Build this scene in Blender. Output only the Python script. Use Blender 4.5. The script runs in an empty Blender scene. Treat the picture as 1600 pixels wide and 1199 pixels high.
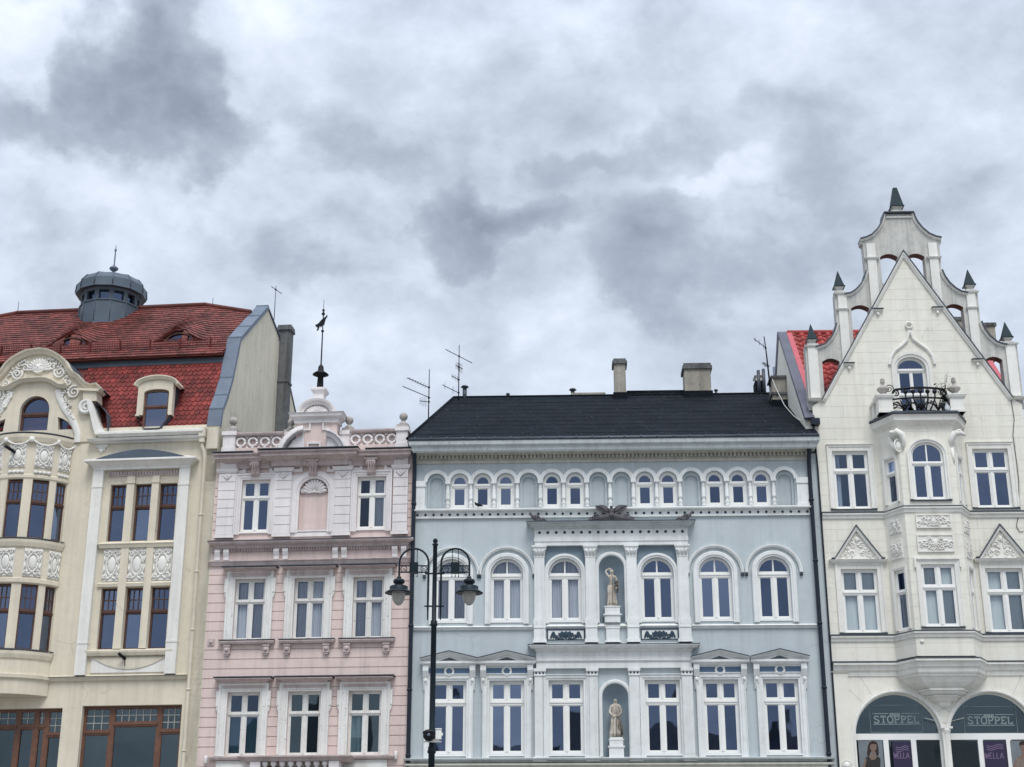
import bpy, bmesh, math, random
from mathutils import Vector
from mathutils.geometry import tessellate_polygon
R = random.Random(7)
PI = math.pi
scene = bpy.context.scene
COL = scene.collection

# ------------------------------------------------------------------ survey: the camera and the four facade planes
FPX = 2350.0; PITCH = math.radians(19.5); CAMZ = 1.6
def ray(px, py):
    x = (px-800)/FPX; y = (599.5-py)/FPX
    return (x, math.cos(PITCH)-y*math.sin(PITCH), math.sin(PITCH)+y*math.cos(PITCH))
class Facade:
    """a vertical wall plane; u runs along it to the right, d stands out of it towards the square, z is up"""
    def __init__(s, X, Y, yaw):
        s.X = X; s.Y = Y; s.a = math.radians(yaw)
        s.t = (math.cos(s.a), -math.sin(s.a)); s.n = (-math.sin(s.a), -math.cos(s.a))
    def at(s, px, py, d=0.0):
        r = ray(px, py); ox = s.X+s.n[0]*d; oy = s.Y+s.n[1]*d
        k = (s.n[0]*ox+s.n[1]*oy)/(s.n[0]*r[0]+s.n[1]*r[1])
        x = r[0]*k-ox; y = r[1]*k-oy
        return (x*s.t[0]+y*s.t[1], CAMZ+r[2]*k)
    def U(s, px, py, d=0.0): return s.at(px, py, d)[0]
    def Z(s, px, py, d=0.0): return s.at(px, py, d)[1]
    def world(s, u, d=0.0): return (s.X+s.t[0]*u+s.n[0]*d, s.Y+s.t[1]*u+s.n[1]*d)
def start(px, py, Y, yaw):
    r = ray(px, py); return Facade(r[0]/r[1]*Y, Y, yaw)
C = start(955, 950, 45.0, 2.15)
uCl = C.U(645, 760); uCr = C.U(1283, 830)
B = Facade(*C.world(uCl), 5.05)
uBl = B.U(330, 860)
A = Facade(*B.world(uBl), 6.45)
D = Facade(*C.world(uCr), 1.8)

# ------------------------------------------------------------------ materials
def new_mat(name):
    m = bpy.data.materials.new(name); m.use_nodes = True
    nt = m.node_tree; nt.nodes.clear()
    out = nt.nodes.new('ShaderNodeOutputMaterial')
    b = nt.nodes.new('ShaderNodeBsdfPrincipled')
    nt.links.new(b.outputs[0], out.inputs[0])
    return m, nt, b, out
def srgb(r, g, b):
    f = lambda c: (c/255/12.92) if c/255 <= .04045 else ((c/255+.055)/1.055)**2.4
    return (f(r), f(g), f(b), 1)
def noise(nt, scale, detail=4, rough=.6, vec=None, dist=0):
    n = nt.nodes.new('ShaderNodeTexNoise'); n.inputs['Scale'].default_value = scale
    n.inputs['Detail'].default_value = detail; n.inputs['Roughness'].default_value = rough
    n.inputs['Distortion'].default_value = dist
    if vec is not None: nt.links.new(vec, n.inputs['Vector'])
    return n.outputs['Fac']
def ramp(nt, fac, stops):
    r = nt.nodes.new('ShaderNodeValToRGB'); e = r.color_ramp.elements
    e[0].position, e[0].color = stops[0][0], stops[0][1]
    e[1].position, e[1].color = stops[-1][0], stops[-1][1]
    for p, c in stops[1:-1]:
        k = e.new(p); k.color = c
    nt.links.new(fac, r.inputs[0]); return r.outputs[0]
def mix(nt, fac, a, b, mode='MIX'):
    m = nt.nodes.new('ShaderNodeMix'); m.data_type = 'RGBA'; m.blend_type = mode
    for s, v in ((m.inputs[0], fac), (m.inputs[6], a), (m.inputs[7], b)):
        if isinstance(v, (tuple, float, int)): s.default_value = v
        else: nt.links.new(v, s)
    return m.outputs[2]
def objvec(nt, sx=1, sy=1, sz=1):
    t = nt.nodes.new('ShaderNodeTexCoord'); mp = nt.nodes.new('ShaderNodeMapping')
    mp.inputs['Scale'].default_value = (sx, sy, sz)
    nt.links.new(t.outputs['Object'], mp.inputs[0]); return mp.outputs[0]
def bump(nt, b, h, strength=.3, dist=.02):
    n = nt.nodes.new('ShaderNodeBump'); n.inputs['Strength'].default_value = strength
    n.inputs['Distance'].default_value = dist
    nt.links.new(h, n.inputs['Height']); nt.links.new(n.outputs[0], b.inputs['Normal'])
G1 = lambda v: (v, v, v, 1)
def plaster(name, col, dirt=(.45, .42, .36, 1), amt=.25, rough=.85, streak=.2, fine=22, spots=0.0, patch=.16, cracks=0.0):
    """painted render: cloudy tone, rain streaks, a fine grain, and chips where it is worn"""
    m, nt, b, out = new_mat(name)
    v = objvec(nt)
    big = noise(nt, .55, 5, .6, v)
    c = mix(nt, ramp(nt, big, [(.3, G1(0)), (.72, G1(1))]), col, tuple([x*(1-patch) for x in col[:3]])+(1,))
    st = noise(nt, 1.0, 7, .70, objvec(nt, 4.2, 4.2, .20))
    sf = ramp(nt, st, [(.47, G1(0)), (.68, G1(min(1, streak*1.2)))])
    c = mix(nt, sf, c, dirt)
    gr = noise(nt, 5, 8, .7, v)
    gf = ramp(nt, gr, [(.47, G1(0)), (.74, G1(amt))])
    c = mix(nt, gf, c, dirt)
    if spots:
        sp = noise(nt, 9, 3, .55, v)
        c = mix(nt, ramp(nt, sp, [(.66, G1(0)), (.70, G1(spots))]), c, tuple([x*.45 for x in dirt[:3]])+(1,))
    if cracks:                                                       # hairline cracks, only here and there
        w_ = nt.nodes.new('ShaderNodeVectorMath'); w_.operation = 'MULTIPLY_ADD'; nn = nt.nodes.new('ShaderNodeTexNoise'); nn.inputs['Scale'].default_value = 1.7; nn.inputs['Detail'].default_value = 6
        nt.links.new(v, nn.inputs['Vector']); nt.links.new(nn.outputs['Color'], w_.inputs[0]); w_.inputs[1].default_value = (.5, .5, .5); nt.links.new(v, w_.inputs[2])
        vo = nt.nodes.new('ShaderNodeTexVoronoi'); vo.feature = 'DISTANCE_TO_EDGE'; vo.inputs['Scale'].default_value = .55; nt.links.new(w_.outputs[0], vo.inputs['Vector'])
        k = mix(nt, ramp(nt, noise(nt, .9, 3, .5, v), [(.52, G1(0)), (.60, G1(cracks))]), G1(0), ramp(nt, vo.outputs['Distance'], [(.0, G1(1)), (.012, G1(0))]))
        c = mix(nt, k, c, tuple([x*.55 for x in dirt[:3]])+(1,))
    nt.links.new(c, b.inputs['Base Color']); b.inputs['Roughness'].default_value = rough
    b.inputs['Specular IOR Level'].default_value = .25
    bump(nt, b, noise(nt, fine, 6, .7, v), .25, .015)
    return m
def plain(name, col, rough=.5, metal=0.0, var=.15, scale=6, bmp=.1):
    m, nt, b, out = new_mat(name); v = objvec(nt)
    c = mix(nt, ramp(nt, noise(nt, scale, 6, .65, v), [(.3, G1(0)), (.75, G1(1))]), col, tuple([x*(1-var) for x in col[:3]])+(1,))
    nt.links.new(c, b.inputs['Base Color']); b.inputs['Roughness'].default_value = rough
    b.inputs['Metallic'].default_value = metal; b.inputs['Specular IOR Level'].default_value = .18 if col[0] < .06 else .35
    if bmp: bump(nt, b, noise(nt, scale*5, 5, .6, v), bmp, .01)
    return m
def glass(name, tint=(.70, .76, .86), refl=.21, gcol=(.34, .45, .70), wob=.012):
    """window glass: what lies behind shows through, the sky and the houses across the square mirror in it"""
    m, nt, b, out = new_mat(name); nt.nodes.remove(b)
    tr = nt.nodes.new('ShaderNodeBsdfTransparent'); tr.inputs[0].default_value = (*tint, 1)
    gl = nt.nodes.new('ShaderNodeBsdfGlossy'); gl.inputs['Roughness'].default_value = .015
    gl.inputs['Color'].default_value = (*gcol, 1)
    lw = nt.nodes.new('ShaderNodeFresnel'); lw.inputs[0].default_value = 1.5
    ma = nt.nodes.new('ShaderNodeMath'); ma.operation = 'MULTIPLY_ADD'
    ma.inputs[1].default_value = .9; ma.inputs[2].default_value = refl-.04
    ma.use_clamp = True
    nt.links.new(lw.outputs[0], ma.inputs[0])
    mx = nt.nodes.new('ShaderNodeMixShader')
    nt.links.new(ma.outputs[0], mx.inputs[0]); nt.links.new(tr.outputs[0], mx.inputs[1]); nt.links.new(gl.outputs[0], mx.inputs[2])
    nt.links.new(mx.outputs[0], out.inputs[0])
    n = nt.nodes.new('ShaderNodeBump'); n.inputs['Strength'].default_value = .25; n.inputs['Distance'].default_value = wob
    nt.links.new(noise(nt, 1.1, 1, .4, objvec(nt)), n.inputs['Height'])
    nt.links.new(n.outputs[0], gl.inputs['Normal']); nt.links.new(n.outputs[0], lw.inputs['Normal'])
    return m
def cloth(name, col, through=.35):
    m, nt, b, out = new_mat(name)
    v = objvec(nt, 8, 8, .5)
    c = mix(nt, noise(nt, 2, 3, .5, v), col, tuple([x*.7 for x in col[:3]])+(1,))
    nt.links.new(c, b.inputs['Base Color']); b.inputs['Roughness'].default_value = .9
    return m
M = {}
def mats():
    dirt = (.30, .27, .22, 1)
    M['cream'] = plaster('cream_render', (.735, .67, .535, 1), dirt, .16, streak=.19, cracks=.25)
    M['cream_dk'] = plaster('cream_render_worn', (.73, .675, .545, 1), dirt, .24, streak=.28, cracks=.35)
    M['ivory'] = plaster('ivory_stucco', (.83, .815, .765, 1), (.36, .33, .28, 1), .20, streak=.16)
    M['pink'] = plaster('pink_render', (.755, .618, .575, 1), (.40, .31, .295, 1), .18, streak=.32, cracks=.22)
    M['pink_wt'] = plaster('pale_pink_stucco', (.82, .785, .775, 1), (.40, .34, .33, 1), .18, streak=.20)
    M['pink_mid'] = plaster('rose_grey_moulding', (.56, .47, .455, 1), (.24, .19, .18, 1), .38, streak=.40)
    M['oldwhite'] = plaster('weathered_white_paint', (.80, .795, .765, 1), (.32, .28, .22, 1), .24, streak=.22, spots=.5)
    M['blue'] = plaster('pale_blue_render', (.52, .576, .600, 1), (.27, .31, .33, 1), .16, streak=.22, cracks=.2)
    M['blue_wt'] = plaster('blueish_white_stucco', (.80, .825, .815, 1), (.34, .34, .30, 1), .24, streak=.24, spots=.16)
    M['blue_cor'] = plaster('cornice_weathered', (.55, .60, .60, 1), (.22, .23, .22, 1), .30, streak=.30, spots=.35)
    M['blue_dent'] = plaster('ochre_grey_dentil', (.56, .555, .49, 1), (.24, .22, .18, 1), .35, streak=.3)
    M['navy'] = plain('navy_paint', (.035, .06, .085, 1), .6)
    M['slate_blue'] = plain('slate_blue_paint', (.115, .19, .29, 1), .6)
    M['white_wall'] = plaster('off_white_render', (.83, .81, .725, 1), (.42, .39, .32, 1), .16, streak=.20, cracks=.22)
    M['white_st'] = plaster('white_stucco', (.83, .82, .77, 1), (.40, .38, .33, 1), .20, streak=.22)
    M['gable_gr'] = plaster('grey_weathered_gable', (.60, .595, .555, 1), (.20, .20, .19, 1), .36, streak=.42, spots=.18)
    M['soffit_rd'] = plaster('reddish_soffit', (.20, .12, .10, 1), (.1, .08, .07, 1), .3)
    M['pvc'] = plain('white_window_paint', (.83, .83, .80, 1), .35, 0, .06, 4, 0)
    M['brown'] = plain('red_brown_joinery', (.115, .056, .040, 1), .45, 0, .3, 5, .05)
    M['brown_lt'] = plain('chestnut_joinery', (.175, .085, .055, 1), .45, 0, .4, 5, .05)
    M['lead'] = plain('lead_came', (.38, .37, .34, 1), .5)
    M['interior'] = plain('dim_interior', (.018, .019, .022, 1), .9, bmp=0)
    M['glass'] = glass('window_glass')
    M['glass_dk'] = glass('shop_glass', (.42, .54, .56), .19, (.42, .53, .57), .014)
    M['glass_old'] = glass('old_window_glass', (.74, .80, .84), .16, (.42, .54, .74), .014)
    M['glass_pale'] = glass('pale_window_glass', (.70, .76, .84), .33, (.44, .54, .76), .018)
    M['glass_mid'] = glass('mid_window_glass', (.70, .76, .84), .25, (.37, .47, .71), .016)
    M['glass_clear'] = glass('clear_window_glass', (.88, .91, .93), .10, (.45, .55, .75), .012)
    M['curtain'] = cloth('sheer_curtain', (.62, .64, .68, 1))
    M['blind'] = cloth('roller_blind', (.74, .80, .77, 1))
    M['teal_curtain'] = cloth('teal_curtain', (.10, .26, .27, 1))
    M['zinc'] = plain('zinc_sheet', (.10, .128, .16, 1), .5, .25, .35, 1.6, .08)
    M['zinc_lt'] = plain('light_zinc_sheet', (.15, .185, .24, 1), .6, .1, .3, 1.6, .08)
    M['zinc_dk'] = plain('dark_zinc_sheet', (.075, .09, .11, 1), .45, .3, .4, 2.5, .08)
    M['pipe_dk'] = plain('dark_downpipe_paint', (.022, .03, .045, 1), .4, 0, .3, 3, 0)
    M['iron'] = plain('black_iron', (.014, .015, .018, 1), .5, .2, .3, 8, 0)
    M['lamp'] = plain('dark_green_lamp_paint', (.010, .020, .027, 1), .45, .0, .3, 5, .05)
    M['conc'] = plaster('chimney_render', (.40, .375, .315, 1), (.13, .12, .11, 1), .5, streak=.5, spots=.4)
    M['conc_dk'] = plaster('sooty_concrete', (.16, .165, .165, 1), (.05, .05, .052, 1), .7, streak=.9)
    M['stone'] = plaster('statue_sandstone', (.67, .61, .52, 1), (.09, .075, .06, 1), .75, streak=.8, fine=60, spots=.5)
    M['stone_gr'] = plaster('weathered_stone', (.46, .43, .40, 1), (.13, .12, .11, 1), .6, streak=.5)
    M['stone_dk'] = plaster('blackened_stone', (.135, .13, .14, 1), (.05, .05, .055, 1), .5, streak=.5)
    for i, k in enumerate((1.0, .68, 1.30)):
        M['red%d' % i] = plain('red_clay_tile_%s' % 'abc'[i], (.235*k, .038*k, .032*k, 1), .75, 0, .6, 1.2, .1)
        M['rust%d' % i] = plain('rust_clay_tile_%s' % 'abc'[i], (.205*k, .052*k, .041*k, 1), .65, 0, .65, 1.0, .1)
        M['pan%d' % i] = plain('bright_red_pantile_%s' % 'abc'[i], (.43*k, .066*k, .055*k, 1), .6, 0, .5, 2, .08)
    M['pan_edge'] = plain('red_verge_tile', (.50, .085, .10, 1), .4, 0, .2, 3, .05)
    # bitumen felt: near black, streaked by rows, pale specks
    m, nt, b, out = new_mat('bitumen_roof'); v = objvec(nt)
    c = mix(nt, ramp(nt, noise(nt, .8, 6, .65, v), [(.3, G1(0)), (.7, G1(1))]), (.005, .008, .012, 1), (.013, .017, .023, 1))
    c = mix(nt, ramp(nt, noise(nt, 1, 5, .6, objvec(nt, .35, .35, 9)), [(.5, G1(0)), (.75, G1(.6))]), c, (.008, .010, .013, 1))
    sp = noise(nt, 8, 4, .8, objvec(nt, 1, 1, 1.6))
    c = mix(nt, ramp(nt, sp, [(.615, G1(0)), (.665, G1(.55))]), c, (.13, .14, .145, 1))
    nt.links.new(c, b.inputs['Base Color']); b.inputs['Roughness'].default_value = .9; b.inputs['Specular IOR Level'].default_value = .08
    bump(nt, b, noise(nt, 5, 6, .7, v), .5, .03); M['bitumen'] = m
    m, nt, b, out = new_mat('lamp_glass'); b.inputs['Base Color'].default_value = (.62, .60, .56, 1)
    b.inputs['Roughness'].default_value = .25; b.inputs['Transmission Weight'].default_value = .55; M['lampglass'] = m
    M['leaf'] = plain('plant_leaf', (.018, .035, .016, 1), .6, 0, .5, 20, 0)
    M['paving'] = plaster('granite_paving', (.30, .29, .27, 1), (.16, .15, .14, 1), .5, streak=0)
    M['asphalt'] = plaster('asphalt', (.055, .055, .058, 1), (.03, .03, .03, 1), .4, streak=0)
    M['purple'] = plain('purple_print', (.042, .036, .07, 1), .25, 0, .1, 3, 0)
    M['print_bg'] = plain('poster_ground', (.20, .23, .25, 1), .2, 0, .35, 2, 0)
    M['print_wt'] = plain('pale_print', (.60, .64, .66, 1), .5, 0, .06, 3, 0)
    M['skin'] = plain('printed_skin_tone', (.23, .155, .125, 1), .5, 0, .35, 9, 0)
    M['hair'] = plain('printed_dark_hair', (.045, .03, .025, 1), .5, 0, .2, 9, 0)
    M['dress'] = plain('printed_grey_dress', (.045, .043, .042, 1), .5, 0, .5, 14, 0)
    M['dress_lt'] = plain('printed_beige_dress', (.24, .19, .155, 1), .5, 0, .4, 14, 0)
    M['etch'] = plain('etched_lettering', (.22, .28, .285, 1), .6, 0, .05, 3, 0)
    M['lilac'] = plain('lilac_lettering', (.17, .12, .22, 1), .6, 0, .05, 3, 0)
mats()

# ------------------------------------------------------------------ mesh builder (u along wall, d out of wall, z up)
class MB:
    def __init__(s): s.v = []; s.f = []; s.mi = []; s.sm = []; s.m = 0; s.T = None; s.smooth = False
    def P(s, u, d, z):
        if s.T: u, d, z = s.T(u, d, z)
        s.v.append((u, -d, z)); return len(s.v)-1
    def F(s, *idx): s.f.append(idx); s.mi.append(s.m); s.sm.append(s.smooth)
    def face(s, pts): s.F(*[s.P(*p) for p in pts])
    def box(s, u0, u1, d0, d1, z0, z1):
        p = [s.P(u, d, z) for z in (z0, z1) for u, d in ((u0, d0), (u1, d0), (u1, d1), (u0, d1))]
        for q in ((0,1,2,3), (4,5,6,7), (0,1,5,4), (1,2,6,5), (2,3,7,6), (3,0,4,7)): s.F(*[p[i] for i in q])
    def prism(s, poly, d0, d1):
        a = [s.P(u, d0, z) for u, z in poly]; b = [s.P(u, d1, z) for u, z in poly]; n = len(poly)
        s.F(*b); s.F(*a[::-1])
        for i in range(n): s.F(a[i], a[(i+1) % n], b[(i+1) % n], b[i])
    def prism_x(s, poly, u0, u1):
        a = [s.P(u0, d, z) for d, z in poly]; b = [s.P(u1, d, z) for d, z in poly]; n = len(poly)
        s.F(*b); s.F(*a[::-1])
        for i in range(n): s.F(a[i], a[(i+1) % n], b[(i+1) % n], b[i])
    def prism_z(s, poly, z0, z1, poly2=None):
        a = [s.P(u, d, z0) for u, d in poly]; b = [s.P(u, d, z1) for u, d in (poly2 or poly)]; n = len(poly)
        s.F(*b); s.F(*a[::-1])
        for i in range(n): s.F(a[i], a[(i+1) % n], b[(i+1) % n], b[i])
    def holed(s, outer, holes, d0, d1):
        loops = [outer]+holes
        flat = [p for l in loops for p in l]
        tri = tessellate_polygon([[Vector((u, z, 0)) for u, z in l] for l in loops])
        a = [s.P(u, d0, z) for u, z in flat]; b = [s.P(u, d1, z) for u, z in flat]
        for t in tri: s.F(b[t[0]], b[t[1]], b[t[2]]); s.F(a[t[0]], a[t[2]], a[t[1]])
        k = 0
        for l in loops:
            n = len(l)
            for i in range(n): s.F(a[k+i], a[k+(i+1) % n], b[k+(i+1) % n], b[k+i])
            k += n
    def mould(s, prof, u0, u1, back=0.0, lret=True, rret=True):
        """cornice: profile (d,z) run from u0 to u1 with mitred returns"""
        rows = []; m0 = min(q[0] for q in prof)
        for d, z in prof:
            k = d-m0
            a = u0-(k if lret else 0); b = u1+(k if rret else 0)
            rows.append([s.P(a, back, z), s.P(a, d, z), s.P(b, d, z), s.P(b, back, z)])
        for r, q in zip(rows, rows[1:]):
            for i in range(3): s.F(r[i], r[i+1], q[i+1], q[i])
        s.F(*rows[0][::-1]); s.F(*rows[-1])
    def sweep(s, path, prof, closed=False, caps=True):
        """profile (off,d) along a path (u,z); off grows to the left of the path"""
        n = len(path); rows = []
        for i, p in enumerate(path):
            a = path[i-1] if (i > 0 or closed) else None
            b = path[(i+1) % n] if (i < n-1 or closed) else None
            def nrm(q, r):
                x = r[0]-q[0]; y = r[1]-q[1]; l = math.hypot(x, y) or 1; return (-y/l, x/l)
            if a is None: m = nrm(p, b)
            elif b is None: m = nrm(a, p)
            else:
                n1 = nrm(a, p); n2 = nrm(p, b); x = n1[0]+n2[0]; y = n1[1]+n2[1]; q = x*x+y*y
                k = 2/q if q > .35 else 2/.35
                m = (x*k, y*k)
            rows.append([s.P(p[0]+m[0]*o, d, p[1]+m[1]*o) for o, d in prof])
        k = len(prof)
        for i in range(n if closed else n-1):
            r = rows[i]; q = rows[(i+1) % n]
            for j in range(k-1): s.F(r[j], r[j+1], q[j+1], q[j])
        if caps and not closed: s.F(*rows[0]); s.F(*rows[-1][::-1])
    def ring(s, outer, inner, d0, d1):
        n = len(outer)
        oa = [s.P(u, d1, z) for u, z in outer]; ia = [s.P(u, d1, z) for u, z in inner]
        ob = [s.P(u, d0, z) for u, z in outer]; ib = [s.P(u, d0, z) for u, z in inner]
        for i in range(n):
            j = (i+1) % n
            s.F(oa[i], oa[j], ia[j], ia[i]); s.F(ia[i], ia[j], ib[j], ib[i]); s.F(oa[j], oa[i], ob[i], ob[j])
    def lathe(s, cu, cd, prof, seg=16, a0=0, a1=2*PI, sq=1.0):
        full = abs(a1-a0-2*PI) < 1e-6; k = seg if full else seg+1; rows = []
        old = s.smooth; s.smooth = True
        for r, z in prof:
            rows.append([s.P(cu+r*math.cos(a0+(a1-a0)*i/seg), cd+r*sq*math.sin(a0+(a1-a0)*i/seg), z) for i in range(k)])
        for p, q in zip(rows, rows[1:]):
            for i in range(seg): s.F(p[i], p[(i+1) % k], q[(i+1) % k], q[i])
        if full:
            s.F(*rows[0][::-1]); s.F(*rows[-1])
        s.smooth = old
    def tube(s, pts, r, seg=6):
        """pts (u,d,z); r a number or one per point"""
        rows = []; n = len(pts); old = s.smooth; s.smooth = True
        V = [Vector(p) for p in pts]; up = None
        for i in range(n):
            t = (V[min(i+1, n-1)]-V[max(i-1, 0)])
            t = t.normalized() if t.length > 1e-9 else Vector((0, 0, 1))
            if up is None: up = Vector((0, 1, 0)) if abs(t.y) < .9 else Vector((1, 0, 0))
            x = t.cross(up)
            x = x.normalized() if x.length > 1e-6 else t.orthogonal().normalized()
            y = x.cross(t).normalized(); up = y
            rr = r[i] if isinstance(r, (list, tuple)) else r
            rows.append([s.P(*(V[i]+x*rr*math.cos(2*PI*k/seg)+y*rr*math.sin(2*PI*k/seg))) for k in range(seg)])
        for p, q in zip(rows, rows[1:]):
            for k in range(seg): s.F(p[k], p[(k+1) % seg], q[(k+1) % seg], q[k])
        s.F(*rows[0][::-1]); s.F(*rows[-1]); s.smooth = old
    def ball(s, u, d, z, r, rd=None, rz=None, seg=12, rings=7):
        rd = r if rd is None else rd; rz = r if rz is None else rz
        old = s.smooth; s.smooth = True; rows = []
        for j in range(rings+1):
            a = -PI/2+PI*j/rings
            if j in (0, rings): rows.append([s.P(u, d, z+rz*math.sin(a))]); continue
            rows.append([s.P(u+r*math.cos(a)*math.cos(2*PI*i/seg), d+rd*math.cos(a)*math.sin(2*PI*i/seg), z+rz*math.sin(a)) for i in range(seg)])
        for p, q in zip(rows, rows[1:]):
            for i in range(seg):
                j = (i+1) % seg
                if len(p) == 1: s.F(p[0], q[j], q[i])
                elif len(q) == 1: s.F(p[i], p[j], q[0])
                else: s.F(p[i], p[j], q[j], q[i])
        s.smooth = old
    def spiral(s, u, z, r0, turns, d, r, hand=1, a0=0.0, k=14, seg=5, tail=None):
        n = max(6, int(turns*k)); pts = []
        for i in range(n+1):
            t = i/n; a = a0+hand*2*PI*turns*t; rr = r0*(1-.86*t)
            pts.append((u+rr*math.cos(a), d, z+rr*math.sin(a)))
        if tail: pts = tail+pts
        s.tube(pts, [r*(1-.35*i/len(pts)) for i in range(len(pts))], seg)
    def build(s, name, mats, parent=None, **props):
        me = bpy.data.meshes.new(name)
        me.from_pydata(s.v, [], s.f)
        for m in (mats if isinstance(mats, (list, tuple)) else [mats]):
            me.materials.append(M[m] if isinstance(m, str) else m)
        me.polygons.foreach_set('material_index', s.mi)
        me.polygons.foreach_set('use_smooth', s.sm)
        bm = bmesh.new(); bm.from_mesh(me)
        bmesh.ops.recalc_face_normals(bm, faces=bm.faces)
        bm.to_mesh(me); bm.free(); me.update()
        o = bpy.data.objects.new(name, me); COL.objects.link(o)
        if parent is not None: o.parent = parent
        for k, v in props.items(): o[k] = v
        return o
def empty(name, loc, rz=0, **props):
    o = bpy.data.objects.new(name, None); COL.objects.link(o)
    o.location = loc; o.rotation_euler = (0, 0, rz); o.empty_display_size = .3
    for k, v in props.items(): o[k] = v
    return o
def house(F, label):
    return empty('townhouse', (F.X, F.Y, 0), -F.a, label=label, category='townhouse', group='old townhouses along the square')

# ------------------------------------------------------------------ shapes shared by the facades
def arc(cu, cz, rx, rz=None, n=16, a0=PI, a1=0.0):
    rz = rx if rz is None else rz
    return [(cu+rx*math.cos(a0+(a1-a0)*i/n), cz+rz*math.sin(a0+(a1-a0)*i/n)) for i in range(n+1)]
def contour(u0, u1, z0, z1, spring=None, n=14):
    """bottom left, up, over the head from left to right, down to bottom right"""
    if spring is None: return [(u0, z0), (u0, z1), (u1, z1), (u1, z0)]
    return [(u0, z0)]+arc((u0+u1)/2, spring, (u1-u0)/2, z1-spring, n)+[(u1, z0)]
def wall(mb, u0, u1, z0, z1, holes, d=0.0, grooves=(), gw=.026, gd=.028, back=.9, imat=1, skip=()):
    """a wall with real openings (u0,u1,z0,z1,spring,reveal), reveals, a dim room behind each, and cut grooves"""
    us = sorted(set([u0, u1]+[x for h in holes for x in h[:2] if u0 < x < u1]))
    zc = [z0, z1]+[x for h in holes for x in h[2:4] if z0 < x < z1]
    gs = []
    for g in grooves:
        a, b = g-gw/2, g+gw/2
        if a <= z0 or b >= z1 or any(abs(x-a) < .02 or abs(x-b) < .02 for x in zc): continue
        gs.append((a, b)); zc += [a, b]
    zs = sorted(set(zc))
    def inhole(u, z): return any(h[0] < u < h[1] and h[2] < z < h[3] for h in holes)
    base = mb.m
    for i in range(len(us)-1):
        for j in range(len(zs)-1):
            um = (us[i]+us[i+1])/2; zm = (zs[j]+zs[j+1])/2
            if inhole(um, zm): continue
            g = next((q for q in gs if q[0] < zm < q[1]), None)
            dd = d-gd if g else d
            mb.face([(us[i], dd, zs[j]), (us[i+1], dd, zs[j]), (us[i+1], dd, zs[j+1]), (us[i], dd, zs[j+1])])
            if g:
                for z in g: mb.face([(us[i], dd, z), (us[i+1], dd, z), (us[i+1], d, z), (us[i], d, z)])
    for h in holes:
        a, b, c, e, sp, rv = h[:6]
        pts = contour(a, b, c, e, sp)
        if sp is not None:
            ar = pts[1:-1]
            for p, q in zip(ar, ar[1:]):
                mb.face([(p[0], d, p[1]), (q[0], d, q[1]), (q[0], d, e), (p[0], d, e)])
        if rv is None: continue
        n = len(pts)
        for i in range(n):
            p = pts[i]; q = pts[(i+1) % n]
            mb.face([(p[0], d, p[1]), (q[0], d, q[1]), (q[0], d-rv, q[1]), (p[0], d-rv, p[1])])
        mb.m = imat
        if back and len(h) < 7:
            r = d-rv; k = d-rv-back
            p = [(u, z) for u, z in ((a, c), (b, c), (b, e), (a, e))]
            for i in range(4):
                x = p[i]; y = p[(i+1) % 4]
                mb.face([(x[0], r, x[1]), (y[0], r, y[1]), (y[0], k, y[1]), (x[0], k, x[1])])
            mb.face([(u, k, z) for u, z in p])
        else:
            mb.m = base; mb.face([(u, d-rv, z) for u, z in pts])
        mb.m = base
def wavy(mb, u0, u1, z0, z1, d, amp=.03, waves=9, ph=0.0, gather=0.0):
    n = int(waves*6); old = mb.smooth; mb.smooth = True; rows = []
    for j in range(5):
        t = j/4; row = []
        for i in range(n+1):
            x = i/n; u = u0+(u1-u0)*x
            if gather: u = u+gather*math.sin(PI*t)*(.5-x)*.3
            row.append(mb.P(u, d+amp*math.sin(2*PI*waves*x+ph+.5*t)+amp*.4*math.sin(5.1*waves*x+ph*2), z0+(z1-z0)*t))
        rows.append(row)
    for p, q in zip(rows, rows[1:]):
        for i in range(n): mb.F(p[i], p[i+1], q[i+1], q[i])
    mb.smooth = old
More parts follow.
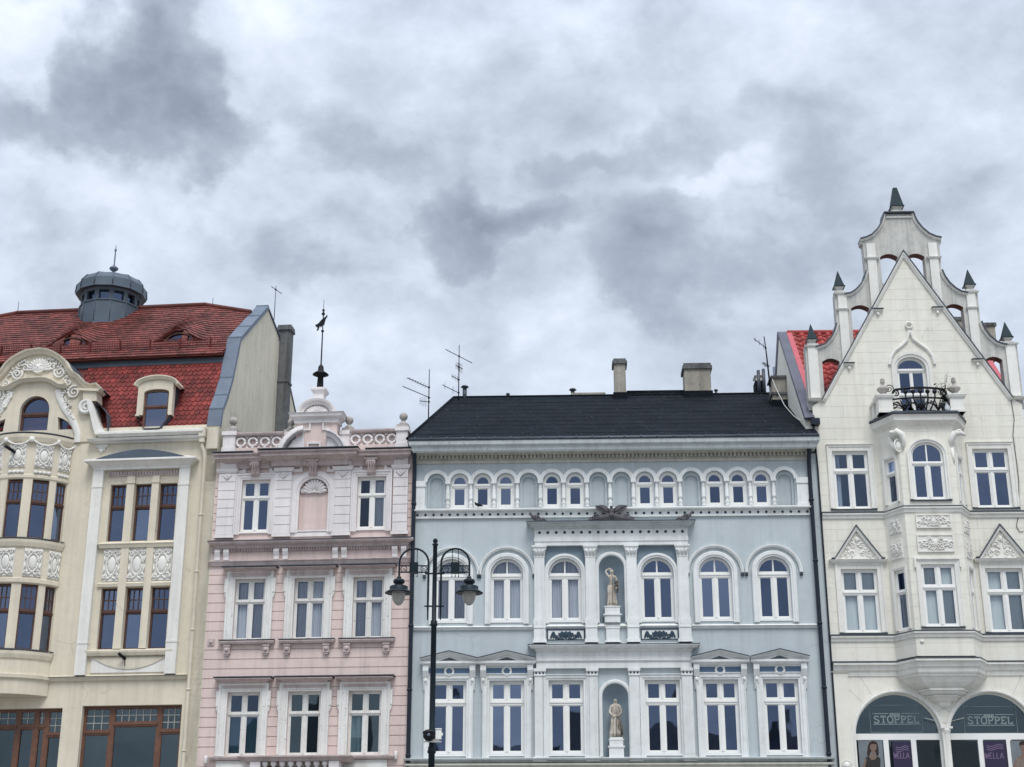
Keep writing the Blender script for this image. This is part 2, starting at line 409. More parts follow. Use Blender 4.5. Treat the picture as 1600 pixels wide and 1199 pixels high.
def window(parent, u0, u1, z0, z1, d=-.12, spring=None, trans=(), tw=.11, fw=.065, mw=.10, cols=2, topcols=None, mat='pvc',
           gl='glass', grid=None, gridmat=None, curtain=None, cmat='curtain', T=None, sash=.028, sill=None, name='window', dep=.07, label=None):
    """one window: frame with transom and mullions, its panes, and what hangs behind it"""
    f = MB(); f.T = T
    f.ring(contour(u0, u1, z0, z1, spring), contour(u0+fw, u1-fw, z0+fw, z1-fw, spring), d-dep, d)
    bars = sorted(trans); zs = [z0+fw]; segs = []
    for t in bars:
        f.box(u0+fw*.6, u1-fw*.6, d-dep, d+.012, t-tw/2, t+tw/2)
        f.box(u0+fw*.5, u1-fw*.5, d, d+.035, t-tw*.12, t+tw*.16)
    lims = [z0+fw]+[x for t in bars for x in (t-tw/2, t+tw/2)]+[z1-fw]
    cells = []
    for k in range(len(lims)//2):
        a, b = lims[2*k], lims[2*k+1]; top = (k == len(lims)//2-1)
        nc = (topcols if (top and topcols is not None) else cols)
        xs = [u0+fw+(u1-u0-2*fw)*i/nc for i in range(nc+1)]
        bb = b-.01
        w = mw if not (top and spring is not None and len(bars)) else mw*.35
        for x in xs[1:-1]:
            f.box(x-w/2, x+w/2, d-dep, d+.006, a, bb)
            if w > .06: f.box(x-w*.17, x+w*.17, d, d+.026, a, bb)
        for i in range(nc):
            cells.append((xs[i]+(w/2 if i else 0), xs[i+1]-(w/2 if i < nc-1 else 0), a, b, top and spring is not None))
    if sash:
        for a, b, c, e, ar in cells:
            if ar: continue
            f.ring([(a, c), (a, e), (b, e), (b, c)], [(a+sash, c+sash), (a+sash, e-sash), (b-sash, e-sash), (b-sash, c+sash)], d-dep, d-.012)
    gm = 1 if gridmat else 0
    if grid:
        f.m = gm
        for a, b, c, e, ar in cells:
            if c < lims[-2]-.01: continue
            for i in range(1, grid[0]): x = a+(b-a)*i/grid[0]; f.box(x-.012, x+.012, d-dep+.01, d-.012, c, e)
            for i in range(1, grid[1]): z = c+(e-c)*i/grid[1]; f.box(a, b, d-dep+.012, d-.014, z-.012, z+.012)
        f.m = 0
    w = f.build(name, [mat]+([gridmat] if gridmat else []), parent)
    if label: w['label'] = label
    g = MB(); g.T = T
    for a, b, c, e, ar in cells:
        t1 = R.uniform(-.011, .011); t2 = R.uniform(-.008, .008); dd = d-dep*.55
        if not ar:
            g.face([(a, dd-t1-t2, c), (b, dd+t1-t2, c), (b, dd+t1+t2, e), (a, dd-t1+t2, e)])
        else:
            cu = (u0+u1)/2; rx = (u1-u0)/2-fw; rz = z1-fw-spring
            pts = [(a, c)]
            for i in range(13):
                u = a+(b-a)*i/12; k = max(0, 1-((u-cu)/rx)**2)**.5
                pts.append((u, max(c, spring+rz*k)))
            pts.append((b, c))
            g.face([(u, dd+t1*(u-cu), z) for u, z in pts])
    if gl == 'glass' and mat == 'brown': gl = R.choice(('glass_mid', 'glass_pale'))
    g.build('pane', R.choice(('glass', 'glass_mid', 'glass_mid', 'glass_pale')) if gl == 'glass' else gl, w)
    if curtain:
        c = MB(); c.T = T
        for q in curtain: wavy(c, u0+(u1-u0)*q[0], u0+(u1-u0)*q[1], z0+.03, z0+.03+(z1-z0-.05)*q[2], d-.125, q[3] if len(q) > 3 else .03, q[4] if len(q) > 4 else 7, R.uniform(0, 6))
        c.build('curtain', cmat, w)
    if sill:
        s2 = MB(); s2.T = T
        s2.mould([(sill[0]-.03, z0-sill[1]), (sill[0], z0-sill[1]), (sill[0], z0-.015), (d, z0)], u0-.03, u1+.03, back=d)
        s2.build('sill', sill[2], w)
    return w
def scrollwork(mb, u0, u1, z0, z1, d, seed=1, r=.022, n=None):
    """carved foliage: curls and leaves filling a field, mirrored about its middle"""
    q = random.Random(seed); cu = (u0+u1)/2; w = (u1-u0)/2; h = z1-z0
    n = n or max(3, int(w*h*60)+2); old = mb.smooth
    for i in range(n):
        x = w*(.12+.76*((i*.618+.1) % 1)); z = z0+h*(.16+.68*((i*.382+.27*q.random()) % 1)); rr = min(w, h)*q.uniform(.16, .30)
        a = q.uniform(0, 6.28); hd = q.choice((1, -1)); tn = q.uniform(.9, 1.5)
        for s in (1, -1): mb.spiral(cu+s*x, z, rr, tn, d, r*q.uniform(.8, 1.3), hd*s, a if s > 0 else PI-a)
    for i in range(n*2):
        x = w*q.uniform(.05, .9); z = z0+h*q.uniform(.1, .9); a = q.uniform(0, PI); l = min(w, h)*q.uniform(.12, .22)
        for s in (1, -1):
            mb.tube([(cu+s*(x-l*math.cos(a)), d-.01, z-l*math.sin(a)), (cu+s*x, d+.012, z), (cu+s*(x+l*math.cos(a)), d-.01, z+l*math.sin(a))], [r*.4, r*1.25, r*.3], 5)
    mb.smooth = old
def cartouche(mb, cu, cz, w, h, d, seed=0, face=False):
    """oval shield in a ring of strapwork with curls at its corners"""
    mb.ball(cu, d, cz, w*.23, .05, h*.25, 14, 8)
    ell = [(cu+w*.30*math.cos(a), d+.012, cz+h*.32*math.sin(a)) for a in [2*PI*i/20 for i in range(21)]]
    mb.tube(ell, .022, 6)
    q = random.Random(seed)
    for su in (1, -1):
        for sz in (1, -1):
            mb.spiral(cu+su*w*.34, cz+sz*h*.36, w*.13, 1.3, d+.01, .022, su*sz, PI/2*(1-sz*.5), 12)
            mb.tube([(cu+su*w*.45, d, cz+sz*h*.05), (cu+su*w*.40, d+.02, cz+sz*h*.16), (cu+su*w*.47, d, cz+sz*h*.28)], [.012, .03, .012], 5)
            mb.tube([(cu+su*w*.05, d, cz+sz*h*.36), (cu+su*w*.16, d+.02, cz+sz*h*.42), (cu+su*w*.30, d, cz+sz*h*.47)], [.015, .032, .012], 5)
            mb.tube([(cu+su*w*.42, d, cz+sz*h*.33), (cu+su*w*.48, d+.02, cz+sz*h*.40), (cu+su*w*.44, d, cz+sz*h*.48)], [.015, .028, .01], 5)
    for k in range(5):
        a = PI*(.25+.125*k)
        for s in (1, -1):
            mb.tube([(cu+w*.2*math.cos(a), d+.02, cz+s*h*.26*math.sin(a)+s*h*.06), (cu+w*.3*math.cos(a), d, cz+s*h*(.30*math.sin(a)+.13))], [.022, .01], 5)
def shell(mb, cu, cz, r, rz, d, n=9, a0=PI, a1=0.0, rib=.03):
    for i in range(n):
        a = a0+(a1-a0)*(i+.5)/n
        p = [(cu+r*t*math.cos(a), d+.025*math.sin(PI*t), cz+rz*t*math.sin(a)) for t in (.12, .45, .8, 1.0)]
        mb.tube(p, [rib*.3, rib*.7, rib*1.15, rib*.8], 6)
    mb.ball(cu, d, cz+rz*.08, r*.16, .05, rz*.14)
def baluster(mb, u, d, z0, z1, r):
    h = z1-z0
    mb.lathe(u, d, [(r*1.15, z0), (r*1.15, z0+.08*h), (r*.6, z0+.13*h), (r*.75, z0+.2*h), (r*1.15, z0+.38*h), (r*.9, z0+.52*h), (r*.5, z0+.72*h), (r*.55, z0+.84*h), (r*1.1, z0+.9*h), (r*1.15, z1)], 10)
def tiles(mb, pos, u0, u1, rows, w, style, keep=None, thick=.028, nm=3):
    """courses of separate clay tiles; pos(u,s,h) gives the roof surface, s upslope, h above it"""
    for j, (s0, s1) in enumerate(rows):
        off = w*.5*(j % 2); n = int((u1-u0)/w)+2
        for i in range(-1, n):
            a = u0+i*w+off; b = a+w
            if b <= u0+.02 or a >= u1-.02: continue
            a = max(a, u0); b = min(b, u1)
            if keep and not keep((a+b)/2, (s0+s1)/2): continue
            mb.m = R.choice((0, 0, 0, 1, 2) if nm == 3 else (0,)); g = .004; jt = R.uniform(-.004, .004)
            up = s1+(s1-s0)*.12
            if style == 'fish':
                c = (a+b)/2; rr = (b-a)/2-g
                low = [(c-rr, s0+.06)]+[(c-rr*math.cos(PI*k/5), s0+.06-.085*math.sin(PI*k/5)) for k in range(1, 5)]+[(c+rr, s0+.06)]
            else:
                low = [(a+g, s0+jt), (b-g, s0+jt)]
            t = thick+jt
            top = [mb.P(*pos(b-g, up, .004)), mb.P(*pos(a+g, up, .004))]
            L = [mb.P(*pos(u, s, t)) for u, s in low]; K = [mb.P(*pos(u, s, -.012)) for u, s in low]
            mb.F(*L, *top)
            for p in range(len(L)-1): mb.F(L[p], L[p+1], K[p+1], K[p])
    mb.m = 0
# ================================================================== the cream house with the bow and the red mansard
def build_cream():
    H = house(A, 'cream townhouse with red tiled mansard roof, bow window with white reliefs and a zinc cupola')
    U, Z, at = A.U, A.Z, A.at
    uc = U(38, 790); ucup = U(172, 482, -4.5); uL = 2*ucup
    zE = Z(230, 683)                                                # underside of the eaves gutter
    # ---- bow geometry
    ha, sg = 1.38, .85; BR = (ha*ha+sg*sg)/(2*sg); TM = math.asin(ha/BR)
    bz = lambda y: Z(60, y, .78)
    def bp(th, off, z): return (uc+(BR+off)*math.sin(th), (sg-BR)+(BR+off)*math.cos(th), z)
    def bow(mb, prof, t0=-TM, t1=TM, n=28):
        rows = [[mb.P(*bp(t0+(t1-t0)*i/n, o, z)) for o, z in prof] for i in range(n+1)]
        for r, q in zip(rows, rows[1:]):
            for j in range(len(prof)-1): mb.F(r[j], r[j+1], q[j+1], q[j])
    def tangent(th, off=0.0):
        return lambda x, y, z: (uc+(BR+off+y)*math.sin(th)+x*math.cos(th), (sg-BR)+(BR+off+y)*math.cos(th)-x*math.sin(th), z)
    # ---- main wall with shop openings and the framed window bays
    W1 = [(173, 199), (211, 238), (249, 277)]
    zu = (Z(225, 845), Z(225, 756)); zl = (Z(210, 1014), Z(210, 918))
    bays = [(U(a, 765), U(b, 765)) for a, b in W1]
    holes = []
    for a, b in bays:
        holes.append((a, b, zu[0], zu[1], None, .30)); holes.append((a, b, zl[0], zl[1], None, .30))
    sR = (U(128.5, 1110), U(284, 1110)); sz1 = Z(206, 1102); sz0 = 3.3
    holes.append((sR[0], sR[1], sz0, sz1, None, .28))
    half = U(97.5, 1112)-uc; szl = Z(50, 1107)
    holes.append((uc-half, uc+half, sz0, szl, None, .34))
    w = MB(); wall(w, uL, 0, 0, zE+.35, holes)
    # the field framed by the pilasters is set back behind them: side piers of the house
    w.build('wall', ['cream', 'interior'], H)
    p = MB(); p.box(uL, -.001, .002, .10, 0, .9); p.build('plinth', 'stone_gr', H)
    # ---- framed double-storey bay: pilasters, entablature, mullion columns
    f = MB()
    zt, zb = Z(225, 735), Z(200, 1055)
    for a, b in ((149, 165), (283, 299)):
        f.box(U(a, 735), U(b, 735), 0.001, .16, zb, zt)
        f.box(U(a, 735)-.012, U(b, 735)+.012, 0.001, .175, Z(225, 762), Z(225, 758.5))
        f.box(U(a, 735)-.012, U(b, 735)+.012, 0.001, .175, Z(205, 1006), Z(205, 1003))
    f.build('pilaster', 'ivory', H)
    e = MB(); u0, u1 = U(149, 735), U(299, 735)
    e.mould([(.02, zt), (.18, zt), (.18, Z(225, 729, .18)), (.22, Z(225, 727, .22)), (.34, Z(225, 720, .34)), (.42, Z(225, 718, .42)), (.42, Z(225, 715.5, .42)), (.02, Z(225, 714, .02))], u0+.16, u1-.16)
    e.build('entablature', 'ivory', H)
    zc = Z(225, 715.5, .42)+.01; cu = (u0+u1)/2; hw = (u1-u0)/2-.06
    k = MB(); arcp = [(cu-hw, zc)]+[(cu+hw*x, zc+.30*(1-abs(x)**1.7)) for x in [-.9+.1*i for i in range(19)]]+[(cu+hw, zc)]
    k.prism(arcp, .002, .36); k.build('canopy_roof', 'zinc', H)
    c = MB()
    cz0, cz1 = zl[0], Z(225, 756)
    gaps = [(bays[0][1], bays[1][0]), (bays[1][1], bays[2][0])]
    for a, b in gaps: c.box(a, b, .002, .085, zl[0], Z(225, 745)); c.box(a-.015, b+.015, .002, .11, Z(225, 756), Z(225, 751))
    c.build('mullion_column', 'cream', H)
    dn = MB(); a0, a1 = bays[0][0]-.10, bays[2][1]+.10; n = 26
    for i in range(n):
        x = a0+(a1-a0)*(i+.5)/n; dn.box(x-.035, x+.035, .002, .07, Z(225, 742), Z(225, 737.5))
    dn.box(a0, a1, .002, .05, Z(225, 744), Z(225, 742)); dn.build('dentil_band', 'pink_mid', H)
    s = MB()
    s.mould([(.02, Z(218, 856, .02)), (.10, Z(218, 855.5, .10)), (.13, Z(218, 851, .13)), (.16, Z(218, 848.5, .16)), (.02, Z(218, 846, .02))], a0+.02, a1-.02)
    s.build('sill_moulding', 'cream', H); s = MB()
    s.mould([(.02, Z(214, 917, .02)), (.06, Z(214, 916, .06)), (.08, Z(214, 911, .08)), (.02, Z(214, 909, .02))], a0+.02, a1-.02)
    s.build('sill_moulding', 'cream', H); s = MB()
    s.mould([(.02, Z(205, 1025, .02)), (.12, Z(205, 1024, .12)), (.16, Z(205, 1019, .16)), (.17, Z(205, 1016, .17)), (.02, Z(205, 1014.5, .02))], a0-.04, a1+.04)
    s.build('sill_moulding', 'cream', H)
    for i, (a, b) in enumerate(bays):
        q = MB(); q.box(a-.01, b+.01, .002, .03, Z(214, 908), Z(214, 857))
        cartouche(q, (a+b)/2, Z(214, 882.5), (b-a)*1.02, Z(214, 858)-Z(214, 908), .035, i)
        scrollwork(q, a, b, Z(214, 908), Z(214, 857), .03, 20+i, .02, 2)
        q.build('relief_panel', 'ivory', H)
    q = MB(); q.box(a0, a1, .002, .03, Z(205, 1051), Z(205, 1027)); m_ = (a0+a1)/2; hh = (a1-a0)/2-.05
    q.build('apron_panel', 'ivory', H)
    q = MB(); za, zb2 = Z(205, 1028), Z(205, 1046)
    q.prism([(m_-hh, za)]+[(m_+hh*x, za-(za-zb2)*(1-x*x)) for x in [-.95+.1*i for i in range(20)]]+[(m_+hh, za)], .031, .055)
    q.build('apron_swag', 'cream_dk', H)
    # flag holder irons
    for (hx, hy, hd) in ((196, 1030, .06),):
        u, z = at(hx, hy); q = MB(); q.tube([(u, .05, z), (u-.05, .20, z+.06), (u-.10, .32, z+.12)], [.05, .045, .05], 7)
        q.tube([(u, .05, z), (u+.03, .1, z-.22)], .012, 5); q.build('flag_holder', 'iron', H)
    # ---- windows of the bay
    for z0, z1, t in ((zu[0], zu[1], Z(222, 791)), (zl[0], zl[1], Z(212, 955))):
        for a, b in bays:
            window(H, a, b, z0, z1, d=-.13, trans=(t,), tw=.11, fw=.038, cols=1, mat='brown', grid=(3, 2), sash=.016)
    # ---- shop windows
    def shop(u0, u1, z0, z1, splits, grids, tz, d=-.18):
        for i, (a, b) in enumerate(zip(splits, splits[1:])):
            g = grids[i]
            window(H, a, b, z0, z1, d=d, trans=(tz[i],), tw=.13, fw=.075, cols=1, mat='brown_lt', gl='glass_dk', grid=g, gridmat='lead', sash=.022, name='shop_window')
    xs = [sR[0], U(170.5, 1140), U(245, 1140), sR[1]]
    shop(sR[0], sR[1], sz0, sz1, xs, [(3, 3), (6, 2), (3, 3)], [Z(145, 1144), Z(206, 1130.5), Z(268, 1142)])
    xs = [uc-half, uc-half+.55, uc-half+.88, uc-.48, uc+.48, uc+half-.88, uc+half-.55, uc+half]
    shop(0, 0, sz0, szl, xs, [(2, 3), (2, 2), (2, 2), (3, 2), (2, 2), (2, 2), (2, 3)], [Z(85, 1147)]+[Z(30, 1135)]*5+[Z(85, 1147)], -.22)
    # ---- string course and eaves
    s = MB(); s.mould([(.0, Z(190, 1064, .0)), (.06, Z(190, 1063, .06)), (.10, Z(190, 1059, .10)), (.14, Z(190, 1057, .14)), (.0, Z(190, 1054.5, .0))], uc+half+.2 if False else uc+1.0, U(294, 1056)-.1)
    sc = s.build('string_course', 'cream', H)
    s = MB(); s.box(uc+1.0, U(294, 1056), .002, .155, Z(190, 1057, .14)+.002, Z(190, 1057, .14)+.02); s.build('flashing', 'zinc_dk', sc)
    s = MB()
    for yy in (1015.5, 842): bow(s, [(.0, bz(yy-2.2)+.01), (.125, bz(yy)+.012), (.125, bz(yy)+.035), (.0, bz(yy-2.2)+.03)])
    s.build('flashing', 'zinc_dk', H)
    s = MB(); s.mould([(.0, Z(230, 692, .0)), (.10, Z(230, 691, .10)), (.13, Z(230, 688, .13)), (.26, Z(230, 686, .26)), (.30, Z(230, 682.5, .30)), (.0, Z(230, 682, .0))], U(142, 690)+.26, -.42, rret=False)
    s.mould([(.02, Z(230, 682, .02)), (.22, Z(230, 681.5, .22)), (.34, Z(230, 676, .34)), (.34, Z(230, 672.5, .34)), (.02, Z(230, 672, .02))], U(158, 676)+.28, -.44, rret=False)
    s.build('eaves_cornice', 'ivory', H)
    s = MB(); s.mould([(.0, Z(230, 692, .0)), (.10, Z(230, 691, .10)), (.26, Z(230, 686, .26)), (.30, Z(230, 672, .30)), (.0, Z(230, 672, .0))], uL, 2*uc-U(142, 690)-.26, lret=False)
    s.build('eaves_cornice', 'ivory', H)
    s = MB(); u, z = at(160, 700)
    s.box(u-.19, u+.19, .002, .06, z+.0, z+.10); s.box(u-.11, u+.11, .002, .06, z-.10, z); s.ball(u, .05, z-.12, .06); s.build('drop_ornament', 'ivory', H)
    # ---- rainwater pipe with hopper
    g = MB(); u, z = at(319.5, 681); g.box(u-.10, u+.10, .05, .30, z-.10, z+.20); g.box(u-.075, u+.075, .08, .26, z-.28, z-.10)
    ub = U(303, 1000)
    ps = [(u, .16, z-.25), (u, .16, z-.4), (u+.08, .14, z-.6), (u+.10, .12, z-.8)]+[(u+.10, .12, zz) for zz in (12, 9, 6, 3, .1)]
    g.tube(ps, .055, 8)
    for zz in (13.4, 11.6, 9.8, 8.0, 6.2): g.lathe(u+.10, .12, [(.07, zz), (.07, zz+.05)], 10)
    g.build('downpipe', 'cream_dk', H)
    # ================= bow
    b = MB()
    bow(b, [(-.25, bz(1083)), (.04, bz(1083)), (.05, bz(1060)), (.12, bz(1058)), (.13, bz(1052.5)), (.02, bz(1051)), (.02, bz(1029)), (.06, bz(1027)), (.10, bz(1021)), (.11, bz(1016)), (-.12, bz(1013.5))])
    bow(b, [(-.12, bz(911)), (.0, bz(911)), (.05, bz(909)), (.05, bz(903)), (.0, bz(901.5)), (.0, bz(855)), (.06, bz(853)), (.10, bz(847)), (.11, bz(842.5)), (-.12, bz(839.5))])
    bow(b, [(-.12, bz(748)), (.0, bz(748)), (.03, bz(746)), (.03, bz(742)), (.0, bz(740)), (.0, bz(692)), (.05, bz(690)), (.10, bz(684)), (.11, bz(679)), (-.12, bz(677))])
    ths = [math.radians(x) for x in (-55, -30, 0, 30, 55)]
    hws = [math.radians(x) for x in (7.2, 9.6, 9.6, 9.6, 7.2)]
    ed = [-TM]+[x for t, h in zip(ths, hws) for x in (t-h, t+h)]+[TM]
    solid = list(zip(ed[::2], ed[1::2]))
    for z0, z1 in ((bz(1014), bz(910)), (bz(840), bz(747))):
        for t0, t1 in solid:
            bow(b, [(-.16, z0), (.0, z0), (.0, z1), (-.16, z1)], t0, t1, 5)
            for t in (t0, t1): b.face([bp(t, -.16, z0), bp(t, 0, z0), bp(t, 0, z1), bp(t, -.16, z1)])
    b.m = 1
    bow(b, [(-.45, bz(1083)), (-.45, bz(677))], -TM*.98, TM*.98)
    b.m = 0
    b.build('bow_wall', ['cream', 'interior'], H)
    t = MB(); top = [bp(-TM+2*TM*i/28, .10, 0)[:2] for i in range(29)]
    t.prism_z(top, bz(677.5), bz(676)); t.m = 1
    bow(t, [(.0, bz(1084)), (.12, bz(1050)), (.0, bz(1049.8))]) if False else None
    t.build('bow_roof', ['zinc_dk', 'cream_dk'], H); t = MB(); t.prism_z([bp(-TM+2*TM*i/28, .03, 0)[:2] for i in range(29)], bz(1083.6), bz(1083.1)); t.build('bow_soffit', 'cream_dk', H)
    for z0, z1, tr in ((bz(1013), bz(912), bz(953)), (bz(839), bz(750), bz(783))):
        for th, hwth in zip(ths, hws):
            wd = BR*math.tan(hwth)
            window(H, -wd, wd, z0, z1, d=-.08, trans=(tr,), tw=.11, fw=.038, cols=1, mat='brown', grid=(3, 2), sash=.02, T=tangent(th), curtain=None)
    for z0, z1, sd in ((bz(899), bz(856), 3), (bz(730), bz(694), 9)):
        for i, th in enumerate(ths):
            q = MB(); q.T = tangent(th); pw = .27 if abs(th) < .8 else .20; q.box(-pw, pw, -.06, .022, z0, z1)
            cartouche(q, 0, (z0+z1)/2, pw*1.93, (z1-z0), .03, sd+i); scrollwork(q, -pw+.02, pw-.02, z0, z1, .022, sd*7+i, .018, 2)
            q.build('relief_panel', 'ivory', H)
    for i, th in enumerate(ths):                                    # scalloped hem and the garland above the reliefs
        q = MB(); q.T = tangent(th); pw = .2 if abs(th) < .8 else .15; gw = .40 if abs(th) < .8 else .30
        for k in range(4): q.ball(-pw+pw*.667*k, .02, bz(737.5), pw*.36, .05, .06, 8, 5)
        q.tube([(-gw+2*gw*j/10, .05, bz(688)-.16*(1-((j-5)/5)**2)) for j in range(11)], .035, 6)
        q.ball(-gw, .06, bz(688), .06, .05, .09, 8, 5); q.ball(gw, .06, bz(688), .06, .05, .09, 8, 5); q.build('garland', 'ivory', H)
    q = MB(); q.T = tangent(-.05); zz = bz(708)
    q.tube([(0.0, .02, zz), (-.05, .20, zz+.04), (-.16, .42, zz+.12)], [.05, .05, .055], 7); q.build('flag_holder', 'iron', H)
    # ================= curved gable over the bow
    ug = U(58.7, 548)
    def G(x, y, d=0.0): return at(x/5.447, 540+y/5.447, d)
    def mir(pts): return [(2*uc-(uc+(u-ug)), z) for u, z in pts]
    def fit(pts): return [(uc+(u-ug), z) for u, z in pts]
    right = fit([G(320, 45), G(390, 54), G(450, 78), G(505, 112), G(545, 152), G(572, 205), G(600, 240), G(640, 262), G(680, 305), G(715, 338), G(755, 352), G(805, 343), G(848, 388)])
    zg0 = Z(60, 693)
    body = fit([G(320, 55), G(390, 64), G(450, 90), G(505, 122), G(540, 160), G(566, 215), G(600, 250), G(640, 272), G(680, 315), G(695, 480), G(740, 620), G(790, 760)])
    outer = [(body[-1][0], zg0)]+body[::-1]+mir(body)[1:]+[(2*uc-body[-1][0], zg0)]
    cw = G(290, 600); ww = (U(415/5.447, 650)-U(166/5.447, 650))/2
    zt_, zs_, zb_ = Z(55, 619.5), Z(55, 642), Z(55, 690)
    arch = contour(uc-ww, uc+ww, zb_, zt_, zs_, 16)
    qw = fit([G(460, 612), G(500, 625), G(545, 655), G(580, 705), G(600, 760), G(606, 835), G(460, 835)])
    g = MB(); g.holed(outer, [arch, qw, mir(qw)], -.22, .03); g.build('gable', 'cream', H)
    it = MB(); it.box(uc-1.15, uc+1.15, -1.0, -.9, zb_-.05, zt_+.1); it.box(uc-1.15, uc+1.15, -1.0, -.23, zt_+.1, zt_+.15)
    for x in (-1.15, 1.1): it.box(uc+x, uc+x+.05, -.9, -.23, zb_-.05, zt_+.1)
    it.build('attic_interior', 'interior', H)
    window(H, uc-ww, uc+ww, zb_, zt_, d=-.12, spring=zs_, trans=(Z(55, 646.5),), tw=.13, fw=.06, cols=1, mat='brown', sash=.02)
    for pts in (qw, mir(qw)):
        q = MB(); cx = sum(p[0] for p in pts)/len(pts); czz = sum(p[1] for p in pts)/len(pts)
        q.ring(pts, [(cx+(u-cx)*.90, czz+(z-czz)*.93) for u, z in pts], -.18, -.13)
        w_ = q.build('window', 'brown', H); q = MB(); q.face([(u, -.16, z) for u, z in pts]); q.build('pane', 'glass', w_)
    cn = MB()
    path = mir(right)[::-1][:-1]+right
    cn.sweep(path, [(-.16, .0), (-.16, .10), (-.12, .15), (-.05, .17), (-.03, .24), (.02, .26), (.02, .0)])
    for s_ in (1, -1):
        e0 = right[-1]; x = lambda u: uc+s_*(u-uc)
        blk = fit([G(690, 392), G(805, 392), G(805, 490), G(690, 490)])
        cn.prism([(x(u), z) for u, z in blk], -.3, .20)
        cap = fit([G(650, 385), G(840, 392), G(820, 412), G(660, 405)])
        cn.prism([(x(u), z) for u, z in cap], -.3, .27)
    cn.build('gable_cornice', 'cream', H)
    zc_ = MB(); top = [(u, z+.02) for u, z in path]; n = len(top)
    for p_, q_ in zip(top, top[1:]): zc_.face([(p_[0], .24, p_[1]), (q_[0], .24, q_[1]), (q_[0], -1.9, q_[1]), (p_[0], -1.9, p_[1])])
    zc_.build('gable_roof', 'zinc', H)
    # carved ornament in the gable
    o = MB()
    hood = fit([G(320, 300), G(380, 305), G(430, 325), G(480, 356), G(520, 362), G(548, 345)])
    o.sweep(mir(hood)[::-1][:-1]+hood, [(-.07, .03), (-.07, .16), (-.02, .20), (.03, .26), (.06, .26), (.06, .03)])
    o.build('hood_mould', 'cream', H)
    o = MB()
    band = fit([G(462, 385), G(478, 450), G(520, 540), G(570, 610), G(612, 690), G(632, 760), G(628, 830)])
    for bnd, s_ in ((band, 1), (mir(band), -1)):
        o.sweep(bnd, [(-.10, .03), (-.10, .07), (-.03, .09), (.03, .09), (.10, .07), (.10, .03)])
    cs = G(325, 190); sh = uc
    shell(o, sh, cs[1]-.12, .42, .42, .06, 13, PI*1.02, -PI*.02, .045)
    o.ball(sh, .06, cs[1]-.06, .20, .10, .19); o.ball(sh, .12, cs[1]-.02, .05, .06, .09); o.ball(sh-.09, .12, cs[1]+.03, .045, .04, .03); o.ball(sh+.09, .12, cs[1]+.03, .045, .04, .03)
    o.tube([(sh-.16, .1, cs[1]-.15), (sh, .12, cs[1]-.22), (sh+.16, .1, cs[1]-.15)], [.02, .05, .02], 6)
    for s_ in (1, -1):
        def X(p): return uc+s_*(uc+(p[0]-ug)-uc)
        for (gx, gy, rr, tn, a0) in ((480, 235, .20, 1.7, 2.6), (600, 405, .23, 1.8, 1.2), (420, 190, .13, 1.3, 0.5), (555, 320, .12, 1.2, 2.2), (500, 430, .09, 1.2, .4), (525, 505, .08, 1.1, .8)):
            p = G(gx, gy); o.spiral(X(p), p[1], rr, tn, .06, .042, s_, a0 if s_ > 0 else PI-a0, 16, 6)
        for i in range(26):
            t = i/25; gx = 400+150*t+R.uniform(-18, 18); gy = 140+110*t*t*1.2+R.uniform(-25, 25); p = G(gx, gy); a = R.uniform(0, PI); l = .08
            o.tube([(X(p)-s_*l*math.cos(a), .04, p[1]-l*math.sin(a)), (X(p), .08, p[1]), (X(p)+s_*l*math.cos(a), .04, p[1]+l*math.sin(a))], [.01, .032, .008], 5)
        for i in range(24):
            t = i/23; gx = 505+95*t*R.uniform(.6, 1); gy = 300+330*t; p = G(gx+R.uniform(-25, 25), gy); a = -1.0+R.uniform(-.7, .7); l = .08
            o.tube([(X(p)-s_*l*math.cos(a), .05, p[1]-l*math.sin(a)), (X(p), .10, p[1]), (X(p)+s_*l*math.cos(a), .05, p[1]+l*math.sin(a))], [.01, .03, .008], 5)
    o.build('gable_relief', 'ivory', H)
    # big volutes either side of the gable
    for s_ in (1, -1):
        v = MB(); c0 = fit([G(712, 540)])[0]
        def X(u): return uc+s_*(u-uc)
        arm = [(X(u), z) for u, z in fit([G(720, 470), G(765, 490), G(790, 560), G(815, 650), G(850, 725), G(890, 765), G(840, 790), G(790, 770), G(770, 690), G(748, 590), G(735, 560)])]
        v.prism(arm, -.5, .22)
        v.lathe(0, 0, [(0, 0)]) if False else None
        pts = []
        for i in range(34):
            t = i/33; a = PI*.45-s_*0+2*PI*1.6*t if s_ > 0 else PI*.55-2*PI*1.6*t
            rr = .235*(1-.80*t); pts.append((X(c0[0])+rr*math.cos(a), .14, c0[1]+rr*math.sin(a)))
        v.tube(pts, [.075*(1-.4*i/33) for i in range(34)], 8)
        disc = [(X(c0[0])+.20*math.cos(2*PI*i/18), c0[1]+.20*math.sin(2*PI*i/18)) for i in range(18)]
        v.prism(disc, -.3, .12)
        vo = v.build('volute', 'ivory', H)
        v = MB(); zp = fit([G(765, 482), G(830, 520), G(885, 590), G(892, 690), G(895, 765)])
        for p_, q_ in zip(zp, zp[1:]): v.face([(X(p_[0]), .18, p_[1]), (X(q_[0]), .18, q_[1]), (X(q_[0]), -1.0, q_[1]), (X(p_[0]), -1.0, p_[1])])
        v.build('zinc_flashing', 'zinc', vo)
    # ================= roof
    z_e = Z(230, 672, -.05); d_t = -1.22; z_t = Z(230, 570, d_t)
    d_u = -1.0; z_u = Z(230, 557, d_u); d_r = -4.55; z_r = Z(250, 481, d_r)
    ur1 = U(321, 478, d_r); ur0 = 2*ucup-ur1
    m = MB()
    m.face([(uL, -.08, z_e-.3), (-.40, -.08, z_e-.3), (-.40, d_t-.03, z_t), (uL, d_t-.03, z_t)])
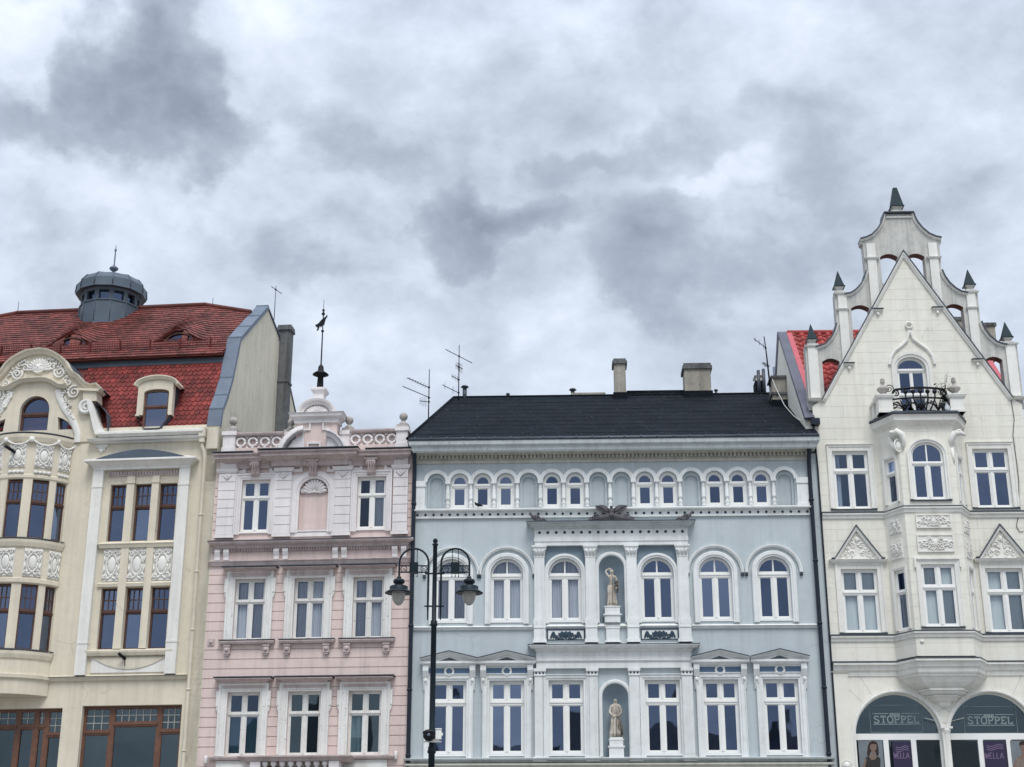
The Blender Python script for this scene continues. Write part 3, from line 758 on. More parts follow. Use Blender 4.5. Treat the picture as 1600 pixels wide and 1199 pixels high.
    qt = .80; dh = d_u+(d_r-d_u)*qt; zh = z_u-.05+(z_r-z_u)*qt; db = -8.2+(d_r+8.2)*qt
    m.face([(uL, d_u, z_u-.05), (-.40, d_u, z_u-.05), (-.40, dh, zh), (ur1, d_r, z_r-.05), (ur0, d_r, z_r-.05), (uL, dh, zh)])
    m.face([(uL, -8.2, z_u-.05), (-.40, -8.2, z_u-.05), (-.40, db, zh), (ur1, d_r, z_r-.05), (ur0, d_r, z_r-.05), (uL, db, zh)])
    m.face([(-.40, dh, zh), (-.40, db, zh), (ur1, d_r, z_r-.05)]); m.face([(uL, dh, zh), (uL, db, zh), (ur0, d_r, z_r-.05)])
    m.face([(uL, d_u, z_u-.05), (uL, dh, zh), (uL, db, zh), (uL, -8.2, z_u-.05)])
    m.m = 1; m.box(uL, -.40, d_t-.5, d_t-.02, z_t-.02, z_u-.04); m.box(uL, -.4, d_t-.02, d_t+.03, z_t-.06, z_t+.05)
    m.m = 0; m.box(uL, -.4, -8.2, -7.9, 0, z_u-.05)
    roof = m.build('roof', ['rust0', 'zinc'], H)
    # lower slope: fish-scale tiles
    L = math.hypot(d_t+.05, z_t-z_e); nd = ((z_t-z_e)/L, -(d_t+.05)/L)
    def pos1(u, s, h): return (u, -.05+(d_t+.05)*s/L+nd[0]*h, z_e+(z_t-z_e)*s/L+nd[1]*h)
    nr = 15; rows = [(L*j/nr, L*(j+1)/nr) for j in range(nr)]
    cd = U(241.5, 640)
    zd1 = Z(241, 590)
    def keep1(u, s):
        z = z_e+(z_t-z_e)*s/L
        if abs(u-uc) < 1.12: return False
        return not (abs(u-cd) < .40 and z < zd1-.35)
    m = MB(); tiles(m, pos1, uc+1.0, -.40, rows, .168, 'fish', keep1); m.build('mansard_tiles', ['red0', 'red1', 'red2'], roof)
    m = MB(); tiles(m, pos1, uL, uc-1.0, rows, .168, 'fish', keep1); m.build('mansard_tiles', ['red0', 'red1', 'red2'], roof)
    # upper slope: plain tiles swelling over two eyebrow dormers
    L2 = math.hypot(d_r-d_u, z_r-z_u); n2 = ((z_r-z_u)/L2, -(d_r-d_u)/L2)
    e1 = U(111, 537, -1.92); e2 = U(279, 534, -1.92); s0 = 1.25
    sH = L2*.80
    def lift(u, s):
        h = 0
        for e in (e1, e2):
            x = abs(u-e)/1.08
            if x < 1 and s >= s0-1e-4: h += .41*(.5+.5*math.cos(PI*x))**1.25*max(0, 1-(s-s0)/2.7)**1.2
        return h
    def pos2(u, s, h):
        return (u, d_u+(d_r-d_u)*s/L2+n2[0]*h, z_u+(z_r-z_u)*s/L2+n2[1]*h+lift(u, s))
    def keep2(u, s):
        d = d_u+(d_r-d_u)*s/L2
        t = max(0, (s-sH)/(L2-sH))
        return uL+.4-.4 + (ur0-uL)*t-.03 < u < -.40+(ur1+.40)*t+.03
    st = .208; rows = [(st*k, st*(k+1)) for k in range(6)]; hi = []; s = s0
    while s < L2-.1: hi.append((s, min(s+st, L2))); s += st
    m = MB(); tiles(m, lambda u, s, h: (u, d_u+(d_r-d_u)*s/L2+n2[0]*h, z_u+(z_r-z_u)*s/L2+n2[1]*h), uL, -.40, rows, .20, 'flat', keep2, .034)
    tiles(m, pos2, uL, -.40, hi, .20, 'flat', keep2, .034); m.build('upper_tiles', ['rust0', 'rust1', 'rust2'], roof)
    m = MB(); m.tube([(ur0, d_r, z_r+.03), (ur1, d_r, z_r+.03)], .10, 8)
    hp = lambda t: (ur1+(-.40-ur1)*t, d_r+(d_u-d_r)*t*.2, z_r+.03+(z_u-z_r)*t*.2)
    m.tube([hp(t/8) for t in range(9)], .09, 8); m.tube([(2*ucup-hp(t/8)[0], hp(t/8)[1], hp(t/8)[2]) for t in range(9)], .09, 8)
    m.build('ridge_tiles', 'rust1', roof)
    for e in (e1, e2):
        q = MB(); c = pos2(e, s0, .0); zb0 = c[2]-lift(e, s0)
        lens = [(e+.78*x, zb0+lift(e+.78*x, s0)-.015) for x in [-1+.125*i for i in range(17)]]+[(e+.78, zb0-.03), (e-.78, zb0-.03)]
        hol = [(e+.44*math.cos(PI*i/14), zb0+.07+.245*math.sin(PI*i/14)) for i in range(15)]
        q.holed(lens, [hol], c[1]-.30, c[1]-.10); q.m = 1; q.box(e-.45, e+.45, c[1]-.75, c[1]-.70, zb0+.02, zb0+.45); q.build('eyebrow_dormer', ['rust1', 'interior'], roof)
        q = MB(); q.face([(u_, c[1]-.13, z_) for u_, z_ in hol])
        wo = q.build('eyebrow_window', 'glass', roof)
        q = MB(); q.sweep([(e-.44, zb0+.07)]+[(e+.44*math.cos(PI*i/14), zb0+.07+.245*math.sin(PI*i/14)) for i in range(14, -1, -1)], [(0, -.1+c[1]), (0, c[1]-.05), (.05, c[1]-.05), (.05, c[1]-.1)], True)
        q.build('frame', 'brown', roof)
    # snow guard: a lattice fence along the lower roof edge
    q = MB(); sg_ = .56; a = pos2(0, sg_, .06)
    for h in (0, .09, .18, .27): q.box(uL, -.42, a[1]-.008, a[1]+.008, a[2]+.03+h, a[2]+.045+h)
    u = uL
    while u < -.45:
        q.box(u-.006, u+.006, a[1]-.004, a[1]+.012, a[2]+.03, a[2]+.32); u += .085
    u = uL+.3
    while u < -.45:
        q.box(u-.02, u+.02, a[1]-.10, a[1]+.02, a[2]-.05, a[2]+.34); u += 1.05
    q.build('snow_guard', 'red1', roof)
    # lightning rods
    for px, y0 in ((28, 484), (332, 478)):
        u = U(px, y0, d_r); q = MB(); zz = Z(px, y0, d_r); q.tube([(u, d_r, zz-.15), (u, d_r, zz+.32)], .012, 5); q.build('lightning_rod', 'zinc_lt', roof)
    # cupola
    dc = -4.5; rd = (U(217, 480, dc)-U(130, 480, dc))/2; cz = lambda y: Z(173, y, dc+rd)
    q = MB()
    def poly(r, k=12, ph=.13): return [(ucup+r*math.cos(2*PI*i/k+ph), dc+r*math.sin(2*PI*i/k+ph)) for i in range(k)]
    def ringz(mb, r0, z0, r1, z1): mb.prism_z(poly(r0), z0, z1, poly(r1))
    ringz(q, rd*1.04, cz(500)-.5, rd, cz(466)); 
    ringz(q, rd*1.03, cz(467), rd*1.03, cz(465))
    for i in range(12):
        a = 2*PI*(i+.5)/12+.13; T = lambda x, y, z, a=a: (ucup+(rd*.955+y)*math.cos(a)-x*math.sin(a), dc+(rd*.955+y)*math.sin(a)+x*math.cos(a), z)
        q.T = T; q.box(-rd*.265, -rd*.17, -.12, .0, cz(465), cz(450)); q.box(rd*.17, rd*.265, -.12, .0, cz(465), cz(450)); q.T = None
    ringz(q, rd*.99, cz(450.5), rd*1.03, cz(446)); ringz(q, rd*1.03, cz(446), rd*1.12, cz(436))
    ringz(q, rd*1.20, cz(447), rd*1.19, cz(443)); ringz(q, rd*1.19, cz(443), rd*1.17, cz(433))
    ringz(q, rd*1.17, cz(433), rd*1.0, cz(424)); ringz(q, rd*1.0, cz(424), rd*.62, cz(418.5)); ringz(q, rd*.62, cz(418.5), .12, cz(416))
    for i in range(12):                                              # standing seams
        a = 2*PI*i/12+.13; pr = [(1.205, 445), (1.18, 433), (1.01, 424), (.63, 418), (.12, 415.5)]
        q.tube([(ucup+rd*r*math.cos(a), dc+rd*r*math.sin(a), cz(y)) for r, y in pr], .02, 4)
        q.tube([(ucup+rd*1.03*math.cos(a), dc+rd*1.03*math.sin(a), cz(y)) for y in (500, 467)], .015, 4)
    cup = q.build('cupola', 'zinc', roof)
    q = MB(); q.prism_z(poly(rd*.86), cz(466), cz(449)); q.build('cupola_window', 'glass', roof)
    q = MB(); q.lathe(ucup, dc, [(.05, cz(417)), (.03, cz(408)), (.05, cz(406)), (.14, cz(403)), (.17, cz(401)), (.13, cz(399)), (.05, cz(397)), (.025, cz(394)), (.022, cz(374)), (.05, cz(372)), (.02, cz(370)), (.008, cz(364))], 12)
    q.build('finial', 'zinc_lt', roof)
    # dormer in the lower slope
    d0 = -.06; dw = [U(x, 620) for x in (214, 268.5)]; hw_ = U(261.5, 640)-cd; zt2, zb2 = Z(241, 607), Z(241, 671)
    q = MB(); ztop = Z(241, 599)
    outer = [(dw[0], Z(241, 647)), (dw[0], Z(241, 601))]+arc(cd, Z(241, 601), (dw[1]-dw[0])/2, .17, 10)[1:-1]+[(dw[1], Z(241, 601)), (dw[1], Z(241, 647))]
    hole = contour(cd-hw_*.98, cd+hw_*.98, Z(241, 646.9), zt2, zt2-.12, 10)
    ouc = [outer[0]]+outer[1:]
    lp = [(dw[0], Z(241, 647))]+outer[1:-1]+[(dw[1], Z(241, 647))]+hole[::-1]
    q.prism(lp, d0-.25, d0); q.box(dw[0]-.03, dw[0]+.10, d0-.3, d0+.02, Z(241, 648.5), Z(241, 646)); q.box(dw[1]-.10, dw[1]+.03, d0-.3, d0+.02, Z(241, 648.5), Z(241, 646))
    ar = arc(cd, Z(241, 602), (dw[1]-dw[0])/2+.13, .30, 12)
    q.sweep(ar, [(-.09, d0-.4), (-.09, d0+.03), (-.05, d0+.08), (0, d0+.13), (.035, d0+.13), (.035, d0-.4)])
    dm = q.build('dormer', 'cream', roof)
    q = MB()
    for u in dw: q.box(u-.015, u+.015, -1.4, d0-.24, zb2, Z(241, 600))
    for p_, q_ in zip(ar, ar[1:]): q.face([(p_[0], d0-.2, p_[1]+.02), (q_[0], d0-.2, q_[1]+.02), (q_[0], -1.6, q_[1]+.02), (p_[0], -1.6, p_[1]+.02)])
    for s_ in (1, -1):
        e = dw[1] if s_ > 0 else dw[0]
        q.face([(e, d0+.03, Z(241, 648)), (cd+s_*hw_*.55, .12, zb2), (cd+s_*hw_, -.3, zb2), (e, -.3, Z(241, 648))])
    q.box(cd-hw_*.6, cd+hw_*.6, -.2, .14, zb2-.03, zb2)
    q.build('zinc_cheek', 'zinc_dk', roof)
    q = MB(); q.box(cd-hw_-.1, cd+hw_+.1, -1.2, -1.15, zb2-.2, zt2+.1); q.build('attic_interior', 'interior', roof)
    window(H, cd-hw_, cd+hw_, zb2, zt2, d=d0-.08, spring=zt2-.12, trans=(Z(241, 634),), tw=.10, fw=.075, cols=1, mat='brown_lt', sash=0, name='dormer_window')
    # ---- party wall with zinc coping, rising through the roof
    pf = [(0.0, z_e-.9), (.0, Z(335, 668, .0)), (-.12, Z(335, 640)), (-.55, 17.55), (-.95, 18.3), (-1.55, 19.95), (-4.6, 22.35), (-6.2, 21.9), (-11, 18.5), (-11, 0), (0, 0)]
    q = MB(); q.prism_x(pf, -.34, -.012); q.build('party_wall', 'cream_dk', H)
    q = MB(); cp = pf[1:9]
    for (a, za), (b2, zb3) in zip(cp, cp[1:]):
        q.face([(-.42, a+.03, za+.05), (.03, a+.03, za+.05), (.03, b2+.03, zb3+.05), (-.42, b2+.03, zb3+.05)])
        for x in (-.42, .03): q.face([(x, a+.03, za+.05), (x, b2+.03, zb3+.05), (x, b2-.08, zb3-.04), (x, a-.08, za-.04)])
        for u in (-.42,): q.face([(u, a+.03, za+.05), (u, b2+.03, zb3+.05), (u, b2-.3, zb3-.2), (u, a-.3, za-.2)])
        l = math.hypot(b2-a, zb3-za); nn = max(1, int(l/1.1))
        for i in range(1, nn+1):
            t = i/nn; d_, z_ = a+(b2-a)*t+.03, za+(zb3-za)*t+.06; q.box(-.425, .035, d_-.012, d_+.012, z_-.02, z_+.02)
    q.build('coping', 'zinc_lt', H)
    q = MB(); q.box(-.36, -.0, .002, .12, z_e-.75, z_e-.05); q.build('corbel_block', 'cream_dk', H)
    # ---- flue stack behind the party wall
    q = MB(); sd = -6.4; u0 = A.U(431, 600, sd); u1 = A.U(449, 600, sd); zz0, zz1 = 0.0, Z(443, 516, sd)
    q.box(u0, u1, sd-.5, sd, zz0, zz1); q.box(u0-.06, u1+.05, sd-.55, sd+.06, zz1-.0, zz1+.10); q.box(u0-.04, u1+.04, sd-.53, sd+.035, zz1+.10, zz1+.2)
    zm = Z(443, 597, sd); q.box(u0-.03, u1+.03, sd-.53, sd+.03, zm, zm+.09)
    q.build('flue_stack', 'conc_dk', H)
    return H
HA = build_cream()
# ================================================================== the pink house with the weather vane
def build_pink():
    H = house(B, 'pink three-bay townhouse with ring balustrade, curved crowning gable and black weather vane')
    U, Z, at = B.U, B.Z, B.at
    uL = uBl; cu = (uL)/2
    c4 = lambda x, y, d=0.0: at(310+x/2.854, 440+y/2.854, d)
    c5 = lambda x, y, d=0.0: at(310+x/3.163, 820+y/3.163, d)
    c16 = lambda x, y, d=0.0: at(330+x/4.848, 600+y/4.848, d)
    zy = lambda y, d=0.0: Z(485, y, d)
    wu = [-4.965, -3.115, -1.285]
    zT = zy(702)
    # windows: (centre, half width, z0, z1, transom)
    top = [(wu[0], .455, zy(829), zy(748), zy(775.5)), (wu[2], .455, zy(828), zy(747.5), zy(775.5))]
    mid = [(u, .475, zy(999), zy(903.5), zy(938)) for u in wu]
    low = [(u, .50, zy(1180), zy(1080.5), zy(1114.5)) for u in wu]
    holes = [(u-h, u+h, a, b, None, .20) for u, h, a, b, t in top+mid+low]
    nz0, nz1 = zy(829), zy(748.5)
    holes.append((wu[1]-.46, wu[1]+.46, nz0, nz1, nz1-.44, .10, 'blind'))
    g0 = zy(1028.6); gr = [g0+.288*i for i in range(-14, 10) if g0+.288*i < zy(882)]+[zy(839)+.272*i for i in range(1, 8)]
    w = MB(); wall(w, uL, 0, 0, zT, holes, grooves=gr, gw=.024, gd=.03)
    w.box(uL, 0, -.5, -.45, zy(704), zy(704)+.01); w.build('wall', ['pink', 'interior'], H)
    p = MB(); p.box(uL+.001, -.001, .002, .08, 0, 1.1); p.build('plinth', 'stone_gr', H)
    r = MB(); r.box(uL+.02, -.02, -10, -.02, zT-.35, zT-.25); r.box(uL+.02, -.02, -10, -9.8, 0, zT-.35); r.build('roof', 'zinc_dk', H)
    # ---- windows
    for i, (u, h, a, b, t) in enumerate(top):
        window(H, u-h, u+h, a, b, d=-.09, trans=(t,), tw=.10, fw=.06, mw=.12, mat='pvc', gl='glass_clear' if i else 'glass', sill=(.05, .06, 'pvc'), curtain=[(.55, .95, .95, .02, 4)] if i else None)
    cs = [[(.02, .98, .97, .025, 10)], [(.02, .5, .97, .02, 4), (.55, .98, .97, .03, 6)], [(.02, .98, .97, .03, 11)]]
    for (u, h, a, b, t), c in zip(mid, cs):
        window(H, u-h, u+h, a, b, d=-.10, trans=(t,), tw=.10, fw=.055, mw=.12, mat='oldwhite', gl='glass_clear', curtain=c)
    cs = [[(.02, .98, .62, .02, 8)], None, [(.05, .5, .6, .06, 2)]]
    for i, ((u, h, a, b, t), c) in enumerate(zip(low, cs)):
        window(H, u-h, u+h, a, b, d=-.10, trans=(t,), tw=.10, fw=.055, mw=.12, mat='oldwhite', gl='glass_dk' if i else 'glass_old', curtain=c, cmat='teal_curtain' if i == 0 else 'curtain')
    # ---- window surrounds with hoods and sills
    def surround(u, h, a, b, aw, ears=True):
        m = MB()
        m.sweep([(u-h, a), (u-h, b), (u+h, b), (u+h, a)], [(0, .002), (0, .05), (.05, .055), (.06, .075), (aw*.7, .08), (aw*.75, .11), (aw, .11), (aw, .002)])
        if ears:
            for s in (1, -1):
                x = u+s*(h+aw); m.box(min(x, x+s*.07), max(x, x+s*.07), .002, .10, b-.42, b+.02)
                m.prism([(x, b-.42), (x+s*.07, b-.42), (x+s*.03, b-.56), (x, b-.60)], .002, .08)
        return m.build('window_surround', 'oldwhite' if ears else 'pink_wt', H)
    def hood(u, hw, z0, z1):
        m = MB(); k = z1-z0
        m.mould([(.01, z0-.14), (.10, z0-.13), (.11, z0), (.18, z0+.05), (.30, z0+k*.6), (.34, z0+k*.72), (.34, z1-.02), (.01, z1)], u-hw+.34, u+hw-.34)
        h_ = m.build('window_hood', 'pink_mid', H); m = MB(); m.box(u-hw-.02, u+hw+.02, .002, .36, z1+.001, z1+.028); m.build('flashing', 'zinc_dk', h_)
    for i, (u, h, a, b, t) in enumerate(mid):
        surround(u, h, a-.02, b, .25); hood(u, .85, zy(890.5, .25), zy(883.5, .34))
        m = MB(); m.mould([(.01, a-.14), (.14, a-.13), (.17, a-.07), (.17, a-.04), (.01, a-.02)], u-.70, u+.70)
        sl = m.build('window_sill', 'pink_mid', H); m = MB(); m.box(u-.86, u+.86, .002, .18, a-.022, a-.002); m.build('flashing', 'zinc_dk', sl)
        for s in (1, -1):
            m = MB(); x = u+s*.60; m.box(x-.095, x+.095, .002, .10, a-.42, a-.145); m.box(x-.11, x+.11, .002, .12, a-.20, a-.145); m.ball(x, .10, a-.30, .07, .05, .07, 10, 6); m.box(x-.06, x+.06, .002, .08, a-.47, a-.42); m.build('sill_bracket', 'pink_mid', sl)
    for i, (u, h, a, b, t) in enumerate(low):
        surround(u, h, a-.02, b, .26); hood(u, .88, zy(1066, .25), zy(1057, .34))
        if i != 1:
            m = MB(); m.mould([(.01, a-.14), (.14, a-.13), (.17, a-.07), (.17, a-.04), (.01, a-.02)], u-.78, u+.78); m.build('window_sill', 'pink_mid', H)
        m = MB(); m.box(u-.72, u+.72, .002, .05, a-1.15, a-.15); m.box(u-.55, u+.55, .05, .075, a-1.05, a-.27); m.build('apron_panel', 'oldwhite', H)
    for u, h, a, b, t in top: surround(u, h, a-.10, b, .19, False)
    # ---- top floor: pilasters, raised bands, blind niche
    for xa, xb in ((90, 165), (345, 415), (607, 680), (870, 935)):
        x0 = c4(xa, 960)[0]; x1 = c4(xb, 960)[0]; m = MB(); z0, z1 = zy(839), zy(738)
        m.box(x0, x1, .002, .075, z0, z1); n = 7
        for k in range(n):
            m.box(x0-.0, x1+.0, .075, .105, z0+.10+(z1-z0-.1)*k/n+.012, z0+.10+(z1-z0-.1)*(k+1)/n-.012)
        m.box(x0-.04, x1+.04, .003, .13, z0, z0+.10)
        m.mould([(.01, z1), (.12, z1+.01), (.16, z1+.08), (.16, z1+.13), (.01, z1+.14)], x0+.08, x1-.08)
        xm = (x0+x1)/2
        m.tube([(xm-.14, .115, z1-.06), (xm, .13, z1-.18), (xm+.14, .115, z1-.06)], [.02, .04, .02], 5); m.ball(xm, .11, z1-.08, .05)
        pl = m.build('pilaster', 'pink_wt', H)
        q = MB(); za, zb = z1+.14, zy(714)
        q.prism_x([(.002, za), (.10, za), (.12, za+.2), (.20, zb-.05), (.20, zb), (.002, zb)], x0+.01, x1-.01)
        if xa in (345, 607):
            for k in range(5): x = x0+.03+(x1-x0-.06)*(k+.5)/5; q.tube([(x, .115, za+.05), (x, .13, za+.2), (x, .19, zb-.1)], .03, 6)
        q.build('capital', 'pink_wt', pl)
    for pts in ([(160, 850), (207, 850), (207, 828), (325, 828), (325, 850), (350, 850)], [(415, 845), (460, 845), (460, 820), (582, 820), (582, 845), (608, 845)], [(682, 838), (727, 838), (727, 815), (836, 815), (836, 838), (872, 838)]):
        pp = [c4(*p) for p in pts]; m = MB(); m.sweep(pp, [(-.045, .002), (-.045, .06), (.045, .06), (.045, .002)]); m.build('raised_band', 'pink_wt', H)
    m = MB(); m.sweep(contour(wu[1]-.46, wu[1]+.46, nz0-.08, nz1, nz1-.44, 18), [(0, .002), (0, .07), (.06, .08), (.08, .11), (.20, .11), (.24, .07), (.26, .07), (.26, .002)])
    m.box(wu[1]-.75, wu[1]+.75, .002, .05, zy(839), nz0-.08); m.box(wu[1]-.49, wu[1]+.49, -.09, .06, nz0-.05, nz0)
    for s in (1, -1): m.prism([(wu[1]+s*.73, nz1-.6), (wu[1]+s*.73, nz1+.12), (wu[1]+s*.36, nz1+.12), (wu[1]+s*.55, nz1-.05), (wu[1]+s*.70, nz1-.45)], .002, .05)
    m.build('blind_niche', 'pink_wt', H)
    m = MB(); zs = c4(517, 937)[1]; shell(m, wu[1], zs-.02, .40, .46, -.06, 11, PI, 0, .05)
    m.tube([(wu[1]-.40, -.05, zs+.02), (wu[1]-.2, -.04, zs-.03), (wu[1], -.03, zs+.0), (wu[1]+.2, -.04, zs-.03), (wu[1]+.40, -.05, zs+.02)], .03, 6)
    for s in (1, -1): m.spiral(wu[1]+s*.36, zs+.06, .10, 1.2, -.04, .025, s)
    m.build('shell_relief', 'pink_wt', H)
    # corbels under the cornice
    for px, y0, y1 in ((401, 722, 746), (491, 722, 745), (581.5, 719, 743)):
        u = U(px, 735); a, b = Z(px, y1), Z(px, y0)
        m = MB(); m.prism_x([(.002, b), (.30, b), (.32, b-.12), (.20, b-.26), (.16, a+.12), (.20, a+.06), (.14, a), (.002, a)], u-.13, u+.13)
        m.box(u-.20, u+.20, .002, .33, b-.06, b)
        for k in (-.08, 0, .08): m.tube([(u+k, .31, b-.10), (u+k, .21, b-.27), (u+k, .17, a+.14), (u+k, .20, a+.06)], .025, 5)
        for s in (1, -1): m.tube([(u+s*.13, .25-.07*math.cos(x), b-.17+.07*math.sin(x)) for x in [i*.7 for i in range(10)]], .018, 5)
        m.build('scroll_corbel', 'pink_mid', H)
    # ---- main cornice, breaking forward in the middle
    z0, z1 = zy(715.5, .42), zy(703.5, .48)
    m = MB(); pr = lambda k: [(.01, z0-.22), (.10+k, z0-.20), (.11+k, z0-.05), (.20+k, z0), (.40+k, z0+.05), (.40+k, z0+.16), (.46+k, z1-.08), (.48+k, z1-.03), (.01, z1)]
    ca, cb = U(416, 705), U(560, 702)
    m.mould(pr(0), uL+.42, ca+.20, rret=False); m.mould(pr(0), cb-.2, -.42, lret=False)
    m.mould([(d+(.14 if d > .05 else 0), z+.02) for d, z in pr(0)], ca+.48, cb-.48); mc = m.build('main_cornice', 'pink_mid', H)
    m = MB(); m.box(uL-.05, ca-.3, .002, .50, z1+.002, z1+.03); m.box(cb+.3, .03, .002, .50, z1+.002, z1+.03); m.box(ca-.12, cb+.12, .002, .66, z1+.022, z1+.05); m.build('flashing', 'zinc_dk', mc)
    # ---- string course with dentils and bracket pairs
    m = MB()
    m.mould([(.01, zy(856, .01)), (.12, zy(855, .12)), (.16, zy(851, .16)), (.26, zy(848, .26)), (.30, zy(845, .30)), (.30, zy(843, .30)), (.01, zy(841, .01))], uL+.25, -.20)
    m.mould([(.01, zy(883, .01)), (.06, zy(882, .06)), (.10, zy(877, .10)), (.13, zy(874.5, .13)), (.01, zy(873, .01))], uL+.06, -.06)
    n = 74
    for k in range(n):
        x = uL+.05+(-uL-.1)*(k+.5)/n; m.box(x-.022, x+.022, .01, .10, zy(860.5), zy(856))
    m.box(uL+.02, -.02, .002, .05, zy(861), zy(856)); sc = m.build('string_course', 'pink_mid', H)
    m = MB(); m.box(uL-.05, .05, .002, .32, zy(843, .30)+.002, zy(843, .30)+.026); m.build('flashing', 'zinc_dk', sc)
    for x in (120, 411, 701, 995):
        u = c5(x, 140)[0]; m = MB()
        for s in (1, -1): m.prism_x([(.052, zy(856, .052)), (.14, zy(856, .14)), (.15, zy(860, .15)), (.09, zy(868, .09)), (.09, zy(873, .09)), (.002, zy(873, .002)), (.002, zy(861, .002))], u+s*.14-.085, u+s*.14+.085)
        m.build('bracket_pair', 'pink_wt', H)
    # ---- parapet: posts, ring frieze, cap, stone balls
    pd = -.16; zb, zf0, zf1, zc = zy(706, pd), zy(697.5, pd), zy(679.5, pd), zy(674, pd)
    def balustrade(xa, xb, rings):
        m = MB(); m.box(xa, xb, pd-.15, pd+.02, zb-.05, zf0); m.box(xa, xb, pd-.15, pd-.10, zf0, zf1)
        bl = m.build('balustrade', 'pink', H)
        m = MB(); m.mould([(pd, zf1), (pd+.06, zf1+.03), (pd+.08, zc-.04), (pd+.08, zc), (pd-.2, zc+.02)], xa, xb, back=pd-.25, lret=False, rret=False); m.build('cap', 'pink_mid', bl)
        for u in rings:
            m = MB(); zm = (zf0+zf1)/2
            m.tube([(u+.135*math.cos(a), pd-.03, zm+.135*math.sin(a)) for a in [2*PI*i/16 for i in range(17)]], .042, 7)
            m.prism([(u-.04, zf0), (u+.04, zf0), (u+.02, zm-.1), (u-.02, zm-.1)], pd-.06, pd+.01); m.build('ring', 'pink_wt', bl)
        m = MB()
        for u in rings:
            for s in (1, -1): m.prism([(u+s*.19, zf1), (u+s*.12, zf1), (u+s*.19, zf1-.08)], pd-.099, pd-.05); m.prism([(u+s*.19, zf0), (u+s*.12, zf0), (u+s*.19, zf0+.08)], pd-.099, pd-.05)
        m.build('tracery', 'pink_wt', bl)  # carved tracery: separate triangular corner pieces around each ring
    q16 = lambda x, y=425: c16(x, y, pd)[0]
    balustrade(q16(185), q16(545, 420), [q16(225), q16(315), q16(407), q16(495)])
    balustrade(q16(1050, 400), q16(1408, 400), [q16(1093, 400), q16(1185, 400), q16(1277, 400), q16(1368, 400)])
    def post(xa, xb, name='parapet_post', dd=0.0):
        m = MB(); m.T = (lambda u, d, z: (u, d+dd, z)); m.box(xa, xb, pd-.3, pd+.09, zb-.05, zf1+.02); m.box(xa-.03, xb+.03, pd-.33, pd+.12, zb-.05, zb+.18)
        m.box(xa-.04, xb+.04, pd-.34, pd+.14, zf1+.02, zc+.03)
        return m.build(name, 'pink_wt', H)
    def finial(u, zbase, parent, r=.14, d=-.27):
        m = MB(); m.prism_z([(u+x*.19, d+y*.19) for x, y in ((-1, -1), (1, -1), (1, 1), (-1, 1))], zbase, zbase+.10); m.lathe(u, d, [(.16, zbase+.10), (.15, zbase+.16), (.06, zbase+.24), (.05, zbase+.27), (.08, zbase+.29)], 12)
        m.ball(u, d, zbase+.27+r, r, seg=14, rings=10); m.build('ball_finial', 'stone_gr', parent)
    P1 = post(q16(95), q16(186)); finial(q16(160, 300), zc+.03, P1, .135)
    P2 = post(q16(1405, 400), q16(1490, 400)); finial(q16(1453, 260), zc+.03, P2, .135)
    P3 = post(q16(556, 420), q16(630, 420), dd=-.22); finial(q16(588, 300), zc+.03, P3, .12, -.5)
    P4 = post(q16(975, 400), q16(1046, 400), dd=-.22); finial(q16(1030, 280), zc+.03, P4, .135, -.5)
    # ---- crowning gable: broken pediment, aedicule, pedestal, vane
    ug = q16(800, 430); K = lambda x, y, d=-.05: (ug+(c16(x, y, d)[0]-c16(795, y, d)[0]), c16(x, y, d)[1])
    m = MB(); x0, x1 = K(640, 400)[0], K(950, 400)[0]; x1 = 2*ug-x0
    zA, zB = z1-.02, K(795, 268)[1]
    m.box(x0, x1, -.5, -.05, zA, zB)
    ae = m.build('crowning_gable', 'pink', H)
    for s in (1, -1):
        m = MB(); X = lambda p: ug+s*(p[0]-ug)
        cr = [K(1035, 500), K(1025, 470), K(1000, 430), K(960, 392), K(920, 370), K(882, 362)]
        outer = [(X(p), p[1]) for p in cr]
        sw = outer if s < 0 else outer
        if s < 0: sw = sw[::-1]
        m.sweep(sw, [(-.14*-1*s*-1, -.3), (-.14*s, .10), (-.09*s, .12), (-.06*s, .20), (0, .22), (0.02*s, .22), (.02*s, -.3)] if False else [(.0, -.3), (.0, .24), (.05*s, .24), (.08*s, .14), (.19*s, .12), (.19*s, -.3)])
        m.build('broken_pediment', 'pink_wt', ae)
    m = MB()
    for s in (1, -1):
        X = lambda p: ug+s*(p[0]-ug)
        m.prism([(X(p), p[1]) for p in (K(1010, 500), K(1000, 470), K(960, 420), K(900, 395), K(885, 500))], -.3, .02)
        m.sweep([(X(p), p[1]) for p in (K(845, 292), K(845, 345), K(893, 345), K(893, 372), K(885, 488))], [(-.03, -.05), (-.03, .0), (.03, .0), (.03, -.05)])
    z_ = K(795, 345)[1]
    pth = [K(735, 490), K(735, 450), K(828, 450), K(828, 490)]
    m.sweep(pth, [(-.03, -.05), (-.03, .0), (.03, .0), (.03, -.05)])
    for s in (1, -1): m.box(min(ug+s*.30, ug+s*.42), max(ug+s*.30, ug+s*.42), -.05, .03, zA, zA+.07)
    m.build('raised_band', 'pink_wt', ae)
    m = MB(); zz0, zz1 = K(795, 275)[1], K(795, 222)[1]
    m.mould([(-.06, zz0-.12), (.02, zz0-.10), (.02, zz0), (.14, zz0+.08), (.16, zz0+.16), (.2, zz0+.2), (-.06, zz0+.24)], x0+.02, x1-.02, back=-.5)
    zs = zz0+.2; hw = (K(935, 215)[0]-K(660, 215)[0])/2
    m.sweep(arc(ug, zs, hw, K(795, 127)[1]-zs, 18), [(-.16, -.5), (-.16, .05), (-.10, .08), (-.06, .16), (0, .18), (.02, .18), (.02, -.5)])
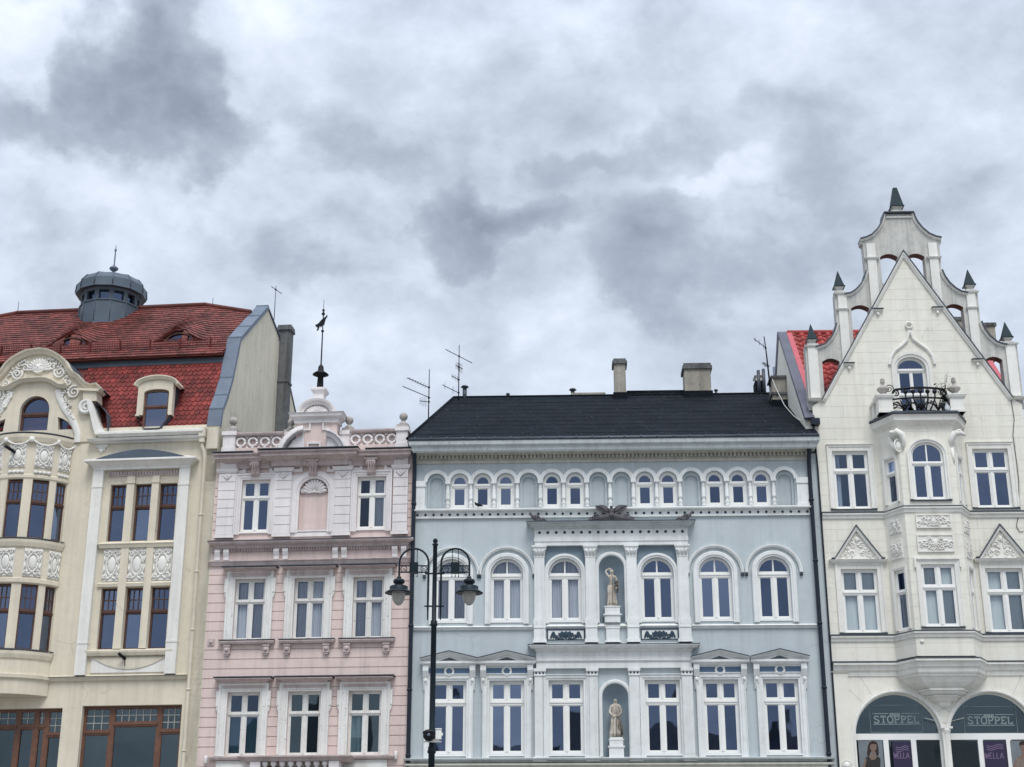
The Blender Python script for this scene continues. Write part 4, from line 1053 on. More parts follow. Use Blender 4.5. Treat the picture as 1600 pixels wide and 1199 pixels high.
    m.prism([(ug-hw+.1, zs)]+arc(ug, zs, hw-.1, K(795, 127)[1]-zs-.1, 14)+[(ug+hw-.1, zs)], -.5, -.03)
    m.build('segmental_pediment', 'pink_wt', ae)
    m = MB(); shell(m, ug, zs+.03, hw-.22, K(795, 127)[1]-zs-.24, .0, 11, PI*.98, PI*.02, .045); m.build('shell_relief', 'pink_wt', ae)
    m = MB(); d_ = -.28
    za, zb_ = K(795, 130)[1], K(795, 22)[1]
    def sq(h): return [(ug+x*h, d_+y*h) for x, y in ((-1, -1), (1, -1), (1, 1), (-1, 1))]
    m.prism_z(sq(.17), za-.1, zb_-.22); m.prism_z(sq(.17), zb_-.22, zb_-.10, sq(.25)); m.prism_z(sq(.25), zb_-.10, zb_-.04); m.prism_z(sq(.20), zb_-.04, zb_)
    m.build('pedestal', 'pink_wt', ae)
    m = MB(); y = lambda v: Z(500, v, d_)
    m.lathe(ug, d_, [(.115, zb_), (.11, zb_+.06), (.095, y(590)), (.16, y(587.5)), (.27, y(586)), (.20, y(583)), (.10, y(580)), (.09, y(574)), (.05, y(571)), (.025, y(570)), (.02, y(520)), (.06, y(517.5)), (.02, y(516)), (.018, y(494)), (.065, y(491)), (.02, y(488)), (.05, y(485)), (.01, y(483)), (.006, y(469))], 10)
    m.build('vane_post', 'iron', ae)
    m = MB(); t = lambda x, yy: (ug+x, y(yy))
    m.prism([t(-.26, 508), t(-.16, 506), t(-.05, 500), t(.03, 497), t(.10, 494.5), t(.13, 492), t(.14, 495), t(.09, 499), t(.06, 504), t(.05, 508), t(-.02, 509), t(-.06, 512), t(-.10, 510), t(-.14, 516), t(-.20, 517.5), t(-.17, 512), t(-.22, 511)], d_-.012, d_+.012)
    m.build('weather_vane', 'iron', ae)
    # ---- balcony at the lower edge
    bd = .75; zr = Z(460, 1181, bd); x0, x1 = U(391, 1185, bd), U(530, 1185, bd)
    m = MB(); m.box(x0, x1, .002, bd+.1, zr-1.25, zr-1.02); m.build('balcony_slab', 'pink_mid', H)
    m = MB(); m.mould([(bd-.2, zr-.16), (bd+.02, zr-.15), (bd+.10, zr-.06), (bd+.14, zr-.04), (bd+.14, zr), (bd-.2, zr)], x0-.02, x1+.02, back=.002); bal = m.build('balcony_rail', 'pink_mid', H)
    for a, b in ((x0, x0+.30), (x1-.30, x1)):
        m = MB(); m.box(a, b, bd-.26, bd+.02, zr-1.02, zr-.16); m.build('balcony_post', 'pink_wt', H)
    n = 8
    for k in range(n):
        m = MB(); baluster(m, x0+.30+(x1-x0-.6)*(k+.5)/n, bd-.1, zr-1.0, zr-.16, .085); m.build('baluster', 'pink_wt', H)
    for u in (x0+.1, x1-.1):
        for k in range(4):
            m = MB(); baluster(m, u, bd-.38-.18*k+.0, zr-1.0, zr-.16, .075) if bd-.38-.18*k > .05 else None
            if m.v: m.build('baluster', 'pink_wt', H)
    # small fittings on the wall
    for px, py in ((322.5, 1187), (619, 1180)):
        u, z = at(px, py); m = MB(); m.lathe(u, .07, [(.03, z-.14), (.055, z-.1), (.055, z+.06), (.04, z+.1)], 10); m.box(u-.03, u+.03, .0, .07, z-.02, z+.04); m.build('wall_lamp', 'pink_wt', H)
    u, z = at(330, 1004); m = MB(); m.box(u-.10, u+.10, .002, .03, z-.1, z+.1); m.ball(u, .03, z, .06, .05); m.build('wall_rosette', 'pink_mid', H)
    return H
HB = build_pink()
# ================================================================== the blue house with the arcade and the statue niches
M['blue_sp'] = plaster('grey_blue_spandrel', (.20, .26, .31, 1), (.13, .16, .18, 1), .2, streak=.15)
M['blue_niche'] = plaster('niche_blue_render', (.36, .44, .50, 1), (.22, .26, .29, 1), .15, streak=.2)
def build_blue():
    H = house(C, 'pale blue townhouse with small arched attic windows, black roof and two statue niches')
    U, Z, at = C.U, C.Z, C.at
    u0, u1 = uCl, uCr
    zy = lambda y, d=0.0: Z(955, y, d)
    zTop = zy(712)
    # ---- openings
    pitch = .7187; aw = .285; au = [pitch*(i-7.5)+.045 for i in range(16)]
    blind = (0, 4, 7, 8, 11, 15)
    za0 = zy(795.5); zas = zy(751.5); za1 = zas+aw
    holes = []
    for i, u in enumerate(au):
        if i in blind: holes.append((u-aw, u+aw, za0, za1, zas, .15, 'blind'))
        else: holes.append((u-aw, u+aw, za0+.06, za1, zas, .30))
    # second floor arched windows, from the survey of each
    sec = [(U(a, 935)+U(b, 935))/2 for a, b in ((681, 729), (768, 816), (858, 908), (1003, 1053), (1095, 1143), (1187, 1235.5))]
    sh = .50; sz0, szs, sz1 = zy(969), zy(896), zy(872)
    holes += [(u-sh, u+sh, sz0, sz1, szs, .24) for u in sec]
    low = [(U(a, 1120)+U(b, 1120))/2 for a, b in ((675.5, 727), (766, 818), (860, 910), (1009, 1063.5), (1101, 1155), (1195, 1250))]
    lh = .52; lz0, lz1 = zy(1178), zy(1063)
    holes += [(u-lh, u+lh, lz0, lz1, None, .24) for u in low]
    nu = [(.03, zy(973.5), zy(888), .385), (.06, zy(1183), zy(1089), .385)]
    for u, a, s, r in nu: holes.append((u-r, u+r, a, s+r, s, None))
    w = MB(); wall(w, u0, u1, 0, zTop, holes)
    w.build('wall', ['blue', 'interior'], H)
    p = MB(); p.box(u0+.001, u1-.001, .002, .10, 0, 1.2); p.build('plinth', 'stone_gr', H)
    b = MB(); b.box(u0+.02, u1-.02, -10.5, -10.2, 0, zTop); b.box(u0+.02, u0+.3, -10.2, -.02, 0, zTop); b.build('back_wall', 'conc', H)
    # ---- niches
    for u, a, s, r in nu:
        n = MB(); n.smooth = True; dep = .36; rows = []
        for k in range(17):
            t = PI*k/16; rows.append((u-r*math.cos(t), -dep*math.sin(t)))
        lo = [n.P(x, d, a) for x, d in rows]; hi = [n.P(x, d, s) for x, d in rows]
        for k in range(16): n.F(lo[k], lo[k+1], hi[k+1], hi[k])
        prev = hi
        for j in range(1, 9):
            e = PI/2*j/8; cur = [n.P(u+(x-u)*math.cos(e), d*math.cos(e), s+r*math.sin(e)) for x, d in rows] if j < 8 else None
            # dome: a quarter sphere squashed in depth
            if cur is None:
                top = n.P(u, 0, s+r)
                for k in range(16): n.F(prev[k], prev[k+1], top)
            else:
                for k in range(16): n.F(prev[k], prev[k+1], cur[k+1], cur[k])
                prev = cur
        n.smooth = False; n.face([(x, d, a) for x, d in rows])
        ni = n.build('niche', 'blue_niche', H)
        f = MB(); f.sweep(contour(u-r, u+r, a, s+r, s, 18), [(0, -.05), (0, .06), (.03, .08), (.09, .08), (.115, .05), (.115, .002)]); f.build('niche_surround', 'blue_wt', ni)
    # ---- arcade: arch bands, colonettes, end piers, windows
    rO = .40; hp = pitch/2
    for i, u in enumerate(au):
        m = MB(); lo = u-hp+.002; hi = u+hp-.002; zc = zas+math.sqrt(rO*rO-hp*hp); a1 = math.acos(hp/rO)
        if i == 0: lo = u-rO
        if i == 15: hi = u+rO
        pts = [(u-aw, zas), (lo, zas)]
        A0 = PI if i == 0 else PI-a1; A1 = 0 if i == 15 else a1
        pts += [(u+rO*math.cos(A0+(A1-A0)*k/12), zas+rO*math.sin(A0+(A1-A0)*k/12)) for k in range(13)]
        pts += [(hi, zas), (u+aw, zas)]+[(u+aw*math.cos(PI*k/14), zas+aw*math.sin(PI*k/14)) for k in range(1, 14)]
        m.prism(pts, .002, .055)
        ar = m.build('arcade_arch', 'blue_wt', H)
        if i in blind:
            m = MB(); m.ring(contour(u-aw+.004, u+aw-.004, za0, za1-.004, zas), contour(u-.205, u+.205, za0, zas+.17, zas-.0), -.149, -.07); m.build('blind_surround', 'blue', ar)
        else:
            window(H, u-aw, u+aw, za0+.06, za1, d=-.09, spring=zas-.03, trans=(zas-.10,), tw=.13, fw=.10, cols=1, topcols=1, mat='pvc', sash=.035, sill=(.03, .05, 'pvc'), name='attic_window')
    for i in range(15):
        u = (au[i]+au[i+1])/2; m = MB(); z0 = za0; h = zas-z0; d = .03
        m.box(u-.078, u+.078, .002, .115, zas-.075, zas); m.box(u-.065, u+.065, .002, .10, z0, z0+.04)
        m.lathe(u, d, [(.07, z0+.04), (.075, z0+.10), (.05, z0+.13), (.072, z0+.17), (.072, z0+.22), (.045, z0+.25), (.06, z0+.36*h), (.078, z0+.38*h), (.062, z0+.41*h), (.060, z0+.72*h), (.045, z0+.78*h), (.06, z0+.82*h), (.045, z0+.86*h), (.07, zas-.075)], 10, sq=1.0)
        m.build('colonette', 'blue_wt', H)
    for a, bb in ((u0+.05, au[0]-aw-.06), (au[15]+aw+.06, u1-.28)):
        m = MB(); m.box(a, bb, .002, .10, za0, zas-.02); m.box(a-.02, bb+.02, .002, .13, zas-.16, zas+.02); m.box(a-.03, bb+.03, .002, .14, za0, za0+.10); m.build('end_pier', 'blue_wt', H)
    # ledge under the arcade and the band of dark roundels
    uR = u1-.26
    m = MB(); m.mould([(.01, zy(799, .01)), (.07, zy(798, .07)), (.12, zy(796.5, .12)), (.17, zy(795.5, .17)), (.18, zy(793.6, .18)), (.01, zy(792.5, .01))], u0+.20, uR-.15)
    m.box(u0+.04, uR, .002, .05, zy(807), zy(799)); m.box(u0+.03, uR+.01, .002, .07, zy(808.5), zy(807))
    m.m = 1; zm = zy(803)
    for k in range(49):
        x = u0+.17+(uR-u0-.30)*k/48
        m.lathe(0, 0, [(0, 0)], 3) if False else None
        m.prism([(x+.042*math.cos(2*PI*i/10), zm+.042*math.sin(2*PI*i/10)) for i in range(10)], .05, .056)
    m.build('roundel_band', ['blue_wt', 'navy'], H)
    # ---- top cornice
    y = lambda v, d=0.0: zy(v, d)
    zc0 = y(708); ca, cb = u0, u1
    m = MB()
    m.mould([(.05, zy(722, .05)), (.06, zy(718.5, .06)), (.09, zy(718, .06)), (.01, zy(717.5, .01))], u0+.06, uR+.05)
    m.box(u0+.04, uR+.08, .002, .05, zy(718), zy(708)); n = 100
    m.mould([(.01, zy(709.5, .01)), (.16, zy(709, .16)), (.18, zy(706, .18)), (.24, zy(703, .24)), (.01, zy(701, .01))], u0+.1, uR-.06)
    m.build('frieze', 'blue_dent', H)
    m = MB()
    for k in range(n):
        x = u0+.10+(uR-u0-.1)*(k+.5)/n; m.box(x-.036, x+.036, .05, .125, zy(716), zy(710.5))
    m.build('dentil_band', 'blue_dent', H)
    zs = zy(704); dT = .62
    zf = lambda v: Z(955, v, dT)
    m = MB(); m.mould([(.01, zs), (.22, zs+.02), (.46, zf(702)), (.50, zf(699.6)), (.52, zf(694)), (.57, zf(693)), (.60, zf(691.5)), (dT, zf(684)), (.01, zf(683.5))], u0+.50, u1-.54)
    m.build('cornice', 'blue_cor', H)
    ze = zf(683.5)
    m = MB(); m.tube([(u0-.10, dT-.03, ze+.0), (u1+.04, dT-.03, ze+.0)], .06, 8)
    m.m = 1; x = u0+.1
    while x < u1: m.box(x-.02, x+.02, dT-.02, dT+.05, ze+.02, ze+.055); x += .50
    m.build('gutter', ['zinc_dk', 'zinc_lt'], H)
    # ---- central aedicule, second floor
    px = [835, 851, 915, 931, 979.5, 995.5, 1059, 1076]
    pu = [U(v, 920) for v in px]
    zb_, zc_, zt_ = zy(970), zy(870), zy(853.5)
    for k in range(4):
        a, bb = pu[2*k], pu[2*k+1]; m = MB()
        m.box(a, bb, .002, .14, zb_, zc_); m.box(a-.03, bb+.03, .002, .17, zb_-.14, zb_+.02); m.box(a-.015, bb+.015, .002, .155, zb_+.02, zb_+.08); m.box(a-.01, bb+.01, .002, .15, zc_-.04, zc_)
        pl = m.build('pilaster', 'blue_wt', H)
        q = MB(); q.prism_z([(a, .002), (bb, .002), (bb, .14), (a, .14)], zc_, zt_-.06, [(a-.05, .002), (bb+.05, .002), (bb+.05, .21), (a-.05, .21)]); q.box(a-.07, bb+.07, .002, .23, zt_-.06, zt_)
        for i in range(3):
            x = a+(bb-a)*(i+.5)/3
            q.tube([(x, .15, zc_+.02), (x, .19, zc_+.14), (x+(i-1)*.03, .23, zc_+.19)], [.03, .045, .02], 6)
        for s in (1, -1): q.spiral((a+bb)/2+s*(bb-a)*.48, zt_-.13, .06, 1.2, .19, .02, s)
        q.build('capital', 'blue_wt', pl)
        q = MB(); zp0, zp1 = zy(1005), zy(977)
        q.box(a-.02, bb+.02, .002, .17, zp0, zp1); q.box(a-.05, bb+.05, .002, .20, zp0, zp0+.10); q.box(a-.035, bb+.035, .002, .19, zp1-.10, zp1-.075); q.build('pedestal', 'blue_wt', pl)
    a, bb = U(835.5, 845), U(1074, 845)
    m = MB(); m.box(a, bb, .002, .15, zt_, zy(847)); m.box(a-.02, bb+.02, .002, .175, zy(847.5), zy(842)); m.box(a-.005, bb+.005, .002, .16, zy(842), zy(825))
    m.m = 1; zm = zy(833.5)
    for k in range(18):
        x = a+.15+(bb-a-.3)*k/17; m.prism([(x+.046*math.cos(2*PI*i/10), zm+.046*math.sin(2*PI*i/10)) for i in range(10)], .16, .167)
    m.build('entablature', ['blue_wt', 'navy'], H)
    m = MB(); m.mould([(.01, zy(826.5, .01)), (.20, zy(826, .20)), (.22, zy(823, .22)), (.34, zy(819.5, .34)), (.36, zy(816.5, .36)), (.42, zy(816, .42)), (.43, zy(814.2, .43)), (.01, zy(813, .01))], a+.20, bb-.20); cor = m.build('aedicule_cornice', 'blue_cor', H)
    m = MB(); m.box(a-.24, bb+.24, .002, .45, zy(814.2, .43)+.002, zy(814.2, .43)+.022); m.build('flashing', 'zinc_dk', cor)
    # carved crest over the cornice: spread wings above scrolls; a scroll at each end
    zk = zy(814.2, .43)+.05; m = MB(); cx = U(955, 800)+.0; dk = .25
    for s in (1, -1):
        wing = [(.03, .22), (.06, .36), (.14, .45), (.26, .50), (.40, .49), (.50, .44), (.42, .41), (.46, .37), (.36, .36), (.38, .31), (.28, .31), (.27, .26), (.18, .25), (.12, .18)]
        m.prism([(cx+s*x, zk+z) for x, z in wing], dk-.04, dk+.02)
        for k in range(6): m.tube([(cx+s*.08, dk+.02, zk+.26+.02*k), (cx+s*(.16+.03*k), dk+.04, zk+.33+.022*k), (cx+s*(.26+.045*k), dk+.02, zk+.30+.036*k)], [.02, .026, .008], 5)
        for (x, z, r, tn, a0) in ((.22, .14, .12, 1.4, 2), (.45, .11, .10, 1.4, .5), (.62, .08, .08, 1.3, 2.2)):
            m.spiral(cx+s*x, zk+z, r, tn, dk, .034, s, a0 if s > 0 else PI-a0)
        for k in range(12):
            x = .06+.052*k; hz = .24*(1-k/12.5); m.tube([(cx+s*x, dk-.02, zk), (cx+s*(x+.05), dk+.03, zk+hz*.6), (cx+s*(x-.02), dk, zk+hz)], [.02, .045, .012], 5)
    m.ball(cx, dk+.02, zk+.30, .07, .07, .10); m.ball(cx, dk+.05, zk+.42, .045, .06, .055); m.tube([(cx, dk, zk+.1), (cx, dk+.04, zk+.25)], .08, 7)
    m.build('crest', 'stone_dk', cor)
    for s, v in ((1, 837), (-1, 1072)):
        m = MB(); x = U(v, 808)
        m.spiral(x+s*.10, zk+.09, .09, 1.4, dk, .035, s, 1.5); m.tube([(x-s*.16, dk, zk+.30), (x-s*.10, dk+.02, zk+.16), (x, dk, zk+.03)], [.012, .05, .03], 6); m.tube([(x+s*.10, dk, zk+.02), (x+s*.24, dk+.02, zk+.07), (x+s*.34, dk, zk+.02)], [.02, .045, .01], 6)
        m.tube([(x-s*.02, dk, zk+.05), (x-s*.04, dk+.02, zk+.16), (x+s*.04, dk, zk+.22)], [.02, .045, .01], 6); m.build('corner_scroll', 'stone_dk', cor)
    for i, u in enumerate(sec):
        inner = 2 <= i <= 3
        cur = [(.02, .48, .98, .025, 6), (.5, .98, .98, .025, 6)] if i < 3 else None
        window(H, u-sh, u+sh, sz0, sz1, d=-.10, spring=szs, trans=(zy(898.5),), tw=.17, fw=.07, mw=.13, cols=2, topcols=2, mat='pvc', gl='glass_clear' if cur else 'glass', curtain=cur, sill=(.03, .06, 'pvc'), name='arched_window')
        m = MB(); o_ = .13 if inner else .17
        m.sweep(contour(u-sh, u+sh, sz0-.10, sz1, szs, 22), [(0, .002), (0, .06), (.04, .065), (.06, .09), (o_-.02, .09), (o_, .07), (o_, .002)])
        sr = m.build('window_surround', 'blue_wt', H)
        if not inner:
            m = MB(); r0 = .78; zl = zy(897)
            m.sweep([(u-r0, zl)]+arc(u, szs+.0, r0, r0-.02, 26)+[(u+r0, zl)], [(0, .002), (0, .07), (.03, .08), (.045, .10), (.085, .10), (.085, .002)])
            lb = m.build('label_mould', 'blue_wt', sr)
            for s in (1, -1):
                m = MB(); m.prism_x([(.002, zl), (.10, zl), (.09, zl-.06), (.04, zl-.10), (.002, zl-.10)], u+s*(r0+.045)-.045, u+s*(r0+.045)+.045); m.build('label_stop', 'zinc', sr)
        else:
            m = MB(); lim = pu[2]-.0 if i == 2 else pu[4]
            lo, hi = (pu[1], pu[2]) if i == 2 else (pu[5], pu[6]); ra = sh+o_
            pts = [(lo, szs+.25), (lo, zt_), (hi, zt_), (hi, szs+.25)]
            aa = [(u+ra*math.cos(PI*k/20), szs+(ra-.02)*math.sin(PI*k/20)) for k in range(21)]
            aa = [p for p in aa if p[1] > szs+.25 and lo < p[0] < hi]
            m.prism(pts+aa, .002, .012); m.build('spandrel', 'blue_sp', sr)
    # string course at sill height
    m = MB()
    for a_, b_ in ((u0+.06, pu[0]-.06), (pu[7]+.06, uR)):
        m.mould([(.01, zy(984, .01)), (.05, zy(983, .05)), (.08, zy(979.5, .08)), (.11, zy(978.5, .11)), (.01, zy(976.8, .01))], a_, b_, lret=False, rret=False)
    m.mould([(.01, zy(981, .01)), (.05, zy(980, .05)), (.09, zy(978, .09)), (.01, zy(975.5, .01))], pu[0], pu[7], lret=False, rret=False); m.build('string_course', 'blue_wt', H)
    # ornamental panels under the aedicule windows
    for i, (xa, xb) in enumerate(((854.5, 914), (1001, 1060.5))):
        a_, b_ = U(xa, 992), U(xb, 992); za, zb2 = zy(1001), zy(983); m = MB()
        m.box(a_, b_, .002, .03, za, zb2); pn = m.build('ornament_panel', 'blue_wt', H)
        m = MB(); m.ring([(a_, za), (a_, zb2), (b_, zb2), (b_, za)], [(a_+.035, za+.035), (a_+.035, zb2-.035), (b_-.035, zb2-.035), (b_-.035, za+.035)], .03, .045)
        cx = (a_+b_)/2; cz = (za+zb2)/2; hw = (b_-a_)/2-.08
        for s in (1, -1):
            P = lambda x, z: (cx+s*hw*x, cz+z)
            wing = [P(.98, -.10), P(.93, -.02), P(.86, .07), P(.76, .10), P(.68, .08), P(.64, .02), P(.58, -.03), P(.52, -.11), P(.62, -.13), P(.70, -.08), P(.78, -.12), P(.82, -.05), P(.90, -.12)]
            m.prism(wing, .03, .05)
            m.prism([P(.10, -.02), P(.14, .08), P(.26, .11), P(.36, .05), P(.44, .07), P(.48, .0), P(.40, -.04), P(.34, -.10), P(.22, -.04)], .03, .05)
            m.spiral(cx+s*hw*.54, cz-.06, .065, 1.3, .04, .02, s); m.spiral(cx+s*hw*.20, cz-.08, .05, 1.2, .04, .016, -s)
            m.tube([(cx+s*hw*.10, .04, cz-.12), (cx+s*hw*.4, .045, cz-.13), (cx+s*hw*.62, .04, cz-.10)], [.012, .022, .01], 5)
        m.ball(cx, .03, cz+.01, .08, .03, .10); m.prism([(cx-.05, cz-.07), (cx+.05, cz-.07), (cx, cz-.16)], .03, .05)
        m.build('ornament', 'navy', pn)
    m = MB(); uc_ = nu[0][0]; m.box(uc_-.20, uc_+.20, .002, .16, zy(1005), zy(981)); m.box(uc_-.24, uc_+.24, .002, .19, zy(1005), zy(1002.5)); m.box(uc_-.22, uc_+.22, .002, .175, zy(983.5), zy(981.5)); m.build('centre_pedestal', 'blue_wt', H)
    # ---- cornice between the floors and the lower pilasters
    a, bb = U(838, 1020), U(1080, 1020)
    m = MB(); m.box(a, bb, .002, .14, zy(1045), zy(1018)); m.mould([(.14, zy(1034.5, .14)), (.17, zy(1033.5, .17)), (.19, zy(1031.5, .19)), (.14, zy(1031, .14))], a, bb, back=.13)
    m.mould([(.01, zy(1019, .01)), (.17, zy(1018, .17)), (.19, zy(1015, .19)), (.32, zy(1012, .32)), (.34, zy(1009, .34)), (.38, zy(1008.5, .38)), (.38, zy(1006.8, .38)), (.01, zy(1005, .01))], a+.14, bb-.14); mc = m.build('middle_cornice', 'blue_wt', H)
    m = MB(); m.box(a-.25, bb+.25, .002, .395, zy(1006.8, .38)+.002, zy(1006.8, .38)+.022); m.build('flashing', 'zinc_dk', mc)
    lp = [835.5, 852, 918, 934.5, 984, 1000.5, 1067, 1083.5]; lu = [U(v, 1115) for v in lp]
    for k in range(4):
        a_, b_ = lu[2*k], lu[2*k+1]; m = MB(); zt2 = zy(1045); zc2 = zy(1055)
        m.box(a_, b_, .002, .12, zy(1184), zt2); m.box(a_-.05, b_+.05, .002, .17, zy(1190.5), zy(1183)); m.box(a_-.02, b_+.02, .002, .15, zc2-.03, zc2); m.box(a_-.03, b_+.03, .002, .17, zt2-.09, zt2)
        for i in range(5): x = a_+(b_-a_)*(i+.5)/5; m.box(x-.012, x+.012, .12, .132, zy(1180), zc2-.08)
        m.box(a_-.01, b_+.01, .002, .14, zc2, zt2-.09)
        m.m = 1
        for i in range(3): x = a_+(b_-a_)*(i+.5)/3; m.prism([(x+.032*math.cos(2*PI*j/10), (zc2+zt2-.09)/2+.032*math.sin(2*PI*j/10)) for j in range(10)], .14, .146)
        m.build('pilaster', ['blue_wt', 'navy'], H)
    # ---- lower windows
    rf = [[(.02, .98, .9, .02, 5)], None, None, None, None, None]
    for i, u in enumerate(low):
        inner = 2 <= i <= 3
        window(H, u-lh, u+lh, lz0, lz1, d=-.09, trans=(zy(1096.5),), tw=.17, fw=.075, mw=.13, mat='pvc', sill=(.04, .06, 'pvc'), name='tall_window')
        m = MB(); aw_ = .17 if inner else .20
        m.sweep([(u-lh, lz0-.16), (u-lh, lz1), (u+lh, lz1), (u+lh, lz0-.16)], [(0, .002), (0, .05), (.05, .055), (.065, .085), (aw_-.03, .09), (aw_-.02, .12), (aw_, .12), (aw_, .002)])
        m.box(u-lh-aw_, u+lh+aw_, .002, .05, zy(1184), lz0-.16)
        sr = m.build('window_surround', 'blue_wt', H)
        if not inner:
            k = lh+.20; za, zb2 = zy(1057.5), zy(1040)
            m = MB(); m.box(u-k, u+k, .002, .06, lz1+.19, zb2)
            m.m = 1; p0, p1 = zy(1053.5), zy(1043.5); m.box(u-.64, u+.64, .06, .064, p0, p1); m.m = 0
            m.ring([(u-.68, p0-.04), (u-.68, p1+.04), (u+.68, p1+.04), (u+.68, p0-.04)], [(u-.64, p0), (u-.64, p1), (u+.64, p1), (u+.64, p0)], .06, .085)
            pm = (p0+p1)/2; m.tube([(u+.125*math.cos(t), .08, pm+.125*math.sin(t)) for t in [2*PI*j/18 for j in range(19)]], .036, 7)
            fz = m.build('frieze_panel', ['blue_wt', 'slate_blue'], sr)
            for s in (1, -1):
                m = MB(); x = u+s*(k-.02)
                m.prism_x([(.002, zb2), (.20, zb2), (.21, zb2-.15), (.12, zb2-.35), (.10, za-.02), (.002, za-.02)], x-.085, x+.085)
                m.prism_x([(.002, za-.02), (.13, za-.04), (.11, za-.2), (.05, za-.38), (.002, za-.40)], x-.07, x+.07); m.ball(x, .12, za-.10, .05, .05, .07, 8, 5); m.build('console', 'blue_wt', sr)
            # pediment
            m = MB(); hw = U(744.6, 1030)-U(654, 1030); hw = hw/2; zb3, zp = zy(1037, .2), zy(1016, .3); zbk = zy(1031.5, .24)
            m.mould([(.01, zb3-.06), (.14, zb3-.05), (.20, zb3), (.26, zb3+.03), (.26, zbk), (.01, zbk)], u-hw+.26, u+hw-.26)
            rk = [(u-hw+.02, zbk+.015), (u, zp-.06), (u+hw-.02, zbk+.015)]
            m.sweep(rk, [(-.05, .002), (-.05, .20), (.0, .24), (.02, .33), (.05, .34), (.05, .002)])
            m.m = 1; m.prism([(u-.40, zbk+.002), (u, zbk+.15), (u+.40, zbk+.002)], .002, .03)
            m.m = 0; m.prism([(u-hw+.12, zbk+.001), (u, zp-.08), (u+hw-.12, zbk+.001), (u+.36, zbk+.001), (u, zbk+.125), (u-.36, zbk+.001)], .002, .16)
            m.m = 2; m.sweep(rk, [(.052, .002), (.052, .36), (.075, .36), (.075, .002)]); m.m = 0
            m.build('pediment', ['blue_wt', 'blue_sp', 'zinc_dk'], sr)
    # ---- base course
    m = MB(); m.mould([(.01, zy(1192, .01)), (.10, zy(1191, .10)), (.12, zy(1188.5, .12)), (.22, zy(1187, .22)), (.24, zy(1184.5, .24)), (.01, zy(1183.2, .01))], u0+.15, uR-.05)
    m.build('base_course', 'blue_cor', H)
    m = MB(); m.mould([(.01, zy(1203, .01)), (.14, zy(1202, .14)), (.16, zy(1198, .16)), (.20, zy(1195, .20)), (.20, zy(1192.5, .20)), (.01, zy(1192, .01))], u0+.15, uR-.05); m.build('base_course', 'blue_dent', H)
    # ---- downpipes at both ends
    for s, px_, py_ in ((1, 648, 720), (-1, 1263.5, 720)):
        x = U(px_, py_, .12); m = MB(); zt3 = zs-.02
        xs = x if s > 0 else x
        m.tube([(xs, .36, zt3+.12), (xs, .34, zt3-.12), (xs, .14, zt3-.45), (xs, .12, zt3-.8)]+[(xs, .12, z) for z in (12, 9, 6, 3, .1)], .065, 9)
        m.lathe(xs, .36, [(.12, zt3+.02), (.14, zt3+.12)], 10)
        for z in (13.6, 11.7, 9.8, 7.9, 6.0): m.lathe(xs, .12, [(.082, z), (.082, z+.06)], 10)
        m.build('downpipe', 'pipe_dk', H)
    # ---- roof
    d_e = .56; d_r = -5.0; z_r = Z(955, 619, d_r); ul = U(709, 621, d_r); z_e = ze+.03
    m = MB()
    m.face([(u0-.15, d_e, z_e), (u1+.05, d_e, z_e), (u1+.05, d_r, z_r), (ul, d_r, z_r)])
    m.face([(u0-.15, d_e, z_e), (ul, d_r, z_r), (u0-.15, -10.6, z_e)]); m.face([(u0-.15, -10.6, z_e), (ul, d_r, z_r), (u1+.05, d_r, z_r), (u1+.05, -10.6, z_e)])
    m.face([(u0-.15, d_e, z_e-.06), (u1+.05, d_e, z_e-.06), (u1+.05, -10.6, z_e-.06), (u0-.15, -10.6, z_e-.06)])
    L = math.hypot(d_r-d_e, z_r-z_e); nd = ((z_r-z_e)/L, (d_e-d_r)/L)
    def pos(u, s, h): return (u, d_e+(d_r-d_e)*s/L+nd[0]*h, z_e+(z_r-z_e)*s/L+nd[1]*h)
    s = .0
    while s < L-.2:                                                  # lapped courses of felt
        uu = u0-.15+(ul-u0+.15)*s/L; e = min(s+.62, L); ue = u0-.15+(ul-u0+.15)*e/L; x = uu; 
        while x < u1+.05:
            xe = min(x+2.4+R.uniform(0, .1), u1+.05); xa = x; xb = x if x > uu else ue
            P = [m.P(*pos(xa, s, .011+R.uniform(0, .006))), m.P(*pos(xe, s, .011+R.uniform(0, .006))), m.P(*pos(xe, e, .008)), m.P(*pos(max(xb, xa), e, .008))]
            Q = [m.P(*pos(xa, s, -.02)), m.P(*pos(xe, s, -.02))]
            m.F(*P); m.F(P[0], P[1], Q[1], Q[0]); x = xe
        s += .60
    m.tube([(u0-.15, d_e, z_e+.02), (ul, d_r, z_r+.02)], .05, 6); m.tube([(ul, d_r, z_r+.02), (u1, d_r, z_r+.02)], .05, 6)
    roof = m.build('roof', 'bitumen', H)
    def onroof(d): return z_e+(z_r-z_e)*(d_e-d)/(d_e-d_r)
    def stack(xa, xb, yt, d, dep, cap, mat='conc', capm='conc_dk', name='chimney', pots=0):
        a_, b_ = U(xa, 600, d), U(xb, 600, d); zt = Z((xa+xb)/2, yt, d); m = MB()
        m.box(a_, b_, d-dep, d, onroof(d)-.4, zt-cap)
        ch = m.build(name, mat, roof)
        m = MB(); m.box(a_-.06, b_+.06, d-dep-.06, d+.06, zt-cap, zt-cap*.45); m.box(a_-.02, b_+.02, d-dep-.02, d+.02, zt-cap*.45, zt); m.build('chimney_cap', capm, ch)
        m = MB(); m.box(a_-.05, b_+.05, d-dep-.05, d+.05, onroof(d)-.35, onroof(d)+.22); m.build('flashing', 'bitumen', ch)
        return ch, a_, b_, zt
    stack(960, 978, 560.5, -4.6, .6, .20)
    stack(1070, 1111, 567.5, -4.7, .8, .22)
    ch, a_, b_, zt = stack(1206, 1240, 587, -3.2, .7, .10)
